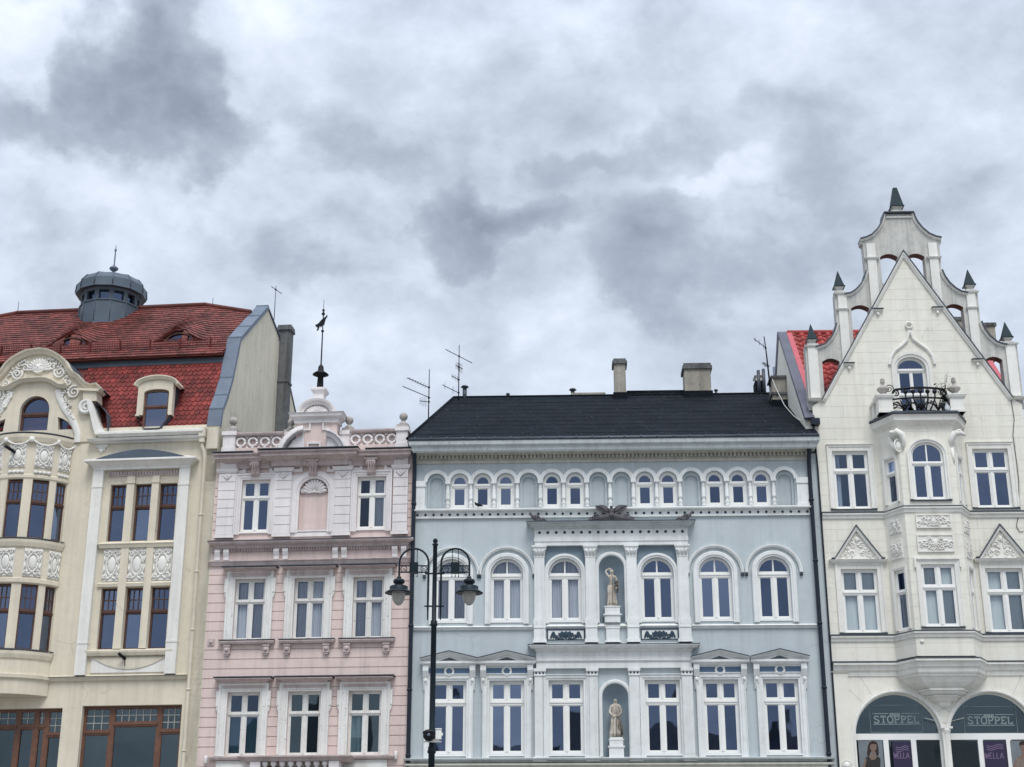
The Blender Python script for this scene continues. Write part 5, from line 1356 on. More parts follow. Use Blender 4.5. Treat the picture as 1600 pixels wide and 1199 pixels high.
    m = MB(); m.box(a_-.05, b_+.04, -3.95, -3.14, Z(1222, 617, -3.2), Z(1222, 613.5, -3.2)); m.build('ledge', 'conc_dk', ch)
    ch, a_, b_, zt = stack(1182, 1194, 585, -6.2, .5, .06, 'white_st', 'white_st')
    for x, yy, mt in ((1185, 579, 'zinc_dk'), (1193, 577, 'zinc_dk'), (1210.5, 574, 'zinc_lt')):
        m = MB(); u = U(x, 585, -5.9); m.tube([(u, -5.9, Z(x, 618, -5.9)), (u, -5.9, Z(x, yy, -5.9))], .06, 8); m.build('vent_pipe', mt, roof)
    for x, y0, y1, r, d in ((726, 622, 602.5, .075, -5.0), (793.6, 624, 614, .04, -5.0), (895, 616, 607, .07, -5.4), (1119, 616, 608, .04, -5.0)):
        m = MB(); u = U(x, y0, d); z0, z1 = Z(x, y0, d)-.2, Z(x, y1, d)
        m.tube([(u, d, z0), (u, d, z1-.08)], r, 8); m.lathe(u, d, [(r*.6, z1-.09), (r*2.0, z1-.07), (r*1.4, z1-.02), (r*.3, z1)], 10); m.build('vent_pipe', 'zinc_dk', roof)
    m = MB(); a_, b_ = U(888, 618, -5.4), U(950, 618, -5.4); m.prism_z([(a_, -6.2), (b_, -6.2), (b_, -5.3), (a_, -5.3)], z_r-.3, Z(920, 615.0, -5.4), [(a_+.1, -6.2), (b_-.1, -6.2), (b_-.1, -5.3), (a_+.1, -5.3)]); m.build('roof_hatch', 'conc', roof)
    m = MB(); a_, b_ = U(979, 613, -5.3), U(1070, 612, -5.3); m.box(a_, b_, -6.1, -5.2, z_r-.3, Z(1020, 611.5, -5.3)); m.build('roof_upstand', 'bitumen', roof)
    return H
HC = build_blue()
# ================================================================== the white house with the stepped gable and the oriel
def letters(mb, text, u0, z0, h, d, wgt, serif=False, slant=0.0, gap=.18, ws=1.0):
    """lettering from strokes, each a flat bar or curve"""
    G = {'S': [[(.92, .80), (.75, .95), (.45, 1), (.15, .9), (.08, .73), (.25, .58), (.70, .43), (.92, .27), (.82, .1), (.5, 0), (.2, .05), (.05, .22)]],
         'T': [[(0, .97), (1, .97)], [(.5, 0), (.5, .97)]],
         'O': [[(.5+.5*math.cos(2*PI*i/16), .5+.5*math.sin(2*PI*i/16)) for i in range(17)]],
         'P': [[(.15, 0), (.15, 1)], [(.15, .97), (.62, .97), (.9, .85), (.93, .72), (.85, .55), (.6, .47), (.15, .47)]],
         'E': [[(.15, 0), (.15, 1)], [(.15, .97), (.9, .97)], [(.15, .5), (.7, .5)], [(.15, .03), (.92, .03)]],
         'L': [[(.15, 0), (.15, 1)], [(.15, .03), (.9, .03)]],
         'W': [[(0, 1), (.25, 0)], [(.25, 0), (.5, .85)], [(.5, .85), (.75, 0)], [(.75, 0), (1, 1)]],
         'A': [[(0, 0), (.5, 1)], [(.5, 1), (1, 0)], [(.2, .35), (.8, .35)]]}
    x = u0
    for ch in text:
        w = ws*h*(.80 if ch in 'OS' else .95 if ch in 'WA' else .72)
        for st in G[ch]:
            pts = [(x+w*a+slant*h*b, z0+h*b) for a, b in st]
            mb.sweep(pts, [(-wgt/2, d), (wgt/2, d)], caps=False)
        if serif:
            for a, b in {'T': [(.5, 0), (.03, .90), (.97, .90)], 'P': [(.15, 0), (.08, 1)], 'E': [(.08, 0), (.08, 1), (.92, .88), (.93, .12)], 'L': [(.15, 1), (.9, .12)]}.get(ch, []):
                s = wgt*1.25; hh = wgt*.30 if b in (0, 1) else wgt*.9
                cx = x+w*a; cz = z0+h*b+(hh if b == 0 else -hh if b == 1 else 0)
                if b not in (0, 1): s = wgt*.35
                mb.face([(cx-s, d+.001, cz-hh), (cx+s, d+.001, cz-hh), (cx+s, d+.001, cz+hh), (cx-s, d+.001, cz+hh)])
        x += w+gap*h
    return x
def build_white():
    H = house(D, 'off-white townhouse with openwork stepped gable, dark pinnacles, central oriel and two shop arches')
    U, Z, at = D.U, D.Z, D.at
    c10 = lambda x, y, d=0.0: at(1200+x/3.33, 280+y/3.33, d)
    c11 = lambda x, y, d=0.0: at(1250+x/3.997, 560+y/3.997, d)
    c12 = lambda x, y, d=0.0: at(1250+x/3.163, 820+y/3.163, d)
    cb = lambda x, y, d=0.0: at(1320+x/5.714, 1060+y/5.714, d)
    uc = 3.23; ug = 3.27; uW = 6.52
    zf = 16.86; za = 21.80; hwf = 2.88
    # ---- openings in the front
    w3 = [(1.05, .545, Z(1331, 795), Z(1331, 705), Z(1331, 735.5)), (5.36, .545, Z(1550, 793), Z(1550, 701.5), Z(1550, 733.5))]
    w2 = [(1.045, .545, Z(1345, 988.5), Z(1345, 889.5), Z(1345, 925.5)), (5.38, .56, Z(1572, 987.5), Z(1572, 888), Z(1572, 924.5))]
    gw = (uc-.04, .46, Z(1424, 646), 18.30, 17.92)
    sa = [(1.83, 1.26), (4.56, 1.26)]; sz = (3.2, 7.80, 6.54)
    holes = [(u-h, u+h, a, b, None, .20) for u, h, a, b, t in w3+w2]
    holes.append((gw[0]-gw[1], gw[0]+gw[1], gw[2], gw[3], gw[4], .22))
    holes += [(u-h, u+h, sz[0], sz[1], sz[2], .30) for u, h in sa]
    # the oriel opens into the rooms behind it
    oz0, oz1 = Z(1448, 1000), Z(1448, 690)
    w = MB()
    def clampT(u, d, z):
        if z > zf: k = hwf*(za-z)/(za-zf); u = min(max(u, ug-k), ug+k)
        return (u, d, z)
    w.T = clampT
    g0 = Z(1400, 993); gr = [g0-.36+.36*i for i in range(40) if 8.9 < g0-.36+.36*i < za-.2]
    wall(w, 0, uW, 0, za, holes, grooves=gr, gw=.009, gd=.006)
    w.T = None
    w.box(-.0, .02, -9, -.01, 0, zf-.6); w.box(uW-.02, uW, -9, -.01, 0, zf-.6); w.box(0, uW, -9, -8.9, 0, zf-.6)
    w.build('wall', ['white_wall', 'interior'], H)
    p = MB(); p.box(.001, uW-.001, .002, .10, 0, 1.2); p.build('plinth', 'stone_gr', H)
    # vertical joints in the ashlar render, one course in two
    m = MB(); rr = random.Random(3)
    for i, z in enumerate(gr[:-1]):
        if z > zf-.2: continue
        for u in [x*.95+(.47 if i % 2 else 0) for x in range(8)]:
            if not .1 < u < uW-.1: continue
            if any(h[0]-.2 < u < h[1]+.2 and h[2]-.3 < z+.18 < h[3]+.3 for h in holes) or abs(u-uc) < 1.4: continue
            m.face([(u-.004, .0015, z+.01), (u+.004, .0015, z+.01), (u+.004, .0015, z+.35), (u-.004, .0015, z+.35)])
    m.build('render_joint', 'gable_gr', H)
    # ---- triangular gable: coping and stubs
    m = MB()
    tri = [(ug-hwf-.04, zf-.02), (ug, za+.03), (ug+hwf+.04, zf-.02)]
    m.sweep(tri, [(-.05, .002), (-.05, .05), (-.01, .07), (.01, .10), (.05, .10), (.05, -.14), (-.05, -.14)])
    cp = m.build('gable_coping', 'white_st', H)
    m = MB(); m.sweep(tri, [(.052, -.2), (.052, .12), (.085, .12), (.085, -.2)]); m.build('coping_flashing', 'zinc_dk', cp)
    for x, y in ((570, 688), (880, 680), (420, 970), (1088, 950)):
        u, z = c10(x, y); m = MB(); m.mould([(.002, z-.05), (.04, z-.03), (.09, z), (.11, z+.03), (.002, z+.05)], u-.06, u+.06); m.ball(u, .05, z-.11, .05, .04, .06, 10, 6)
        sb = m.build('gable_corbel', 'white_st', H); m = MB(); m.box(u-.18, u+.18, .002, .13, z+.052, z+.07); m.build('flashing', 'zinc_dk', sb)
    # ---- openwork gable rising behind it
    dk = -.12; th = .34
    def side(s): return lambda pts: [(ug+s*a, z) for a, z in pts]
    R1 = [(.475, 23.37), (.50, 23.22), (.58, 23.02), (.72, 22.80), (.92, 22.60), (1.12, 22.50), (1.31, 22.45), (1.31, 22.33), (1.24, 22.28), (1.22, 21.36)]
    R2 = [(1.20, 21.32), (1.27, 21.10), (1.40, 20.86), (1.58, 20.66), (1.76, 20.54), (1.97, 20.49), (1.97, 20.56), (2.29, 20.56), (2.29, 19.5)]
    R3 = [(2.28, 19.51), (2.36, 19.25), (2.50, 19.0), (2.70, 18.80), (2.88, 18.72), (3.02, 18.69), (3.02, 18.76), (3.35, 18.76), (3.35, 16.94), (2.7, 16.94)]
    right = R1+R2+R3
    outer = [(ug+a, z) for a, z in right][::-1]+[(ug-a, z) for a, z in right]
    def hole(a, b, top, bot, n=8): return [(a, bot)]+[(a+(b-a)*i/n, top-.11*(2*i/n-1)**2) for i in range(n+1)]+[(b, bot)]
    hs = [(.15, .72, 21.94, 20.9), (1.21, 1.79, 20.15, 18.9), (2.29, 2.84, 18.33, 17.15)]
    hl = []
    for a, b, t, q in hs:
        for s in (1, -1): hl.append([(ug+s*x, z) for x, z in hole(a, b, t, q)])
    hl.append([(ug-.9, 17.0), (ug-.9, 18.9), (ug+.9, 18.9), (ug+.9, 17.0)])
    m = MB(); m.holed(outer, hl, dk-th, dk)
    for s in (1, -1): m.box(*sorted((ug+s*.95, ug+s*3.35)), dk-th, dk, 16.6, 16.94)
    og = m.build('stepped_gable', 'gable_gr', H)
    for a, b, t, q in hs:                                            # reddish soffits of the little arches
        for s in (1, -1):
            m = MB(); ar = hole(a+.004, b-.004, t-.004, q)[1:-1]
            for p_, q_ in zip(ar, ar[1:]): m.face([(ug+s*p_[0], dk-.01, p_[1]), (ug+s*q_[0], dk-.01, q_[1]), (ug+s*q_[0], dk-th+.01, q_[1]), (ug+s*p_[0], dk-th+.01, p_[1])])
            m.build('arch_soffit', 'soffit_rd', og)
    m = MB()
    for s in (1, -1):
        for crv in (R1[:7], R2[:6], R3[:6]):
            pts = [(ug+s*a, z) for a, z in crv]
            if s < 0: pts = pts[::-1]
            m.sweep(pts, [(-.06, dk+.002), (-.06, dk+.04), (-.02, dk+.07), (.0, dk+.08), (0, dk+.002)])
            k = MB(); k.sweep(pts, [(.003, dk-th-.05), (.003, dk+.12), (.04, dk+.12), (.04, dk-th-.05)]); k.build('gable_flashing', 'zinc_dk', og)
        # pier pilasters and their drip moulds
        for a, b, z0, z1 in ((.86, 1.14, 19.0, 22.30), (1.92, 2.20, 17.6, 20.5), (2.97, 3.28, 17.0, 18.7)):
            m.box(min(ug+s*a, ug+s*b), max(ug+s*a, ug+s*b), dk+.002, dk+.06, z0, z1)
        for a, b, z in ((.78, 1.24, 21.76), (1.88, 2.26, 19.98), (1.86, 2.31, 20.53), (2.9, 3.37, 18.73)):
            x0, x1 = sorted((ug+s*a, ug+s*b)); m.mould([(dk+.002, z-.05), (dk+.10, z-.01), (dk+.12, z+.03), (dk+.002, z+.06)], x0+.1, x1-.1, back=dk)
        x0, x1 = sorted((ug+s*2.86, ug+s*3.38)); m.mould([(.002, zf-.02), (.08, zf), (.12, zf+.05), (.002, zf+.09)], x0+.1, x1-.1, back=-.2)
    k = MB(); k.box(ug-.49, ug+.49, dk-th-.06, dk+.14, 23.375, 23.41); m.box(ug-.42, ug+.42, dk+.002, dk+.05, 23.22, 23.28)
    m.build('gable_moulding', 'white_st', og); k.build('gable_flashing', 'zinc_dk', og)
    dm = dk-th/2
    def sq(u, h, d=dm): return [(u+x*h, d+y*h) for x, y in ((-1, -1), (1, -1), (1, 1), (-1, 1))]
    for u, zb, hw, ht, tipw, bh in ((ug, 23.41, .20, .72, .065, .26), (ug-2.10, 20.56, .165, .58, .008, .28), (ug+2.10, 20.56, .165, .58, .008, .28), (ug-3.10, 18.76, .165, .56, .008, .25), (ug+3.10, 18.76, .165, .56, .008, .25)):
        m = MB(); m.prism_z(sq(u, hw*1.05), zb, zb+bh*.35); m.prism_z(sq(u, hw*.62), zb+bh*.35, zb+bh*.75); m.prism_z(sq(u, hw*.62), zb+bh*.75, zb+bh*.92, sq(u, hw*.95)); m.prism_z(sq(u, hw*.95), zb+bh*.92, zb+bh)
        pb = m.build('pinnacle_base', 'gable_gr', og)
        m = MB(); m.prism_z(sq(u, hw), zb+bh, zb+bh+ht, sq(u, tipw)); m.prism_z(sq(u, hw*1.1), zb+bh-.02, zb+bh+.015); m.build('pinnacle', 'slate_dk', pb)
    # ---- gable door with ogee hood
    u, h, a, b, sp = gw
    window(H, u-h, u+h, a, b, d=-.10, spring=sp, trans=(sp-.04, a+.62), tw=.12, fw=.065, mw=.05, cols=2, topcols=1, mat='pvc', name='balcony_door')
    m = MB(); m.sweep(contour(u-h, u+h, a, b, sp, 20), [(0, .002), (0, .04), (.06, .045), (.08, .07), (.17, .07), (.17, .002)])
    og_ = [c10(*p) for p in ((632, 968), (638, 930), (660, 895), (695, 868), (720, 842), (731, 800))]
    og2 = [c10(*p) for p in ((742, 800), (755, 835), (790, 862), (830, 890), (855, 925), (866, 965))]
    m.sweep(og_+og2, [(-.05, .002), (-.05, .05), (-.02, .075), (.02, .075), (.05, .05), (.05, .002)])
    cu_, cz_ = c10(732, 764); m.tube([(cu_+.10*math.cos(t), .05, cz_+.10*math.sin(t)) for t in [2*PI*i/18 for i in range(19)]], .03, 6); m.box(cu_-.03, cu_+.03, .002, .05, cz_-.30, cz_-.10)
    m.build('ogee_hood', 'white_st', H)
    # ---- side windows
    cur3 = [[(.03, .5, .96, .02, 5), (.55, .97, .96, .02, 5)], [(.55, .97, .96, .03, 5), (.03, .5, .30, .02, 5)]]
    for (u, h, a, b, t), c in zip(w3, cur3):
        window(H, u-h, u+h, a, b, d=-.08, trans=(t,), tw=.13, fw=.065, mw=.12, mat='pvc', gl='glass' if u > 3 else 'glass_old', sill=(.05, .05, 'zinc_dk'), curtain=None if u > 3 else [(.03, .22, .96, .02, 3)])
        m = MB(); m.sweep([(u-h, a), (u-h, b), (u+h, b), (u+h, a)], [(0, .002), (0, .03), (.10, .035), (.13, .06), (.17, .06), (.17, .002)])
        m.mould([(.01, b+.16), (.07, b+.17), (.09, b+.20), (.01, b+.22)], u-h-.10, u+h+.10)
        m.build('window_surround', 'white_st', H)
    for i, (u, h, a, b, t) in enumerate(w2):
        window(H, u-h, u+h, a, b, d=-.08, trans=(t,), tw=.13, fw=.065, mw=.12, mat='pvc', sill=(.05, .05, 'zinc_dk'), gl='glass_clear', curtain=[(.02, .98, .98, .003, 9)], cmat='blind')
        m = MB(); m.sweep([(u-h, a), (u-h, b), (u+h, b), (u+h, a)], [(0, .002), (0, .03), (.10, .035), (.13, .06), (.17, .06), (.17, .002)])
        cx = u; z0 = Z(1343, 879); zp = Z(1343, 823, .05)
        m.mould([(.01, z0-.06), (.08, z0-.04), (.14, z0+.0), (.18, z0+.06), (.01, z0+.09)], cx-.72, cx+.72)
        m.sweep([(cx-.70, z0+.09), (cx, zp-.04), (cx+.70, z0+.09)], [(-.06, .002), (-.06, .10), (.0, .13), (.03, .13), (.03, .002)])
        sr = m.build('window_surround', 'white_st', H)
        m = MB(); m.prism([(cx-.62, z0+.10), (cx, zp-.16), (cx+.62, z0+.10)], .002, .03)
        rs = random.Random(11+i)
        for s in (1, -1):
            for x, z, r_, a0 in ((.16, .17, .10, 0), (.34, .16, .10, 2), (.13, .42, .09, 1), (.50, .13, .06, 1)): m.spiral(cx+s*x, z0+.09+z, r_, 1.4, .04, .022, s, a0 if s > 0 else PI-a0)
            for k in range(10):
                x = rs.uniform(.03, .5); z = rs.uniform(.04, .9*(1-x/.66)*(zp-z0-.2)); l = .06; t_ = rs.uniform(0, PI)
                m.tube([(cx+s*(x-l*math.cos(t_)), .03, z0+.1+z-l*math.sin(t_)), (cx+s*x, .06, z0+.1+z), (cx+s*(x+l*math.cos(t_)), .03, z0+.1+z+l*math.sin(t_))], [.008, .024, .006], 5)
        m.ball(cx, .05, zp-.40, .06, .04, .09); m.build('gablet_relief', 'ivory', sr)
        m = MB(); m.sweep([(cx-.80, z0+.095), (cx-.70, z0+.095), (cx, zp-.005), (cx+.70, z0+.095), (cx+.80, z0+.095)], [(.0, .0), (.0, .16), (.03, .16), (.03, .0)]); m.build('flashing', 'zinc_dk', sr)
    # ---- oriel
    J, F_, dO = 1.285, .825, .74
    plan = [(uc-J, 0), (uc-F_, dO), (uc+F_, dO), (uc+J, 0)]
    def offs(o):
        k = 1+o/dO; return [(uc-J-o*.75, 0), (uc-F_-o*.55, dO+o), (uc+F_+o*.55, dO+o), (uc+J+o*.75, 0)]
    def oband(mb, prof):
        rows = [[mb.P(u_, d_, z) for u_, d_ in offs(o)] for o, z in prof]
        for r, q in zip(rows, rows[1:]):
            for i in range(3): mb.F(r[i], r[i+1], q[i+1], q[i])
        mb.F(*rows[0]); mb.F(*rows[-1])
    oy = lambda y: Z(1460, y, dO)
    def facet(i):
        p, q = plan[i], plan[i+1]; l = math.hypot(q[0]-p[0], q[1]-p[1]); t = ((q[0]-p[0])/l, (q[1]-p[1])/l); n = (-t[1], t[0]); mx = ((p[0]+q[0])/2, (p[1]+q[1])/2)
        return l, lambda x, y, z: (mx[0]+t[0]*x+n[0]*y, mx[1]+t[1]*x+n[1]*y, z)
    zb0, zt0 = oy(1025), oy(664)
    fw3 = (.49, oy(780.5), oy(691), oy(711)); fw2 = (.50, oy(979), oy(882), oy(916))
    sw3 = (.21, oy(782), oy(712)); sw2 = (.21, oy(981), oy(887))
    m = MB()
    for i in range(3):
        l, T = facet(i); m.T = T
        if i == 1: hh = [(-fw3[0], fw3[0], fw3[1], fw3[2], fw3[3], .12), (-fw2[0], fw2[0], fw2[1], fw2[2], None, .12)]
        else: hh = [(-sw3[0], sw3[0], sw3[1], sw3[2], None, .10), (-sw2[0], sw2[0], sw2[1], sw2[2], None, .10)]
        wall(m, -l/2, l/2, zb0, zt0, hh, grooves=[g for g in gr if zb0 < g < zt0], gw=.009, gd=.006, back=.25)
    m.T = None; om = m.build('oriel', ['white_wall', 'interior'], H)
    l, T = facet(1)
    window(H, -fw3[0], fw3[0], fw3[1], fw3[2], d=-.05, spring=fw3[3], trans=(oy(723.5),), tw=.12, fw=.065, mw=.12, cols=2, topcols=2, mat='pvc', T=T, sill=(.06, .05, 'zinc_dk'), name='oriel_window', dep=.06)
    window(H, -fw2[0], fw2[0], fw2[1], fw2[2], d=-.05, trans=(oy(917.5),), tw=.13, fw=.065, mw=.12, mat='pvc', T=T, gl='glass_clear', curtain=[(.02, .98, .98, .003, 9)], cmat='blind', sill=(.06, .05, 'zinc_dk'), name='oriel_window', dep=.06)
    m = MB(); m.T = T
    m.sweep(contour(-fw3[0], fw3[0], fw3[1], fw3[2], fw3[3], 18), [(0, .002), (0, .03), (.05, .035), (.07, .07), (.12, .07), (.12, .002)])
    m.build('window_surround', 'white_st', om); m = MB(); m.T = T
    m.sweep([(-fw2[0], fw2[1]), (-fw2[0], fw2[2]), (fw2[0], fw2[2]), (fw2[0], fw2[1])], [(0, .002), (0, .02), (.08, .03), (.11, .05), (.14, .05), (.14, .002)])
    m.sweep([(-fw2[0]-.14, fw2[2]-.1), (-fw2[0]-.14, fw2[2]+.14), (fw2[0]+.14, fw2[2]+.14), (fw2[0]+.14, fw2[2]-.1)], [(0, .002), (0, .08), (.05, .08), (.05, .002)])
    m.build('window_surround', 'white_st', om)
    for i in (0, 2):
        l, T = facet(i)
        for sw, yt in ((sw3, oy(735)), (sw2, oy(921))):
            window(H, -sw[0], sw[0], sw[1], sw[2], d=-.04, trans=(yt,), tw=.10, fw=.055, cols=1, mat='pvc', T=T, name='oriel_window', dep=.05)
            m = MB(); m.T = T; m.sweep([(-sw[0], sw[1]), (-sw[0], sw[2]), (sw[0], sw[2]), (sw[0], sw[1])], [(0, .002), (0, .03), (.06, .05), (.10, .05), (.10, .002)]); m.build('window_surround', 'white_st', om)
    # bands that run from the wall round the oriel
    for yw, yo, big in ((801, 786, 0), (993, 984, 0), (1035, 1025, 1)):
        zw = Z(1340, yw, .2 if big else .1); k = zw-.04
        pr = [(.0, k-.15), (.04, k-.13), (.06, k-.05), (.10, k-.02), (.10, k+.03), (.0, k+.06)] if not big else [(.0, k-.36), (.03, k-.34), (.05, k-.22), (.10, k-.18), (.14, k-.06), (.20, k-.03), (.20, k+.03), (.0, k+.07)]
        m = MB(); oband(m, pr); 
        m.mould([(d_+.002, z_) for d_, z_ in pr], .06, uc-J-.02, lret=False, rret=False); m.mould([(d_+.002, z_) for d_, z_ in pr], uc+J+.02, uW-.06, lret=False, rret=False)
        sc = m.build('string_course', 'white_st', H)
        m = MB(); o2 = .115 if not big else .215
        oband(m, [(o2-.1, k+.061), (o2, k+.035), (o2, k+.055), (o2-.1, k+.08)])
        for x0, x1 in ((.02, uc-J-.02), (uc+J+.02, uW-.02)): m.box(x0, x1, .002, o2+.002, k+.03, k+.07)
        m.build('flashing', 'zinc_dk', sc)
    # relief panels
    l, T = facet(1)
    for y0, y1, x0, x1, sd in ((825.5, 804.5, -.52, .52, 5), (863, 836, -.54, .54, 8)):
        m = MB(); m.T = T; z0, z1 = oy(y0), oy(y1); m.box(x0, x1, .002, .03, z0, z1); m.ring([(x0, z0), (x0, z1), (x1, z1), (x1, z0)], [(x0+.03, z0+.03), (x0+.03, z1-.03), (x1-.03, z1-.03), (x1-.03, z0+.03)], .03, .055)
        scrollwork(m, x0+.03, x1-.03, z0+.03, z1-.03, .04, sd, .02, 6); m.ball(0, .03, (z0+z1)/2, .10, .05, .13); m.build('relief_panel', 'ivory', om)
    for i in (0, 2):
        l, T = facet(i)
        for y0, y1, sd in ((829, 806, 3), (869, 840, 4)):
            m = MB(); m.T = T; z0, z1 = oy(y0), oy(y1); m.box(-.24, .24, .002, .03, z0, z1); scrollwork(m, -.22, .22, z0, z1, .04, sd, .018, 4); m.ball(0, .03, (z0+z1)/2, .07, .04, .1); m.build('relief_panel', 'ivory', om)
    u, z = c12(603, 577, dO); m = MB(); m.lathe(u, 0, [(.0, 0), (.0, 0)], 4) if False else m.tube([(u, dO, z), (u, dO+.03, z)], .055, 12); m.build('vent_cap', 'white_st', om)
    # corner creatures under the balcony
    for s, nm in ((-1, 'corner_relief'), (1, 'corner_gargoyle')):
        m = MB(); x = uc+s*F_; z1 = oy(676)
        if s < 0:
            m.tube([(x-.22, dO-.10, z1-.05), (x-.05, dO+.10, z1+.0), (x+.10, dO+.08, z1-.08), (x+.16, dO+.04, z1-.30), (x+.10, dO+.03, z1-.55)], [.05, .12, .11, .07, .03], 8)
            m.tube([(x-.02+.13*math.cos(t), dO+.02-.05*math.cos(t), z1-.42+.19*math.sin(t)) for t in [2*PI*i/16 for i in range(17)]], .03, 6); m.ball(x-.02, dO+.0, z1-.42, .10, .06, .16)
            m.tube([(x-.20, dO-.2, z1-.10), (x-.16, dO-.12, z1-.35), (x-.12, dO-.06, z1-.65)], [.06, .08, .03], 6); m.ball(x-.18, dO+.02, z1+.0, .09, .09, .07)
        else:
            m.tube([(x-.06, dO-.05, z1-.50), (x-.04, dO+.02, z1-.25), (x+.06, dO+.06, z1-.06), (x+.24, dO+.05, z1-.03), (x+.40, dO+.04, z1-.12)], [.05, .10, .11, .08, .04], 8)
            m.ball(x+.20, dO+.06, z1+.02, .09, .08, .06); m.tube([(x-.05, dO, z1-.5), (x-.03, dO, z1-.8), (x-.02, dO, z1-1.0)], [.05, .05, .02], 6)
        m.build(nm, 'white_st', om)
    # balcony on the oriel
    m = MB(); z0 = oy(664)
    oband(m, [(.0, z0-.02), (.06, z0+.02), (.10, z0+.06), (.20, z0+.10), (.22, z0+.24), (.26, z0+.27)]); bl = m.build('balcony_slab', 'white_st', H)
    m = MB(); oband(m, [(.262, z0+.275), (.30, z0+.30), (.30, z0+.36), (.10, z0+.38)]); m.build('flashing', 'zinc_dk', bl)
    zs = z0+.38; dB = dO+.10
    zped = Z(1382, 617, dB)
    pu = (U(1384, 632, dB), U(1496, 630, dB))
    for u in pu:
        m = MB(); h_ = .215
        m.box(u-h_, u+h_, dB-.42, dB+.0, zs, zped-.14); m.box(u-h_-.03, u+h_+.03, dB-.45, dB+.03, zs, zs+.09)
        m.mould([(dB, zped-.14), (dB+.05, zped-.10), (dB+.08, zped-.03), (dB+.08, zped), (dB, zped+.01)], u-h_, u+h_, back=dB-.46)
        ped = m.build('balcony_pedestal', 'white_st', H)
        m = MB(); d_ = dB-.2
        m.lathe(u, d_, [(.15, zped), (.15, zped+.05), (.09, zped+.08), (.08, zped+.11), (.17, zped+.19), (.195, zped+.24), (.18, zped+.28), (.10, zped+.33), (.055, zped+.37), (.05, zped+.43), (.085, zped+.47), (.05, zped+.50), (.075, zped+.54), (.045, zped+.60), (.0, zped+.64)], 14); m.build('urn', 'stone_gr', ped)
    ur, zr = c11(480, 300, .15); m = MB(); m.box(ur-.15, ur+.15, .002, .3, zs, zr); m.box(ur-.19, ur+.19, .002, .34, zr, zr+.09); m.build('balcony_pedestal', 'white_st', H)
    ur2 = 2*uc-ur; m = MB(); m.box(ur2-.15, ur2+.15, .002, .3, zs, zr); m.box(ur2-.19, ur2+.19, .002, .34, zr, zr+.09); m.build('balcony_pedestal', 'white_st', H)
    # wrought iron railing
    xa, xb = pu[0]+.235, pu[1]-.235; dR = dB-.18; ztop = Z(1440, 609.5, dR); zmid = Z(1440, 624, dR); zlo = zs+.05; bul = .16
    cx = (xa+xb)/2; hw = (xb-xa)/2
    def rp(t, z): x = cx+hw*t; return (x, dR+bul*(1-t*t), z)
    m = MB(); N = 20
    m.tube([rp(-1, zmid)]+[rp(-.99+.1*k/3, zmid+.0+(ztop-zmid)*math.sin(PI/2*(k+1)/5)) for k in range(4)]+[rp(-.85+1.7*k/N, ztop+.02*math.sin(PI*k/N)) for k in range(N+1)]+[rp(.99-.1*k/3, zmid+(ztop-zmid)*math.sin(PI/2*(k+1)/5)) for k in (3, 2, 1, 0)]+[rp(1, zmid)], .036, 6)
    m.tube([rp(-1+2*k/N, zmid) for k in range(N+1)], .03, 6); m.tube([rp(-1+2*k/N, zlo) for k in range(N+1)], .03, 6)
    for t in (-1, 1): m.tube([rp(t, zlo-.05), rp(t, zmid+.02)], .028, 6)
    for t in (-.52, -.26, 0, .26, .52):
        m.tube([rp(t*.55, zlo), rp(t*.8, (zlo+zmid)/2), rp(t, zmid), rp(t, ztop-.13)], .026, 5); x, d_, z = rp(t, ztop-.10); m.ball(x, d_, z, .075, .05, .075, 10, 6)
    for c in (-.6, 0, .6):
        for s in (1, -1):
            for q in (.12, .26, .40): m.tube([rp(c, zlo+.02), rp(c+s*q*.35, zlo+(zmid-zlo)*.45), rp(c+s*q, zlo+(zmid-zlo)*(.95-q*.6))], .02, 5)
    for s in (1, -1):
        x, d_, z = rp(s*.86, ztop-.12); m.spiral(x, z, .11, 1.5, d_, .024, s, 1.2); x, d_, z = rp(s*.92, zmid-.2); m.spiral(x, z, .13, 1.3, d_, .022, -s, 2)
        m.tube([rp(s, zlo+.15), rp(s*.85, zlo+.17), rp(s*.7, zlo+.1)], .013, 5); m.tube([rp(s, zlo+.3), rp(s*.8, zlo+.33), rp(s*.65, zlo+.22)], .013, 5)
    x, d_, z = rp(-1.05, ztop+.05); m.spiral(x, z, .14, 1.6, d_, .016, 1, 0)
    m.build('railing', 'iron', H)
    # bowl and stepped corbels under the oriel
    m = MB()
    def oscale(k, dk_): return [(uc-J*k, .0), (uc-F_*k, dO*dk_), (uc+F_*k, dO*dk_), (uc+J*k, .0)]
    zk = Z(1340, 1035)-.40; kz = (zk-Z(1465, 1106, .03))/1.42
    steps = [(1.06, 1.06, 0), (1.04, 1.03, .06), (1.0, .99, .07), (1.0, .98, .16), (.95, .93, .17), (.92, .90, .26), (.84, .82, .42), (.72, .72, .56), (.60, .62, .64), (.57, .62, .65), (.59, .66, .66), (.59, .66, .74), (.53, .58, .75), (.52, .56, .85), (.40, .44, .90), (.37, .40, .91), (.40, .44, .92), (.40, .44, .99), (.33, .36, 1.0), (.31, .32, 1.10), (.22, .22, 1.18), (.17, .18, 1.19), (.16, .16, 1.32), (.10, .08, 1.42)]
    steps = [(a_, b_, zk-z_*kz) for a_, b_, z_ in steps]
    rows = [[m.P(u_, d_, z) for u_, d_ in oscale(a_, b_)] for a_, b_, z in steps]
    for r, q in zip(rows, rows[1:]):
        for i in range(3): m.F(r[i], r[i+1], q[i+1], q[i])
    m.F(*rows[0]); m.F(*rows[-1]); m.build('oriel_corbel', 'white_st', H)
    # ---- shop front
    m = MB()
    x0, x1 = c12(160, 800)[0], c12(238, 800)[0]; zc = Z(1340, 1050)
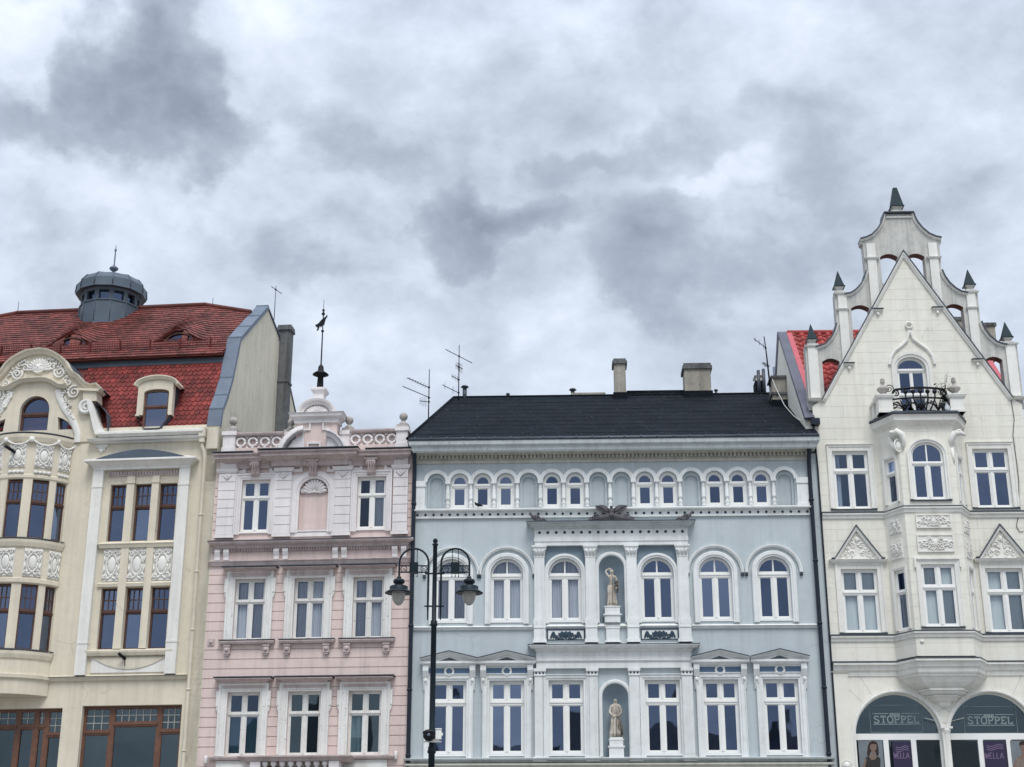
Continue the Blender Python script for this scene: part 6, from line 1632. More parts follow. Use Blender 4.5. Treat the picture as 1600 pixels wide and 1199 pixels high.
    m.box(max(x0, .01), x1, .002, .05, 1.2, zc); m.mould([(.002, zc-.06), (.07, zc-.04), (.10, zc+.0), (.002, zc+.03)], max(x0, .01)+.07, x1-.05); m.build('corner_pilaster', 'white_wall', H)
    for i, (u, h) in enumerate(sa):
        m = MB(); m.sweep(contour(u-h, u+h, sz[0], sz[1], sz[2], 26), [(0, .002), (0, .05), (.04, .06), (.06, .04), (.10, .04), (.10, .002)]); m.build('arch_surround', 'white_st', H)
        m = MB()                                                     # the radiating joints of the arch stones
        for k in range(1, 12):
            a_ = PI*k/12; r0, r1 = h+.11, h+.75; px = lambda r: (u+r*math.cos(a_), sz[2]+r*math.sin(a_)*1.0)
            p0, p1 = px(r0), px(r1)
            if not (.2 < p1[0] < uW-.1) or p1[1] > Z(1340, 1052) or abs(p1[0]-uc) < .2: continue
            n_ = (-(p1[1]-p0[1])*.012, (p1[0]-p0[0])*.012); m.face([(p0[0]-n_[0], .002, p0[1]-n_[1]), (p1[0]-n_[0], .002, p1[1]-n_[1]), (p1[0]+n_[0], .002, p1[1]+n_[1]), (p0[0]+n_[0], .002, p0[1]+n_[1])])
        if m.v: m.build('render_joint', 'gable_gr', H)
        d_ = -.16; zt = Z(1404, 1150.5); f = MB()
        f.ring(contour(u-h, u+h, sz[0], sz[1], sz[2], 26), contour(u-h+.05, u+h-.05, sz[0]+.05, sz[1]-.05, sz[2], 26), d_-.08, d_)
        f.box(u-h+.04, u+h-.04, d_-.08, d_+.01, zt-.09, zt+.09)
        ms = (cb(365, 560, d_)[0], cb(612, 560, d_)[0]) if i == 0 else (cb(1210, 560, d_)[0], cb(1462, 560, d_)[0])
        for x in ms: f.box(x-.075, x+.075, d_-.08, d_+.012, sz[0]+.05, zt-.085)
        wf = f.build('shop_window', 'pvc', H)
        g = MB(); cp_ = contour(u-h+.045, u+h-.045, zt+.08, sz[1]-.05, sz[2], 26); g.face([(x, d_-.04, z) for x, z in cp_ if z >= zt+.079])
        xs = [u-h+.05, ms[0], ms[1], u+h-.05]
        for x, y_ in zip(xs, xs[1:]): g.face([(x, d_-.045, sz[0]+.05), (y_, d_-.045, sz[0]+.05), (y_, d_-.042, zt-.08), (x, d_-.042, zt-.08)])
        g.build('pane', 'glass_dk', wf)
        m = MB(); dl = d_-.025
        fx = (lambda x, y: cb(x, y, dl)) if i == 0 else (lambda x, y: cb(x, y, dl))
        if i == 0: q = dict(l=215, r=700, t=242, b=482, tx=262, tz=400, top=316, bot=411, x0=248, x1=668)
        else: q = dict(l=1052, r=1545, t=254, b=490, tx=1100, tz=408, top=326, bot=421, x0=1086, x1=1508)
        P = lambda x, y: fx(x, y)
        fr = [P(q['l'], q['t']), P(q['r'], q['t']), P(q['r'], q['b']), P(q['l'], q['b'])]
        a0, b0 = P(q['l'], q['t']); a1, b1 = P(q['r'], q['b'])
        m.sweep([(a0, b1), (a0, b0), (a1, b0), (a1, b1)], [(-.006, dl), (.006, dl)], closed=True)
        hl_ = P(q['tx'], q['tz']-62)[1]-P(q['tx'], q['tz'])[1]; xl, zl = P(q['tx'], q['tz'])
        xe = P(q['tx']+405, q['tz'])[0]
        t_ = MB(); end = letters(t_, 'STOPPEL', 0, 0, 1, 0, .1); s_ = (xe-xl)/end*1.02
        letters(m, 'STOPPEL', xl, zl, hl_, dl, .036, True, gap=((xe-xl)/hl_-5.11)/6.6 if hl_ else .1)
        for yy, a_, b_ in ((q['top'], q['x0'], q['x0']+140), (q['top'], q['x0']+255, q['x1']), (q['bot'], q['x0']+8, q['x1']+8)):
            z = P(q['x0'], yy)[1]; xa_, xb_ = P(a_, yy)[0], P(b_, yy)[0]; m.face([(xa_, dl, z-.011), (xb_, dl, z-.011), (xb_, dl, z+.011), (xa_, dl, z+.011)])
        zz = P(q['x0'], q['top']+6)[1]; xa_ = P(q['x0']+150, q['top'])[0]; xb_ = P(q['x0']+245, q['top'])[0]
        for k in range(6): x = xa_+(xb_-xa_)*(k+.5)/6; m.face([(x-.022, dl, zz-.05), (x+.018, dl, zz-.05), (x+.022, dl, zz+.035), (x-.018, dl, zz+.035)])
        m.build('shop_lettering', 'etch', wf)
    um, zm = cb(905, 470); m = MB(); m.lathe(um, -.02, [(.13, 3.2), (.13, 3.4), (.10, 3.45), (.095, zm-.15), (.10, zm-.12), (.10, zm-.08), (.14, zm), (.15, zm+.06)], 14); m.box(um-.17, um+.17, -.15, .12, zm+.06, zm+.12); m.build('shop_column', 'white_st', H)
    # ---- roof behind the gable
    ze_, zr_, dr = 16.25, Z(1290, 522, -4.2), -4.2; L = math.hypot(dr-.05, zr_-ze_); nd = ((zr_-ze_)/L, (.05-dr)/L)
    def pos(u, s, h): return (u, .05+(dr-.05)*s/L+nd[0]*h, ze_+(zr_-ze_)*s/L+nd[1]*h)
    d0 = -.50; m = MB(); s0 = L*(.05-d0)/(.05-dr); s = s0; st = .365; w_ = .30; n8 = 7
    xa, xb = .14, uW-.16
    while s < L-.05:
        e = min(s+st, L+.02); nt = int((xb-xa)/w_)
        for k in range(nt+1):
            a_ = xa+k*w_; b_ = min(a_+w_, xb)
            if b_-a_ < .05: continue
            m.m = R.choice((0, 0, 0, 1, 2)); m.smooth = True; jt = R.uniform(-.006, .006)
            lo, hi, un = [], [], []
            for i in range(n8+1):
                x = i/n8; u = a_+(b_-a_)*x; wv = .045*math.sin(2*PI*x-.6)+.03
                dip = .05*math.sin(2*PI*x-.6)
                lo.append(m.P(*pos(u, s-.03*math.sin(2*PI*x)+jt, wv+.05))); hi.append(m.P(*pos(u, e+.05, wv+.01))); un.append(m.P(*pos(u, s-.03*math.sin(2*PI*x)+jt, wv-.01)))
            for i in range(n8): m.F(lo[i], lo[i+1], hi[i+1], hi[i]); m.F(lo[i], lo[i+1], un[i+1], un[i])
        s += st
    m.smooth = False; m.m = 0; m.face([pos(0, s0, -.06), pos(uW, s0, -.06), pos(uW, L, -.06), pos(0, L, -.06)]); m.face([(0, dr, zr_-.05), (uW, dr, zr_-.05), (uW, 2*dr, ze_), (0, 2*dr, ze_)])
    m.tube([(.05, dr, zr_+.04), (uW-.05, dr, zr_+.04)], .11, 8)
    rf = m.build('roof', ['pan0', 'pan1', 'pan2'], H)
    for x in (.02, uW-.18):
        m = MB(); s = s0-.3
        while s < L:
            e = min(s+.9, L+.03); m.face([pos(x, s, .09), pos(x+.18, s, .09), pos(x+.18, e, .10), pos(x, e, .10)]); m.face([pos(x, s, .09), pos(x+.18, s, .09), pos(x+.18, s, -.02), pos(x, s, -.02)]); m.face([pos(x, s, .09), pos(x, e, .10), pos(x, e, -.1), pos(x, s, -.1)]); s += .9
        m.build('verge_tile', 'pan_edge', rf)
    m = MB(); s = 0.0
    while s < L:
        e = min(s+1.15, L+.05); m.face([pos(-.27, s, .06), pos(.03, s, .08), pos(.03, e, .085), pos(-.27, e, .065)]); m.face([pos(-.27, s, .06), pos(.03, s, .08), pos(.03, s, -.02), pos(-.27, s, -.02)]); m.face([pos(-.27, s, .06), pos(-.27, e, .065), pos(-.27, e, -.06), pos(-.27, s, -.06)]); s += 1.15
    m.tube([(-.22, 2*dr, ze_+.1), (-.22, dr, zr_+.08)], .08, 6)
    m.build('verge_flashing', 'zinc_vg', rf)
    m = MB(); m.prism_x([(-.1, ze_-1.0), (-.1, ze_-.02), (dr, zr_-.05), (2*dr, ze_-.05), (2*dr, ze_-1.0)], -.24, -.02); m.build('party_wall', 'white_wall', H)
    for xa_, xb_, yt, d_ in ((1540, 1555, 505, -4.6), (1492, 1507, 496, -4.6)):
        m = MB(); a_, b_ = U(xa_, 515, d_), U(xb_, 515, d_); zt = Z(xa_, yt, d_); m.box(a_, b_, d_-.5, d_, zr_-.8, zt-.12); ch = m.build('chimney', 'conc', rf)
        m = MB(); m.box(a_-.05, b_+.05, d_-.55, d_+.05, zt-.12, zt); m.build('chimney_cap', 'conc_dk', ch)
    # rain pipe at the joint with the blue house and a cable down the front
    m = MB(); uP = .04; zt = Z(1268, 655)
    m.box(-.10, .16, .02, .26, zt-.25, zt-.05)
    m.tube([(-.02, .12, zt-.1), (-.02, .10, zt-.6), (.02, .06, zt-1.6)]+[(.02, .06, z) for z in (12, 9, 6, 3, .1)], .028, 6); m.build('downpipe', 'pipe_dk', H)
    m = MB(); pts = [c11(x, y, .02) for x, y in ((1318, 255), (1338, 380), (1330, 480), (1352, 640), (1366, 760), (1368, 880), (1378, 960), (1358, 1010), (1352, 1050), (1372, 1085), (1395, 1080))]
    m.tube([(u, .02, z) for u, z in pts], .010, 4); m.build('cable', 'pipe_dk', H)
    u, z = c12(232, 1190, .055); m = MB(); m.tube([(u+.14*math.cos(t), .06, z+.14*math.sin(t)) for t in [2*PI*i/20 for i in range(21)]], .012, 5); m.tube([(u, .051, z), (u, .06, z)], .12, 20); m.build('wall_plaque', 'white_st', H)
    return H
M['slate_dk'] = plain('dark_slate_sheet', (.024, .042, .052, 1), .65, .0, .35, 5, .1)
M['zinc_vg'] = plain('grey_violet_zinc', (.115, .12, .155, 1), .5, .2, .3, 2, .08)
HD = build_white()
# ================================================================== things that stand on, hang from or belong beside the houses
def local(mb, u0, d0, z0): mb.T = lambda u, d, z: (u-u0, d-d0, z-z0); return mb
def place(o, F, u, d, z):
    x, y = F.world(u, d); o.location = (x, y, z); o.rotation_euler = (0, 0, -F.a); return o
def thing(F, u, d, z, name, label, cat, group=None):
    e = place(empty(name, (0, 0, 0)), F, u, d, z); e['label'] = label; e['category'] = cat
    if group: e['group'] = group
    return e
def skin(name, pts, edges, mat, parent, sub=2, root=0):
    me = bpy.data.meshes.new(name); me.from_pydata([(p[0], -p[1], p[2]) for p in pts], edges, []); me.materials.append(M[mat])
    o = bpy.data.objects.new(name, me); COL.objects.link(o)
    if parent: o.parent = parent
    o.modifiers.new('skin', 'SKIN'); sv = me.skin_vertices[0].data
    for i, p in enumerate(pts): sv[i].radius = (p[3], p[4] if len(p) > 4 else p[3]); sv[i].use_root = (i == root)
    s = o.modifiers.new('smooth', 'SUBSURF'); s.levels = sub; s.render_levels = sub
    o.modifiers['skin'].use_smooth_shade = True
    return o
def drapery(name, parent, prof, folds, mat, seed=0, dz=0.0):
    """a hanging robe: rings whose edge is pleated, deeper towards the hem"""
    m = MB(); m.smooth = True; n = 54; rows = []
    for k, (z, rx, ry, cx, cd, fd) in enumerate(prof):
        rows.append([m.P(cx+(rx*(1+fd*math.sin(folds*a+seed+.6*z*8)+fd*.5*math.sin(2.3*folds*a+seed*2)))*math.cos(a), cd+(ry*(1+fd*math.sin(folds*a+seed+.6*z*8)))*math.sin(a), z) for a in [2*PI*i/n for i in range(n)]])
    for p, q in zip(rows, rows[1:]):
        for i in range(n): m.F(p[i], p[(i+1) % n], q[(i+1) % n], q[i])
    m.F(*rows[0]); m.F(*rows[-1]); return m.build(name, mat, parent)
def hand(mb, x, d, z, dx, dz, s=1.0):
    mb.ball(x, d, z, .020*s, .014*s, .026*s, 8, 5)
    for k in range(4): o = (k-1.5)*.010*s; mb.tube([(x+o*abs(dz), d+.004, z+o*dx), (x+o+dx*.025*s, d+.012*s, z+dz*.026*s), (x+o+dx*.03*s, d+.002, z+dz*(.040-.004*abs(k-1.3))*s)], [.0058*s, .005*s, .003*s], 5)
    mb.tube([(x+.018*s, d, z), (x+.034*s, d+.012*s, z+dz*.014*s)], [.006*s, .004*s], 5)
def build_statues():
    u0 = .03; d0 = -.06; zb = C.Z(955, 949, d0); H = C.Z(955, 888.5, d0)-zb
    par = [o for o in bpy.data.objects if o.get('category') == 'townhouse'][2]
    # pedestals belong to the niches of the house
    zn = C.Z(955, 974, d0); m = MB(); m.box(u0-.235, u0+.235, -.30, .14, zn, zb-.28); m.box(u0-.27, u0+.27, -.32, .17, zb-.28, zb-.235); m.box(u0-.225, u0+.225, -.28, .13, zb-.235, zb-.03); m.box(u0-.24, u0+.24, -.29, .145, zb-.03, zb); m.build('statue_pedestal', 'blue_wt', par)
    e = thing(C, u0, d0, zb, 'statue', 'sandstone statue of a draped woman raising one arm over her head in the upper niche', 'statue', 'statues in the niches of the blue house')
    h = H*.985; S = lambda x, d, z, r, r2=None: (x*h, d*h, z*h, r*h, (r2 or r)*h)
    P = [S(-.015, 0, .50, .085, .07), S(-.012, 0, .58, .072, .058), S(-.005, 0, .65, .066, .052), S(.0, .005, .73, .082, .060), S(.005, .0, .80, .070, .045), S(.012, .005, .845, .030), S(.010, .012, .885, .043, .050), S(.008, .012, .925, .046, .052), S(.006, .008, .955, .030),
         S(-.075, .0, .805, .036), S(-.125, .0, .875, .028), S(-.155, -.01, .935, .024), S(-.11, -.01, .985, .022), S(-.06, -.01, 1.0, .020),
         S(.090, .0, .79, .038), S(.135, .01, .70, .030), S(.150, .025, .62, .026), S(.130, .06, .55, .022), S(.115, .07, .51, .020)]
    E_ = [(0, 1), (1, 2), (2, 3), (3, 4), (4, 5), (5, 6), (6, 7), (7, 8), (4, 9), (9, 10), (10, 11), (11, 12), (12, 13), (4, 14), (14, 15), (15, 16), (16, 17), (17, 18)]
    skin('body', P, E_, 'stone', e)
    drapery('robe', e, [(.03*h, .125*h, .10*h, 0, 0, .10), (.12*h, .118*h, .095*h, 0, 0, .11), (.28*h, .108*h, .088*h, -.005*h, 0, .09), (.42*h, .104*h, .083*h, -.012*h, .0, .06), (.52*h, .100*h, .078*h, -.015*h, 0, .03), (.57*h, .085*h, .066*h, -.012*h, 0, .02)], 7, 'stone', 1)
    m = MB(); hh = h
    for i in range(16): a = R.uniform(0, 6.28); m.ball((.115+.035*math.cos(a))*hh, (.07+.02*math.sin(a*2))*hh, (.60+R.uniform(-.07, .07))*hh, .022*hh, seg=8, rings=5)
    m.tube([(.12*hh, .06*hh, .66*hh), (.15*hh, .05*hh, .5*hh), (.14*hh, .04*hh, .36*hh)], [.03*hh, .035*hh, .015*hh], 7); m.build('flower_bundle', 'stone_bd', e)
    m = MB(); hand(m, -.045*hh, -.0, 1.0*hh, 1, .2, 1.3*hh); hand(m, .112*hh, .075*hh, .49*hh, 0, -1, 1.3*hh); m.build('hand', 'stone', e)
    m = MB(); m.ball(.006*hh, -.012*hh, .945*hh, .055*hh, .055*hh, .045*hh, 12, 8); m.ball(.006*hh, -.05*hh, .93*hh, .03*hh); m.build('hair', 'stone', e)
    m = MB(); m.tube([(.010*hh, .058*hh, .925*hh), (.010*hh, .073*hh, .905*hh), (.010*hh, .058*hh, .900*hh)], .008*hh, 5)
    m.build('nose', 'stone', e)
    m = MB(); m.lathe(0, 0, [(.15*hh, -.0), (.15*hh, .035*hh)], 16); m.build('plinth', 'stone', e)
    # the lower one
    u0 = .06; zb = C.Z(955, 1153, d0); H = C.Z(955, 1090.5, d0)-zb; zn = C.Z(955, 1189, d0)
    m = MB(); m.box(u0-.27, u0+.27, -.30, .17, zn, zb-.58); m.box(u0-.215, u0+.215, -.28, .13, zb-.58, zb-.30); m.box(u0-.24, u0+.24, -.29, .15, zb-.30, zb-.25); m.box(u0-.20, u0+.20, -.26, .12, zb-.25, zb-.09); m.box(u0-.22, u0+.22, -.28, .13, zb-.09, zb-.06); m.box(u0-.19, u0+.19, -.26, .11, zb-.06, zb); m.build('statue_pedestal', 'blue_wt', par)
    e = thing(C, u0, d0, zb, 'statue', 'sandstone statue of a robed figure with both hands at the belt in the lower niche', 'statue', 'statues in the niches of the blue house')
    h = H; S = lambda x, d, z, r, r2=None: (x*h, d*h, z*h, r*h, (r2 or r)*h)
    P = [S(0, 0, .52, .10, .075), S(0, 0, .60, .095, .07), S(0, 0, .68, .10, .07), S(0, 0, .76, .105, .065), S(0, 0, .81, .075, .05), S(0, .005, .855, .030), S(0, .012, .895, .044, .05), S(0, .012, .935, .047, .052), S(0, .008, .965, .032),
         S(-.10, .0, .79, .042), S(-.135, .01, .70, .036), S(-.145, .02, .62, .032), S(-.10, .075, .565, .026), S(-.065, .09, .55, .022),
         S(.10, .0, .79, .042), S(.135, .01, .70, .036), S(.145, .02, .62, .032), S(.10, .075, .565, .026), S(.065, .09, .55, .022)]
    E_ = [(0, 1), (1, 2), (2, 3), (3, 4), (4, 5), (5, 6), (6, 7), (7, 8), (4, 9), (9, 10), (10, 11), (11, 12), (12, 13), (4, 14), (14, 15), (15, 16), (16, 17), (17, 18)]
    skin('body', P, E_, 'stone', e)
    drapery('robe', e, [(.02*h, .155*h, .11*h, 0, 0, .12), (.12*h, .145*h, .105*h, 0, 0, .13), (.28*h, .135*h, .098*h, 0, 0, .10), (.42*h, .125*h, .09*h, 0, 0, .07), (.54*h, .115*h, .085*h, 0, 0, .03), (.58*h, .10*h, .08*h, 0, 0, .02)], 6, 'stone', 2.2)
    m = MB(); m.tube([(.10*h, .10*h, .48*h), (.14*h, .11*h, .30*h), (.15*h, .10*h, .06*h)], [.015*h, .02*h, .03*h], 6); m.tube([(.10*h, .11*h, .36*h), (.06*h, .115*h, .30*h), (.09*h, .115*h, .22*h), (.15*h, .11*h, .24*h)], .012*h, 6); m.build('tool', 'stone_bd', e)
    m = MB(); hand(m, -.06*h, .095*h, .545*h, .4, -1, 1.3*h); hand(m, .06*h, .095*h, .545*h, -.4, -1, 1.3*h); m.build('hand', 'stone', e)
    m = MB(); m.tube([(0, .06*h, .93*h), (0, .074*h, .91*h), (0, .058*h, .905*h)], .008*h, 5); m.build('nose', 'stone', e)
M['stone_bd'] = plaster('stained_stone', (.20, .175, .145, 1), (.06, .055, .05, 1), .5, streak=.5)
build_statues()

def build_lamp():
    F = start(677.5, 1000, 22, 0); U = lambda x, y: F.U(x, y); Z = lambda y, x=677: F.Z(x, y)
    e = thing(F, 0, 0, 0, 'street_lamp', 'dark green double-armed street lamp with bell lanterns in front of the pink and blue houses', 'street lamp')
    r = .058; m = MB()
    m.lathe(0, 0, [(.11, 0), (.11, .5), (.08, .6), (.065, .7), (.048, .9), (.046, Z(1178)), (.060, Z(1177)), (.064, Z(1174)), (.054, Z(1172)), (.054, Z(1168)), (.042, Z(1166)), (.040, Z(979)), (.052, Z(978)), (.056, Z(975.5)), (.047, Z(974)), (.051, Z(971)), (.034, Z(969.5)), (.032, Z(853)), (.045, Z(852)), (.045, Z(850)), (.028, Z(849.5)), (.022, Z(848.5))], 18)
    zt = Z(845.3); m.ball(0, 0, zt, .038, seg=14, rings=10); m.build('pole', 'lamp', e)
    for s in (-1, 1):
        a0 = s*(U(687.6, 950)-U(677.6, 950)); xo = U(734, 890)-U(680, 890) if s > 0 else U(624, 890)-U(679.5, 890)
        zs = Z(880); ra = abs(xo-a0)/2; cx = (a0+xo)/2; zl = Z(906)
        m = MB(); pts = [(a0, 0, Z(969))]+[(a0, 0, z) for z in (Z(940), Z(910), zs)]+[(cx+(a0-cx)*math.cos(PI*i/16), 0, zs+(Z(857.5)-zs)*math.sin(PI*i/16)) for i in range(1, 17)]+[(xo, 0, Z(895)), (xo, 0, zl)]
        m.tube(pts, [.008]+[.0155]*(len(pts)-1), 8); ar = m.build('arm', 'lamp', e)
        for y in (896.5, 947.5):
            m = MB(); m.box(min(0, a0*1.35), max(0, a0*1.35), -.02, .02, Z(y)-.009, Z(y)+.009); m.tube([(a0*1.35, 0, Z(y))]*1+[(a0*1.55, 0, Z(y))], .010, 6); m.build('clamp', 'lamp', ar)
        m = MB(); z0, z1 = Z(894.5), Z(884.3); x0, x1 = min(a0, xo), max(a0, xo)
        for z in (z0, z1): m.box(x0, x1, -.008, .008, z-.008, z+.008)
        for t in (.16, .84):
            x = x0+(x1-x0)*t; rr = (z1-z0)/2*.92
            m.tube([(x+rr*math.cos(q), 0, (z0+z1)/2+rr*math.sin(q)) for q in [2*PI*i/16 for i in range(17)]], .007, 5); m.spiral(x, (z0+z1)/2, rr*.6, 1.3, 0, .006, s)
        m.build('scroll_rail', 'lamp', ar)
        xb = cx+.0; m = MB(); m.box(xb-.062, xb+.062, -.06, .06, Z(895.8), Z(880)); m.build('junction_box', 'lamp', ar)
        m = MB()
        for q in (-.045, .045):
            m.tube([(xb+q, 0, Z(880)), (xb+q, 0, Z(858.5))], .006, 5)
        for q in (-.05, 0, .05): m.tube([(xb+q, 0, Z(896)), (xb+q, 0, Z(900.5))], .005, 5); m.ball(xb+q, 0, Z(901), .010, seg=6, rings=4)
        m.build('hanger_rod', 'lamp', ar)
        x = xo; m = MB(); k = lambda v: Z(v, 678+s*56)
        m.lathe(x, 0, [(.022, k(901)), (.035, k(902)), (.03, k(904)), (.075, k(906)), (.085, k(907)), (.085, k(911)), (.06, k(912.5)), (.06, k(914.5)), (.12, k(916)), (.135, k(917)), (.135, k(922)), (.16, k(923.5)), (.205, k(926.5)), (.205, k(927.3)), (.10, k(925.8)), (.0, k(925.6))][::-1], 28)
        la = m.build('lantern', 'lamp', e)
        m = MB(); zg, zb = k(926.4), k(946.5); m.lathe(x, 0, [(.0, zb)]+[(.103*math.sin(PI/2*i/8)**.8, zb+(zg-zb)*(1-math.cos(PI/2*i/8)**1.0)**.85) for i in range(1, 9)]+[(.10, zg+.01)], 24); m.build('lamp_glass', 'lampglass', la)
    # camera clamped on the pole
    z = Z(1151, 674); c = thing(F, 0, .0, z, 'security_camera', 'small white and black surveillance camera clamped to the street lamp pole', 'security camera')
    m = MB(); m.box(-.13, .14, .06, .10, -.09, -.075); m.box(-.09, .10, -.09, .10, -.075, -.045); m.build('bracket', 'pvc', c)
    m = MB(); m.ball(-.035, .15, .0, .085, .085, .085, 14, 9); m.lathe(-.035, .15, [(.088, .02), (.092, .05), (.05, .075), (.0, .08)][::-1], 14); m.build('camera_dome', 'iron', c)
    m = MB(); m.ball(-.035, .232, .0, .022, .012, .022, 10, 6); m.build('lens', 'zinc_lt', c)
    m = MB(); m.box(.06, .14, .04, .16, -.05, .085); m.box(.055, .145, .03, .17, .085, .097); m.box(.14, .16, .07, .13, -.0, .04); m.build('camera_box', 'pvc', c)
build_lamp()

def antenna(F, px, ytop, ybot, d, booms, label, lean=0.0, r=.017, cable=None):
    u, z0 = F.at(px, ybot, d); z1 = F.Z(px, ytop, d); e = thing(F, u, d, z0, 'tv_antenna', label, 'antenna', 'roof antennas')
    h = z1-z0; m = MB(); m.tube([(0, 0, -.3), (lean*.5, 0, h*.5), (lean, 0, h)], [r*1.2, r, r*.7], 6); m.build('mast', 'iron', e)
    for y, b0, b1, kind in booms:
        zz = F.Z(px, y, d)-z0; lx = lean*zz/h; m = MB()
        p0 = (lx+b0[0], b0[1], zz); p1 = (lx+b1[0], b1[1], zz); m.tube([p0, p1], .014, 5)
        L = Vector((p1[0]-p0[0], p1[1]-p0[1])); n = Vector((-L.y, L.x)).normalized()
        if kind:
            cnt, ln, vert = kind
            for k in range(cnt):
                t = (k+.3)/cnt; q = (p0[0]+(p1[0]-p0[0])*t, p0[1]+(p1[1]-p0[1])*t, zz); l = ln*(.8+.4*t)
                if vert: m.tube([(q[0], q[1], q[2]-l), (q[0], q[1], q[2]+l)], .006, 4)
                else: m.tube([(q[0]-n.x*l, q[1]-n.y*l, q[2]), (q[0]+n.x*l, q[1]+n.y*l, q[2])], .006, 4)
        m.ball(lx, 0, zz, .04, seg=6, rings=4); m.build('boom', 'iron', e)
    if cable:
        m = MB(); m.tube([(a-u, b-d, c-z0) for a, b, c in cable], .016, 5); m.build('cable', 'cable_wt', e)
M['cable_wt'] = plain('pale_cable', (.5, .5, .48, 1), .6, 0, .1, 3, 0)
antenna(C, 669.5, 577, 650, -2.6, [(606, (-.62, 1.0), (.0, 0), (8, .12, False)), (622, (-.75, 1.2), (.05, 0), None), (628, (-.30, .1), (-.05, 0), (4, .16, True))], 'dark TV antenna mast standing on the left hip of the black roof')
antenna(C, 716.5, 539, 622, -4.6, [(557, (-.42, .7), (.42, -.7), None), (574, (-.10, .2), (.12, -.2), (6, .16, True)), (593.5, (-.22, .4), (0, 0), (4, .10, True)), (614, (-.50, .85), (0, 0), (2, .12, True))], 'tall dark TV antenna with crossed booms beside a vent pipe at the left ridge end')
pc = [C.at(1204, 588, -3.4), C.at(1214, 612, -2.6), C.at(1226, 636, -1.6), C.at(1240, 652, -.8), C.at(1253, 662, -.3)]
antenna(C, 1202.5, 526, 592, -3.4, [(544, (-.50, .9), (.02, 0), (3, .10, True)), (573, (-.22, .4), (0, 0), (7, .09, False))], 'leaning dark TV antenna with a pale cable by the right-hand grey chimney', -.10, .024, [(pc[0][0], -3.35, pc[0][1])]+[(p[0], d, p[1]+.05) for p, d in zip(pc[1:], (-2.6, -1.6, -.8, -.3))])
antenna(A, 427.5, 447, 512, -6.0, [(453, (-.08, .3), (.12, -.4), None)], 'thin single antenna rod on the cream party wall beside the dark flue stack', 0, .014)

def build_small():
    # bird on the ledge under the arcade
    u, z = C.at(747.5, 792.2, .12); e = thing(C, u, .10, C.Z(955, 792.6), 'pigeon', 'dark pigeon sitting on the ledge under the small arched windows', 'bird')
    P = [(-.05, 0, .085, .050, .055), (.02, 0, .075, .048, .05), (.09, 0, .055, .026, .02), (.15, 0, .045, .020, .008), (-.085, 0, .125, .030), (-.10, 0, .155, .026), (-.135, 0, .150, .008)]
    skin('body', P, [(0, 1), (1, 2), (2, 3), (0, 4), (4, 5), (5, 6)], 'pigeon', e)
    m = MB(); m.tube([(-.02, .015, .04), (-.02, .02, .0)], .006, 5); m.tube([(-.02, -.015, .04), (-.02, -.02, .0)], .006, 5); m.build('leg', 'pigeon', e)
    m = MB()
    for s in (1, -1): m.tube([(-.06, s*.045, .10), (.03, s*.05, .085), (.12, s*.025, .055)], [.02, .03, .008], 6)
    m.build('wing', 'pigeon', e)
    # balcony: plant and white bird figure
    d = .66; u, z = D.at(1478, 645, d); zs = z
    e = thing(D, u, d, zs, 'potted_plant', 'bushy dark green plant in a pot behind the balcony railing of the white house', 'plant')
    m = MB(); m.lathe(0, 0, [(.10, 0), (.14, .26), (.155, .26), (.155, .30), (.12, .30)], 14); m.build('pot', 'conc_dk', e)
    q = random.Random(5); st = MB(); lf = MB()
    for k in range(15):
        a = q.uniform(0, 6.28); l = q.uniform(.35, .95); sp = q.uniform(.05, .25)
        pts = [(sp*t*math.cos(a)*(.4+t), sp*t*math.sin(a)*(.4+t), .26+l*t) for t in (0, .35, .7, 1)]; st.tube(pts, [.010, .008, .006, .003], 5)
        for j in range(26):
            t = q.uniform(.2, 1); x = sp*t*math.cos(a)*(.4+t)+q.uniform(-.07, .07); y = sp*t*math.sin(a)*(.4+t)+q.uniform(-.07, .07); zz = .26+l*t+q.uniform(-.04, .04)
            b = q.uniform(0, 6.28); c = q.uniform(-.8, .8); ll = q.uniform(.03, .06); ww = ll*.4
            dx, dy, dz = ll*math.cos(b)*math.cos(c), ll*math.sin(b)*math.cos(c), ll*math.sin(c); nx, ny = -math.sin(b)*ww, math.cos(b)*ww
            lf.face([(x, y, zz), (x+dx*.5+nx, y+dy*.5+ny, zz+dz*.5), (x+dx, y+dy, zz+dz), (x+dx*.5-nx, y+dy*.5-ny, zz+dz*.5)])
    st.build('stem', 'leaf', e); lf.build('foliage', 'leaf', e)
    d = .80; u, z = D.at(1481, 645.5, d); e = thing(D, u, d, z, 'bird_figure', 'small white bird figurine standing at the foot of the potted plant', 'figurine')
    P = [(0, 0, .05, .05, .05), (0, 0, .13, .062, .060), (-.005, 0, .22, .050, .05), (-.015, .01, .29, .040, .042), (-.02, .015, .33, .030), (-.025, .05, .30, .010)]
    skin('body', P, [(0, 1), (1, 2), (2, 3), (3, 4), (3, 5)], 'print_wt', e)
    m = MB(); m.box(-.05, .05, -.04, .05, 0, .03); m.build('base', 'print_wt', e)
    m = MB()
    for s in (1, -1): m.tube([(s*.045, .0, .24), (s*.06, .01, .14), (s*.04, -.02, .05)], [.015, .025, .008], 6)
    m.build('wing', 'print_wt', e)
M['pigeon'] = plain('dark_feathers', (.022, .024, .030, 1), .6, 0, .5, 30, 0)
build_small()

